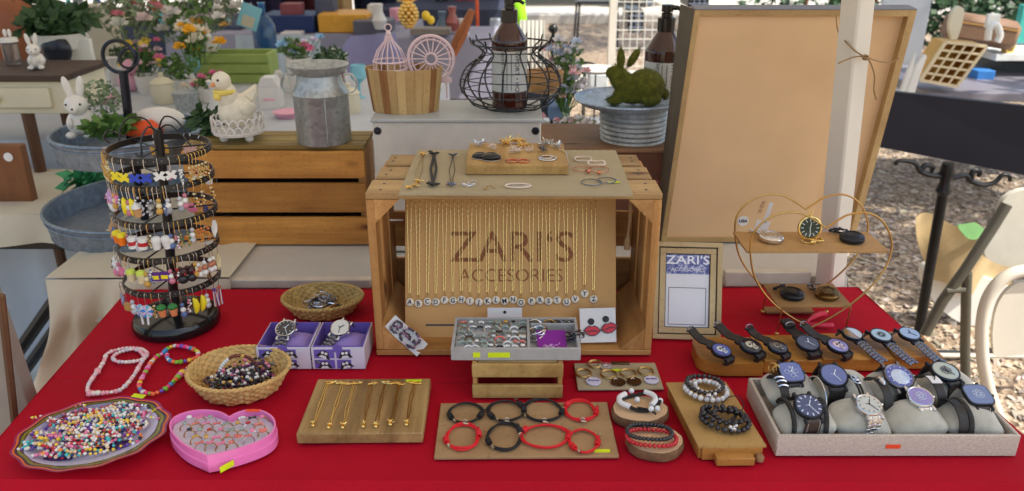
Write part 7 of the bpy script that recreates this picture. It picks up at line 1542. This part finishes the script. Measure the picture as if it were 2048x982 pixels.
for k, (x0, x1, y0_, y1, c, lb) in enumerate(((480,560,-60,30,C(39,34,59),'dark violet'),(556,640,-60,24,C(59,23,29),'deep maroon'),(640,700,-60,22,C(179,149,109),'tan'),(705,790,-60,40,C(24,29,49),'navy'),(870,905,-60,90,C(69,73,83),'grey'),(905,950,-60,70,C(189,59,39),'rust red'),(955,1010,-60,84,C(24,29,43),'black'),(800,870,-60,30,C(95,90,100),'slate'))):
    y = 6.3+.12*k; c0, s0 = bpx(x0, y0_, x1, y1, y, .05); m = MB(); m.grid(lambda u, v: Vector((-s0[0]/2+s0[0]*u, .03*math.sin(u*14+v), s0[2]/2-(s0[2]+.25)*v)), 24, 8); solo(m, 'hanging_garment', cloth_mat(lb+' fabric', c), lb+' garment hanging in the far stall', 'garment', TR(c0), sharp=80)
m = MB(); q = [D(x, y, 5.8) for x, y in ((1030,-40),(1032,0),(1040,40),(1046,56))]; m.tube(q, [.05,.06,.05,.02], 10); solo(m, 'lime_garment', pm('lime fabric', C(159,239,39), .7, 0, .1), 'bright lime garment hanging above the amber bottle', 'garment')
m = MB(); q = [D(x, y, 4.6) for x, y in ((945,20),(922,70),(903,110))]; m.tube(q, [.02,.035,.03], 6); solo(m, 'tilted_wood_block', wood('tilted wood', C(169,102,59), C(129,74,43), 2), 'tilted brown wooden piece behind the pink wheel ornament', 'ornament')
m = MB(); m.tube([D(953,-30,5.6), D(956,95,5.6)], .012, 6); solo(m, 'orange_pole', pm('orange pole', C(214,89,39), .5), 'thin orange pole behind the tilted wooden piece', 'pole')
t_ = thing('gold_pineapple', 'golden pineapple ornament beyond the pink birdcage', 'ornament', TR(D(818,58,4.4))); m = MB(); rr = random.Random(8); [m.sphere((math.cos(a)*.045*math.sin(PI*(k+1)/9), math.sin(a)*.045*math.sin(PI*(k+1)/9), .015+.017*k), .013, 7, 5) for k in range(8) for a in [2*PI*q/9+k*.35 for q in range(9)]]; m.build('body', gold, t_); m = MB(); burst(m, (0,0,.14), 10, .08, rr, .12, 1.4); m.build('leaves', gold, t_)
for px, py, r_, lb in ((852,40,.022,'upper'),(862,48,.020,'lower')): m = MB(); m.sphere((0,0,r_), r_, 16, 10, (1,1,1.1)); solo(m, 'lemon_ornament', pm('lemon', C(235,199,49), .4, 0, .05), lb+' yellow lemon ornament beside the golden pineapple', 'ornament', TR(D(px, py, 4.3)))
# far left clutter at the top edge
flowers('large green and pink flower arrangement at the top left', D(262,60,3.2), [C(212,129,139), C(231,209,206), C(225,225,215)], 15, (.08,.20), .055, 31, leafm[2]); flowers('green and white flower arrangement at the top, right of the large one', D(350,60,3.3), [C(230,225,220), C(220,170,90)], 12, (.10,.14), .05, 32, leafm[0])
flowers('yellow and cream flowers left of the white bowl', D(392,105,3.0), [C(239,179,39), C(229,219,199)], 16, (.03,.10), .04, 33); flowers('dusty white flowers along the top edge above the white bowl', D(420,40,3.6), [C(214,205,199), C(189,179,189)], 26, (.10,.12), .05, 34, leafm[2])
potplant('dark green plant with orange flowers at the top left corner', D(60,60,3.0), .06, .05, leafm[1], .14, 40, pm('terracotta pot', C(150,85,50), .7), 2.0, 420)
m = MB(); m.sphere((0,0,0), .12, 20, 12, (1,.6,1)); solo(m, 'orange_vase', pm('brown orange vase', C(149,84,47), .5, 0, .15, 12), 'brown orange round vase behind the glass jar at the left', 'vase', TR(D(20,62,2.9)))
# dark base for the far stall area: trestle tables
for k, (x0, x1, y, c, lb) in enumerate(((-60, 480, 5.2, C(69,75,99), 'blue grey'), (740, 1040, 6.2, C(59,64,84), 'dark slate'))):
    c0, s0 = bpx(x0, 20, x1, 60, y, .7); m = MB(); m.grid(drapeface((c0.x-s0[0]/2, y, .80), (c0.x+s0[0]/2, y, .80), .79, .03, 9, k), 140, 12); m.grid(lambda u, v: (c0.x-s0[0]/2+s0[0]*u, y+.8*v, .80), 6, 4); solo(m, 'covered_table', cloth_mat(lb+' cloth', c), 'far table under a '+lb+' cloth near the top of the view', 'table', sharp=70)
rr = random.Random(50)
cols_ = [('white',C(213,213,210)),('blue',C(60,90,150)),('maroon',C(110,30,40)),('green',C(60,110,70)),('cream',C(219,206,169)),('pink',C(220,150,170)),('black',C(29,29,32)),('amber',C(199,129,49)),('turquoise',C(89,169,179)),('silver grey',C(149,151,158))]
shapes = [('jar','small','far'),('tin','low','far'),('bottle','slim','far')]
for i in range(26):
    px = -10+i*19 if i < 25 else 800; lb, c = cols_[i % 10]; sh_ = i % 3; y = 5.3+.25*(i % 2); p = Vector((D(px, 30, y).x, y, .80)); m = MB(); mt = pm(lb+' glaze', c, .35, 0, .08) if (lb, 'g') not in dial_cache else dial_cache[(lb, 'g')]; dial_cache[(lb, 'g')] = mt
    if sh_ == 0: m.lathe([(0,0),(.04,0),(.055,.05),(.045,.10),(.03,.12),(.034,.14),(0,.14)], 16)
    elif sh_ == 1: m.box((0,0,.04), (.11,.09,.08), .006)
    else: m.lathe([(0,0),(.028,0),(.03,.11),(.012,.15),(.012,.20),(0,.20)], 14)
    row = 'nearer' if i % 2 == 0 else 'farther'; solo(m, ('jar','tin','bottle')[sh_], mt, f"{lb} {('bulbous jar','square tin','slim bottle')[sh_]} in the {row} row on the far blue grey table", ('jar','tin','bottle')[sh_], TR(p, rr.uniform(0,1)))
# things right of centre, beyond the white box
solo((lambda m: (m.box((0,0,1.1), (.045,.045,2.2), .003), m)[1])(MB()), 'canopy_post', postm, 'distant white canopy post left of the rear amber bottle', 'post', TR((D(1224,60,5.2).x, 5.2, 0)))
canopy(-4.6, .70, 2.42, 8.2, 'neighbouring white canopy sheltering the tables of spring decorations', [(-4.55,2.5), (-4.55,8.15)], 2.35, 3.1)
for k, (x0, y0_, x1, y1) in enumerate(((1256,20,1288,66),(1290,-10,1306,14),(1378,-20,1420,16))):
    c0, s0 = bpx(x0, y0_, x1, y1, 5.6, .3); t_ = thing('black_crate', ('large','small','wide')[k]+' black plastic grid crate in the distance above the rear bottle', 'crate', TR(c0)); m = MB(); m.box((0,.01,0), s0, .01); m.build('body', blackm, t_); m = MB()
    for q in range(1, 4): m.box((-s0[0]/2+s0[0]*q/4, -s0[1]/2-.002, 0), (.006,.008,s0[2]*.96)); m.box((0, -s0[1]/2-.004, -s0[2]/2+s0[2]*q/4), (s0[0]*.96,.008,.006))
    m.build('grid', pm('grey grid', C(130,140,160), .5), t_)
gw = thing('wire_rack', 'thin white wire grid rack in front of the black crates', 'rack', TR(D(1290,60,4.6))); m = MB(); [m.cyl((-.16+.04*k,0,-.25), (-.16+.04*k,0,.25), .0025, n=5) for k in range(9)]; [m.cyl((-.16,0,-.25+.05*k), (.16,0,-.25+.05*k), .0025, n=5) for k in range(11)]; m.build('grid', white, gw)
m = MB(); m.grid(lambda u, v: D(1150,-20,5.0).lerp(D(1200,-20,5.0), u)+Vector((.02*math.sin(v*9),.04*math.sin(u*8),-.62*v)), 16, 12)
flowers('pink and white blossom branch on wires right of the wire basket', D(1128,190,2.5), [C(236,190,196), C(226,222,226), C(196,206,226)], 34, (.035,.17), .032, 51, leafm[0]); flowers('low pink blossoms beside the ribbed tub', D(1150,262,2.2), [C(232,180,190), C(226,220,220)], 12, (.04,.04), .03, 52, leafm[2])
t_ = thing('wire_stand', 'thin dark wire plant stand with a ball finial beyond the wire basket', 'stand', TR(D(1105,130,3.0))); m = MB(); m.cyl((0,0,-.4), (0,0,.12), .006, n=6); m.sphere((0,0,.13), .018, 10, 7); m.torus((.09,0,.0), .07, .004, 30, 5); [m.cyl((.09+.07*math.cos(a),.07*math.sin(a),-.2), (.09+.07*math.cos(a),.07*math.sin(a),0), .003, n=4) for a in range(6)]; m.build('wire', blackm, t_)
cup('pale wooden bowl seen through the right side of the wire basket', D(1085,182,2.1), .055, .05, wood('bowl', C(206,166,110), C(180,136,84), 0), 0, 'bowl', 'bowl', .7); m = MB(); m.lathe([(0,0),(.075,0),(.08,.01),(.07,.012),(0,.006)], 30); solo(m, 'white_plate', white2, 'white plate on glass behind the moss rabbit ears', 'plate', TR(D(1192,142,2.9)))
for i, (x0, y0_, x1, y1, y, c, lb) in enumerate(((1040,160,1100,235,2.6,C(70,76,90),'dark grey'),(1098,215,1140,240,2.5,C(110,140,180),'pale blue'),(1180,150,1215,200,3.3,C(200,204,206),'white'))): sbox('goods_box', lb+' box among the goods between the wire basket and the tray', 'box', pm(lb+' carton', c, .6, 0, .1), x0, y0_, x1, y1, y, .15)
tB = thing('low_table', 'low grey table under the blossoms right of the white box', 'table', TR((.35, 2.75, 0))); m = MB(); m.box((0,0,.70), (.95,.75,.03), .004); m.build('tabletop', pm('grey table', C(110,112,118), .5, 0, .1, 6), tB)
for x in (-.44,.44):
    for y in (-.34,.34): m = MB(); m.cyl((x,y,0), (x,y,.69), .015, n=8); m.build('leg', gunmetal, tB)
fcx = thing('wire_chair', 'thin dark wire chair standing by the bright road at the top centre', 'chair', TR(D(1190,95,8.2))); m = MB()
for x in (-.2,.2):
    for y in (-.18,.18): m.cyl((x,y,0), (x*.9,y,.45), .012, n=6)
m.cyl((-.2,.18,.45), (-.2,.24,.9), .012, n=6); m.cyl((.2,.18,.45), (.2,.24,.9), .012, n=6); m.box((0,0,.45), (.42,.4,.02)); [m.box((0,.2+.02*k,.6+.1*k), (.4,.01,.02)) for k in range(4)]; m.build('frame', gunmetal, fcx)
pk2 = thing('parked_van', 'pale van parked along the road beyond the market', 'van', TR((.6, 15.2, 0))); m = MB(); m.box((0,0,1.0), (4.6,1.9,1.3), .15); m.box((-.3,0,1.9), (3.6,1.8,.7), .25); m.build('body', white, pk2)
for x in (-1.5, 1.5): m = MB(); m.lathe([(0,-.1),(.34,-.1),(.36,.0),(.34,.1),(0,.1)], 28, (x,-.92,.36), Matrix.Rotation(PI/2, 3, 'X')); m.build('wheel', blackm, pk2)
m = MB(); m.box((-.2,-.91,1.95), (3.2,.02,.45), .01); m.build('window', blackp, pk2)
# unseen trees added on the sunny side to cast shade, and trees beyond the road
def tree(label, x, y, h, r_, seed, n=5200, tr_=.11):
    t_ = thing('tree', label, 'tree', TR((x, y, 0))); rr = random.Random(seed); m = MB(); m.tube([(0,0,0),(.03,.02,h*.35),(0,.05,h*.62)], [tr_*1.3,tr_,tr_*.6], 10)
    for k in range(7): a = 2*PI*k/7+rr.random(); m.tube([(0,.04,h*.55), (math.cos(a)*r_*.4, math.sin(a)*r_*.4, h*.75), (math.cos(a)*r_*.75, math.sin(a)*r_*.75, h*rr.uniform(.8,.98))], [tr_*.5,tr_*.3,.01], 6)
    m.build('trunk', bark, t_); m = MB()
    for k in range(16): a = rr.uniform(0, 2*PI); d = r_*rr.random()**.5*.8; leaves(m, (math.cos(a)*d, math.sin(a)*d, h*rr.uniform(.72,1.02)), (r_*.36,)*2+(r_*.25,), n//16, .11, rr)
    m.build('crown', leafm[0], t_); return t_
tree('shade tree on the sunny side of the stall', 4.35, 2.55, 4.6, 1.0, 1, 3600); tree('broad shade tree beyond the folding chairs', 6.9, 4.6, 5.2, 2.0, 2, 7600); tree('tree beyond the neighbouring canopy', 3.6, 9.2, 5.0, 2.0, 3, 5200)
for k in range(7): tree(('first','second','third','fourth','fifth','sixth','seventh')[k]+' roadside tree from the left beyond the road', -13+k*4.6, 24+(k % 3), 6.5, 2.6, 10+k, 3000, .18)

# more small goods on the pale blue white table and around, each its own thing
rr = random.Random(91)
mini = [('white ceramic egg cup','egg_cup','egg cup',white2),('pale pink ceramic dish','dish','dish',pinkf),('cream lidded jar','jar','jar',cream),('small clear blue glass','glass','glass',sbl),('white fluted vase','vase','vase',white2),('grey tin pail','pail','pail',galv)]
spots = [(150,215,'beside the tiered tray'),(205,205,'behind the pole'),(330,205,'between teacup and herb pot'),(395,168,'left of the green crate'),(440,232,'left of the pedestal'),(375,222,'in front of the herb pot'),(560,180,'right of the green crate'),(575,235,'left of the milk can'),(700,225,'right of the milk can'),(720,195,'left of the wooden basket'),(230,170,'by the beige cloth panel'),(340,160,'behind the herb pot')]
for i, (px, py, where) in enumerate(spots):
    lb, nm, ct, mt = mini[i % 6]; m = MB(); k = rr.uniform(.9, 1.3)
    if i % 6 == 0: m.lathe([(0,0),(.022,0),(.010,.02),(.024,.045),(.022,.045),(0,.02)], 18); m.sphere((0,0,.05), .018, 12, 9, (1,1,1.3))
    elif i % 6 == 1: m.lathe([(0,0),(.03,0),(.05,.022),(.047,.022),(0,.006)], 22)
    elif i % 6 == 2: m.lathe([(0,0),(.03,0),(.034,.03),(.03,.055),(.034,.058),(.02,.07),(.006,.074),(.008,.085),(0,.088)], 20)
    elif i % 6 == 3: m.lathe([(0,0),(.02,0),(.004,.006),(.004,.04),(.024,.06),(.022,.095),(.021,.095),(0,.05)], 20)
    elif i % 6 == 4: m.lathe([(0,0),(.022,0),(.03,.03),(.016,.07),(.026,.10),(.022,.10),(0,.07)], 20)
    else: m.lathe([(0,0),(.03,0),(.04,.06),(.038,.06),(0,.01)], 22); m.torus((0,0,.06), .036, .0015, 20, 5, Matrix.Rotation(1.2, 3, 'X'))
    solo(m, nm, mt, lb+' on the pale covered table '+where, ct, TR(onB(px, py), rr.uniform(0,3), 0, 0, k))
for px, py, h, lb in ((318,150,.09,'between the teacup and the flower bunches'),(690,178,.075,'between the white rose and the wooden basket'),(530,200,.06,'left of the house box')): bunny('small white bunny figure '+lb, onB(px, py), h, white2, rr.uniform(-.6,.6))
potplant('low fern in a white pot behind the milk can', onB(625,190)+Vector((0,.3,0)), .04, .05, leafm[2], .06, 61); potplant('small dark potted herb at the upper left beside the beige panel', onB(250,150), .035, .05, leafm[1], .07, 62)
for k, (x0, y0_, x1, y1, y, c, lb) in enumerate(((560,66,600,76,4.9,C(198,195,201),'flat lilac'),(630,-2,668,28,5.2,C(76,82,106),'tall indigo'),(560,8,600,31,5.1,C(130,64,70),'small red'),(735,10,760,40,5.2,C(206,203,200),'upright white'),(820,58,900,70,4.7,C(124,118,112),'flat brown'),(980,40,1000,90,5.4,C(153,159,171),'narrow grey blue'))):
    sbox('carton', lb+' carton stacked on the far tables near the top edge', 'carton', pm(lb+' carton', c, .6, 0, .12, 12), x0, y0_, x1, y1, y, .12, .003)
for k, (px, py, c, lb) in enumerate(((760,36,C(211,208,205),'white'),(886,50,C(80,98,116),'slate blue'),(905,40,C(147,81,75),'brick red'),(925,64,C(224,220,212),'ivory'))):
    y = 4.9; p = D(px, py+22, y); m = MB(); m.lathe([(0,0),(.03,0),(.045,.05),(.02,.10),(.026,.14),(0,.14)], 18); solo(m, 'vase', pm(lb+' vase glaze', c, .3, 0, .05), lb+' vase among the far goods right of the yellow box', 'vase', TR(p))
sbox('covered_table', 'far table under a grey cloth carrying the vases and the golden pineapple', 'table', gcloth, 745, 74, 1010, 200, 4.75, .5, .01)

# tall clutter and pale cloths filling the far stalls
rr = random.Random(17)
for k, (x0, x1, y, lb, c) in enumerate(((470,640,4.3,'pale blue',C(190,204,216)),(1040,1090,3.6,'off-white',C(214,210,202)),(-40,110,3.4,'pale grey',C(196,196,192)))):
    m = MB(); a, b_ = D(x0, 40 if k else 70, y), D(x1, 40 if k else 70, y); m.grid(drapeface(a, b_, .35 if k else .22, .02, 6, k+20), 60, 12); solo(m, 'draped_cloth', cloth_mat(lb+' drape', c), lb+' cloth draped among the far stall goods', 'cloth', sharp=80)
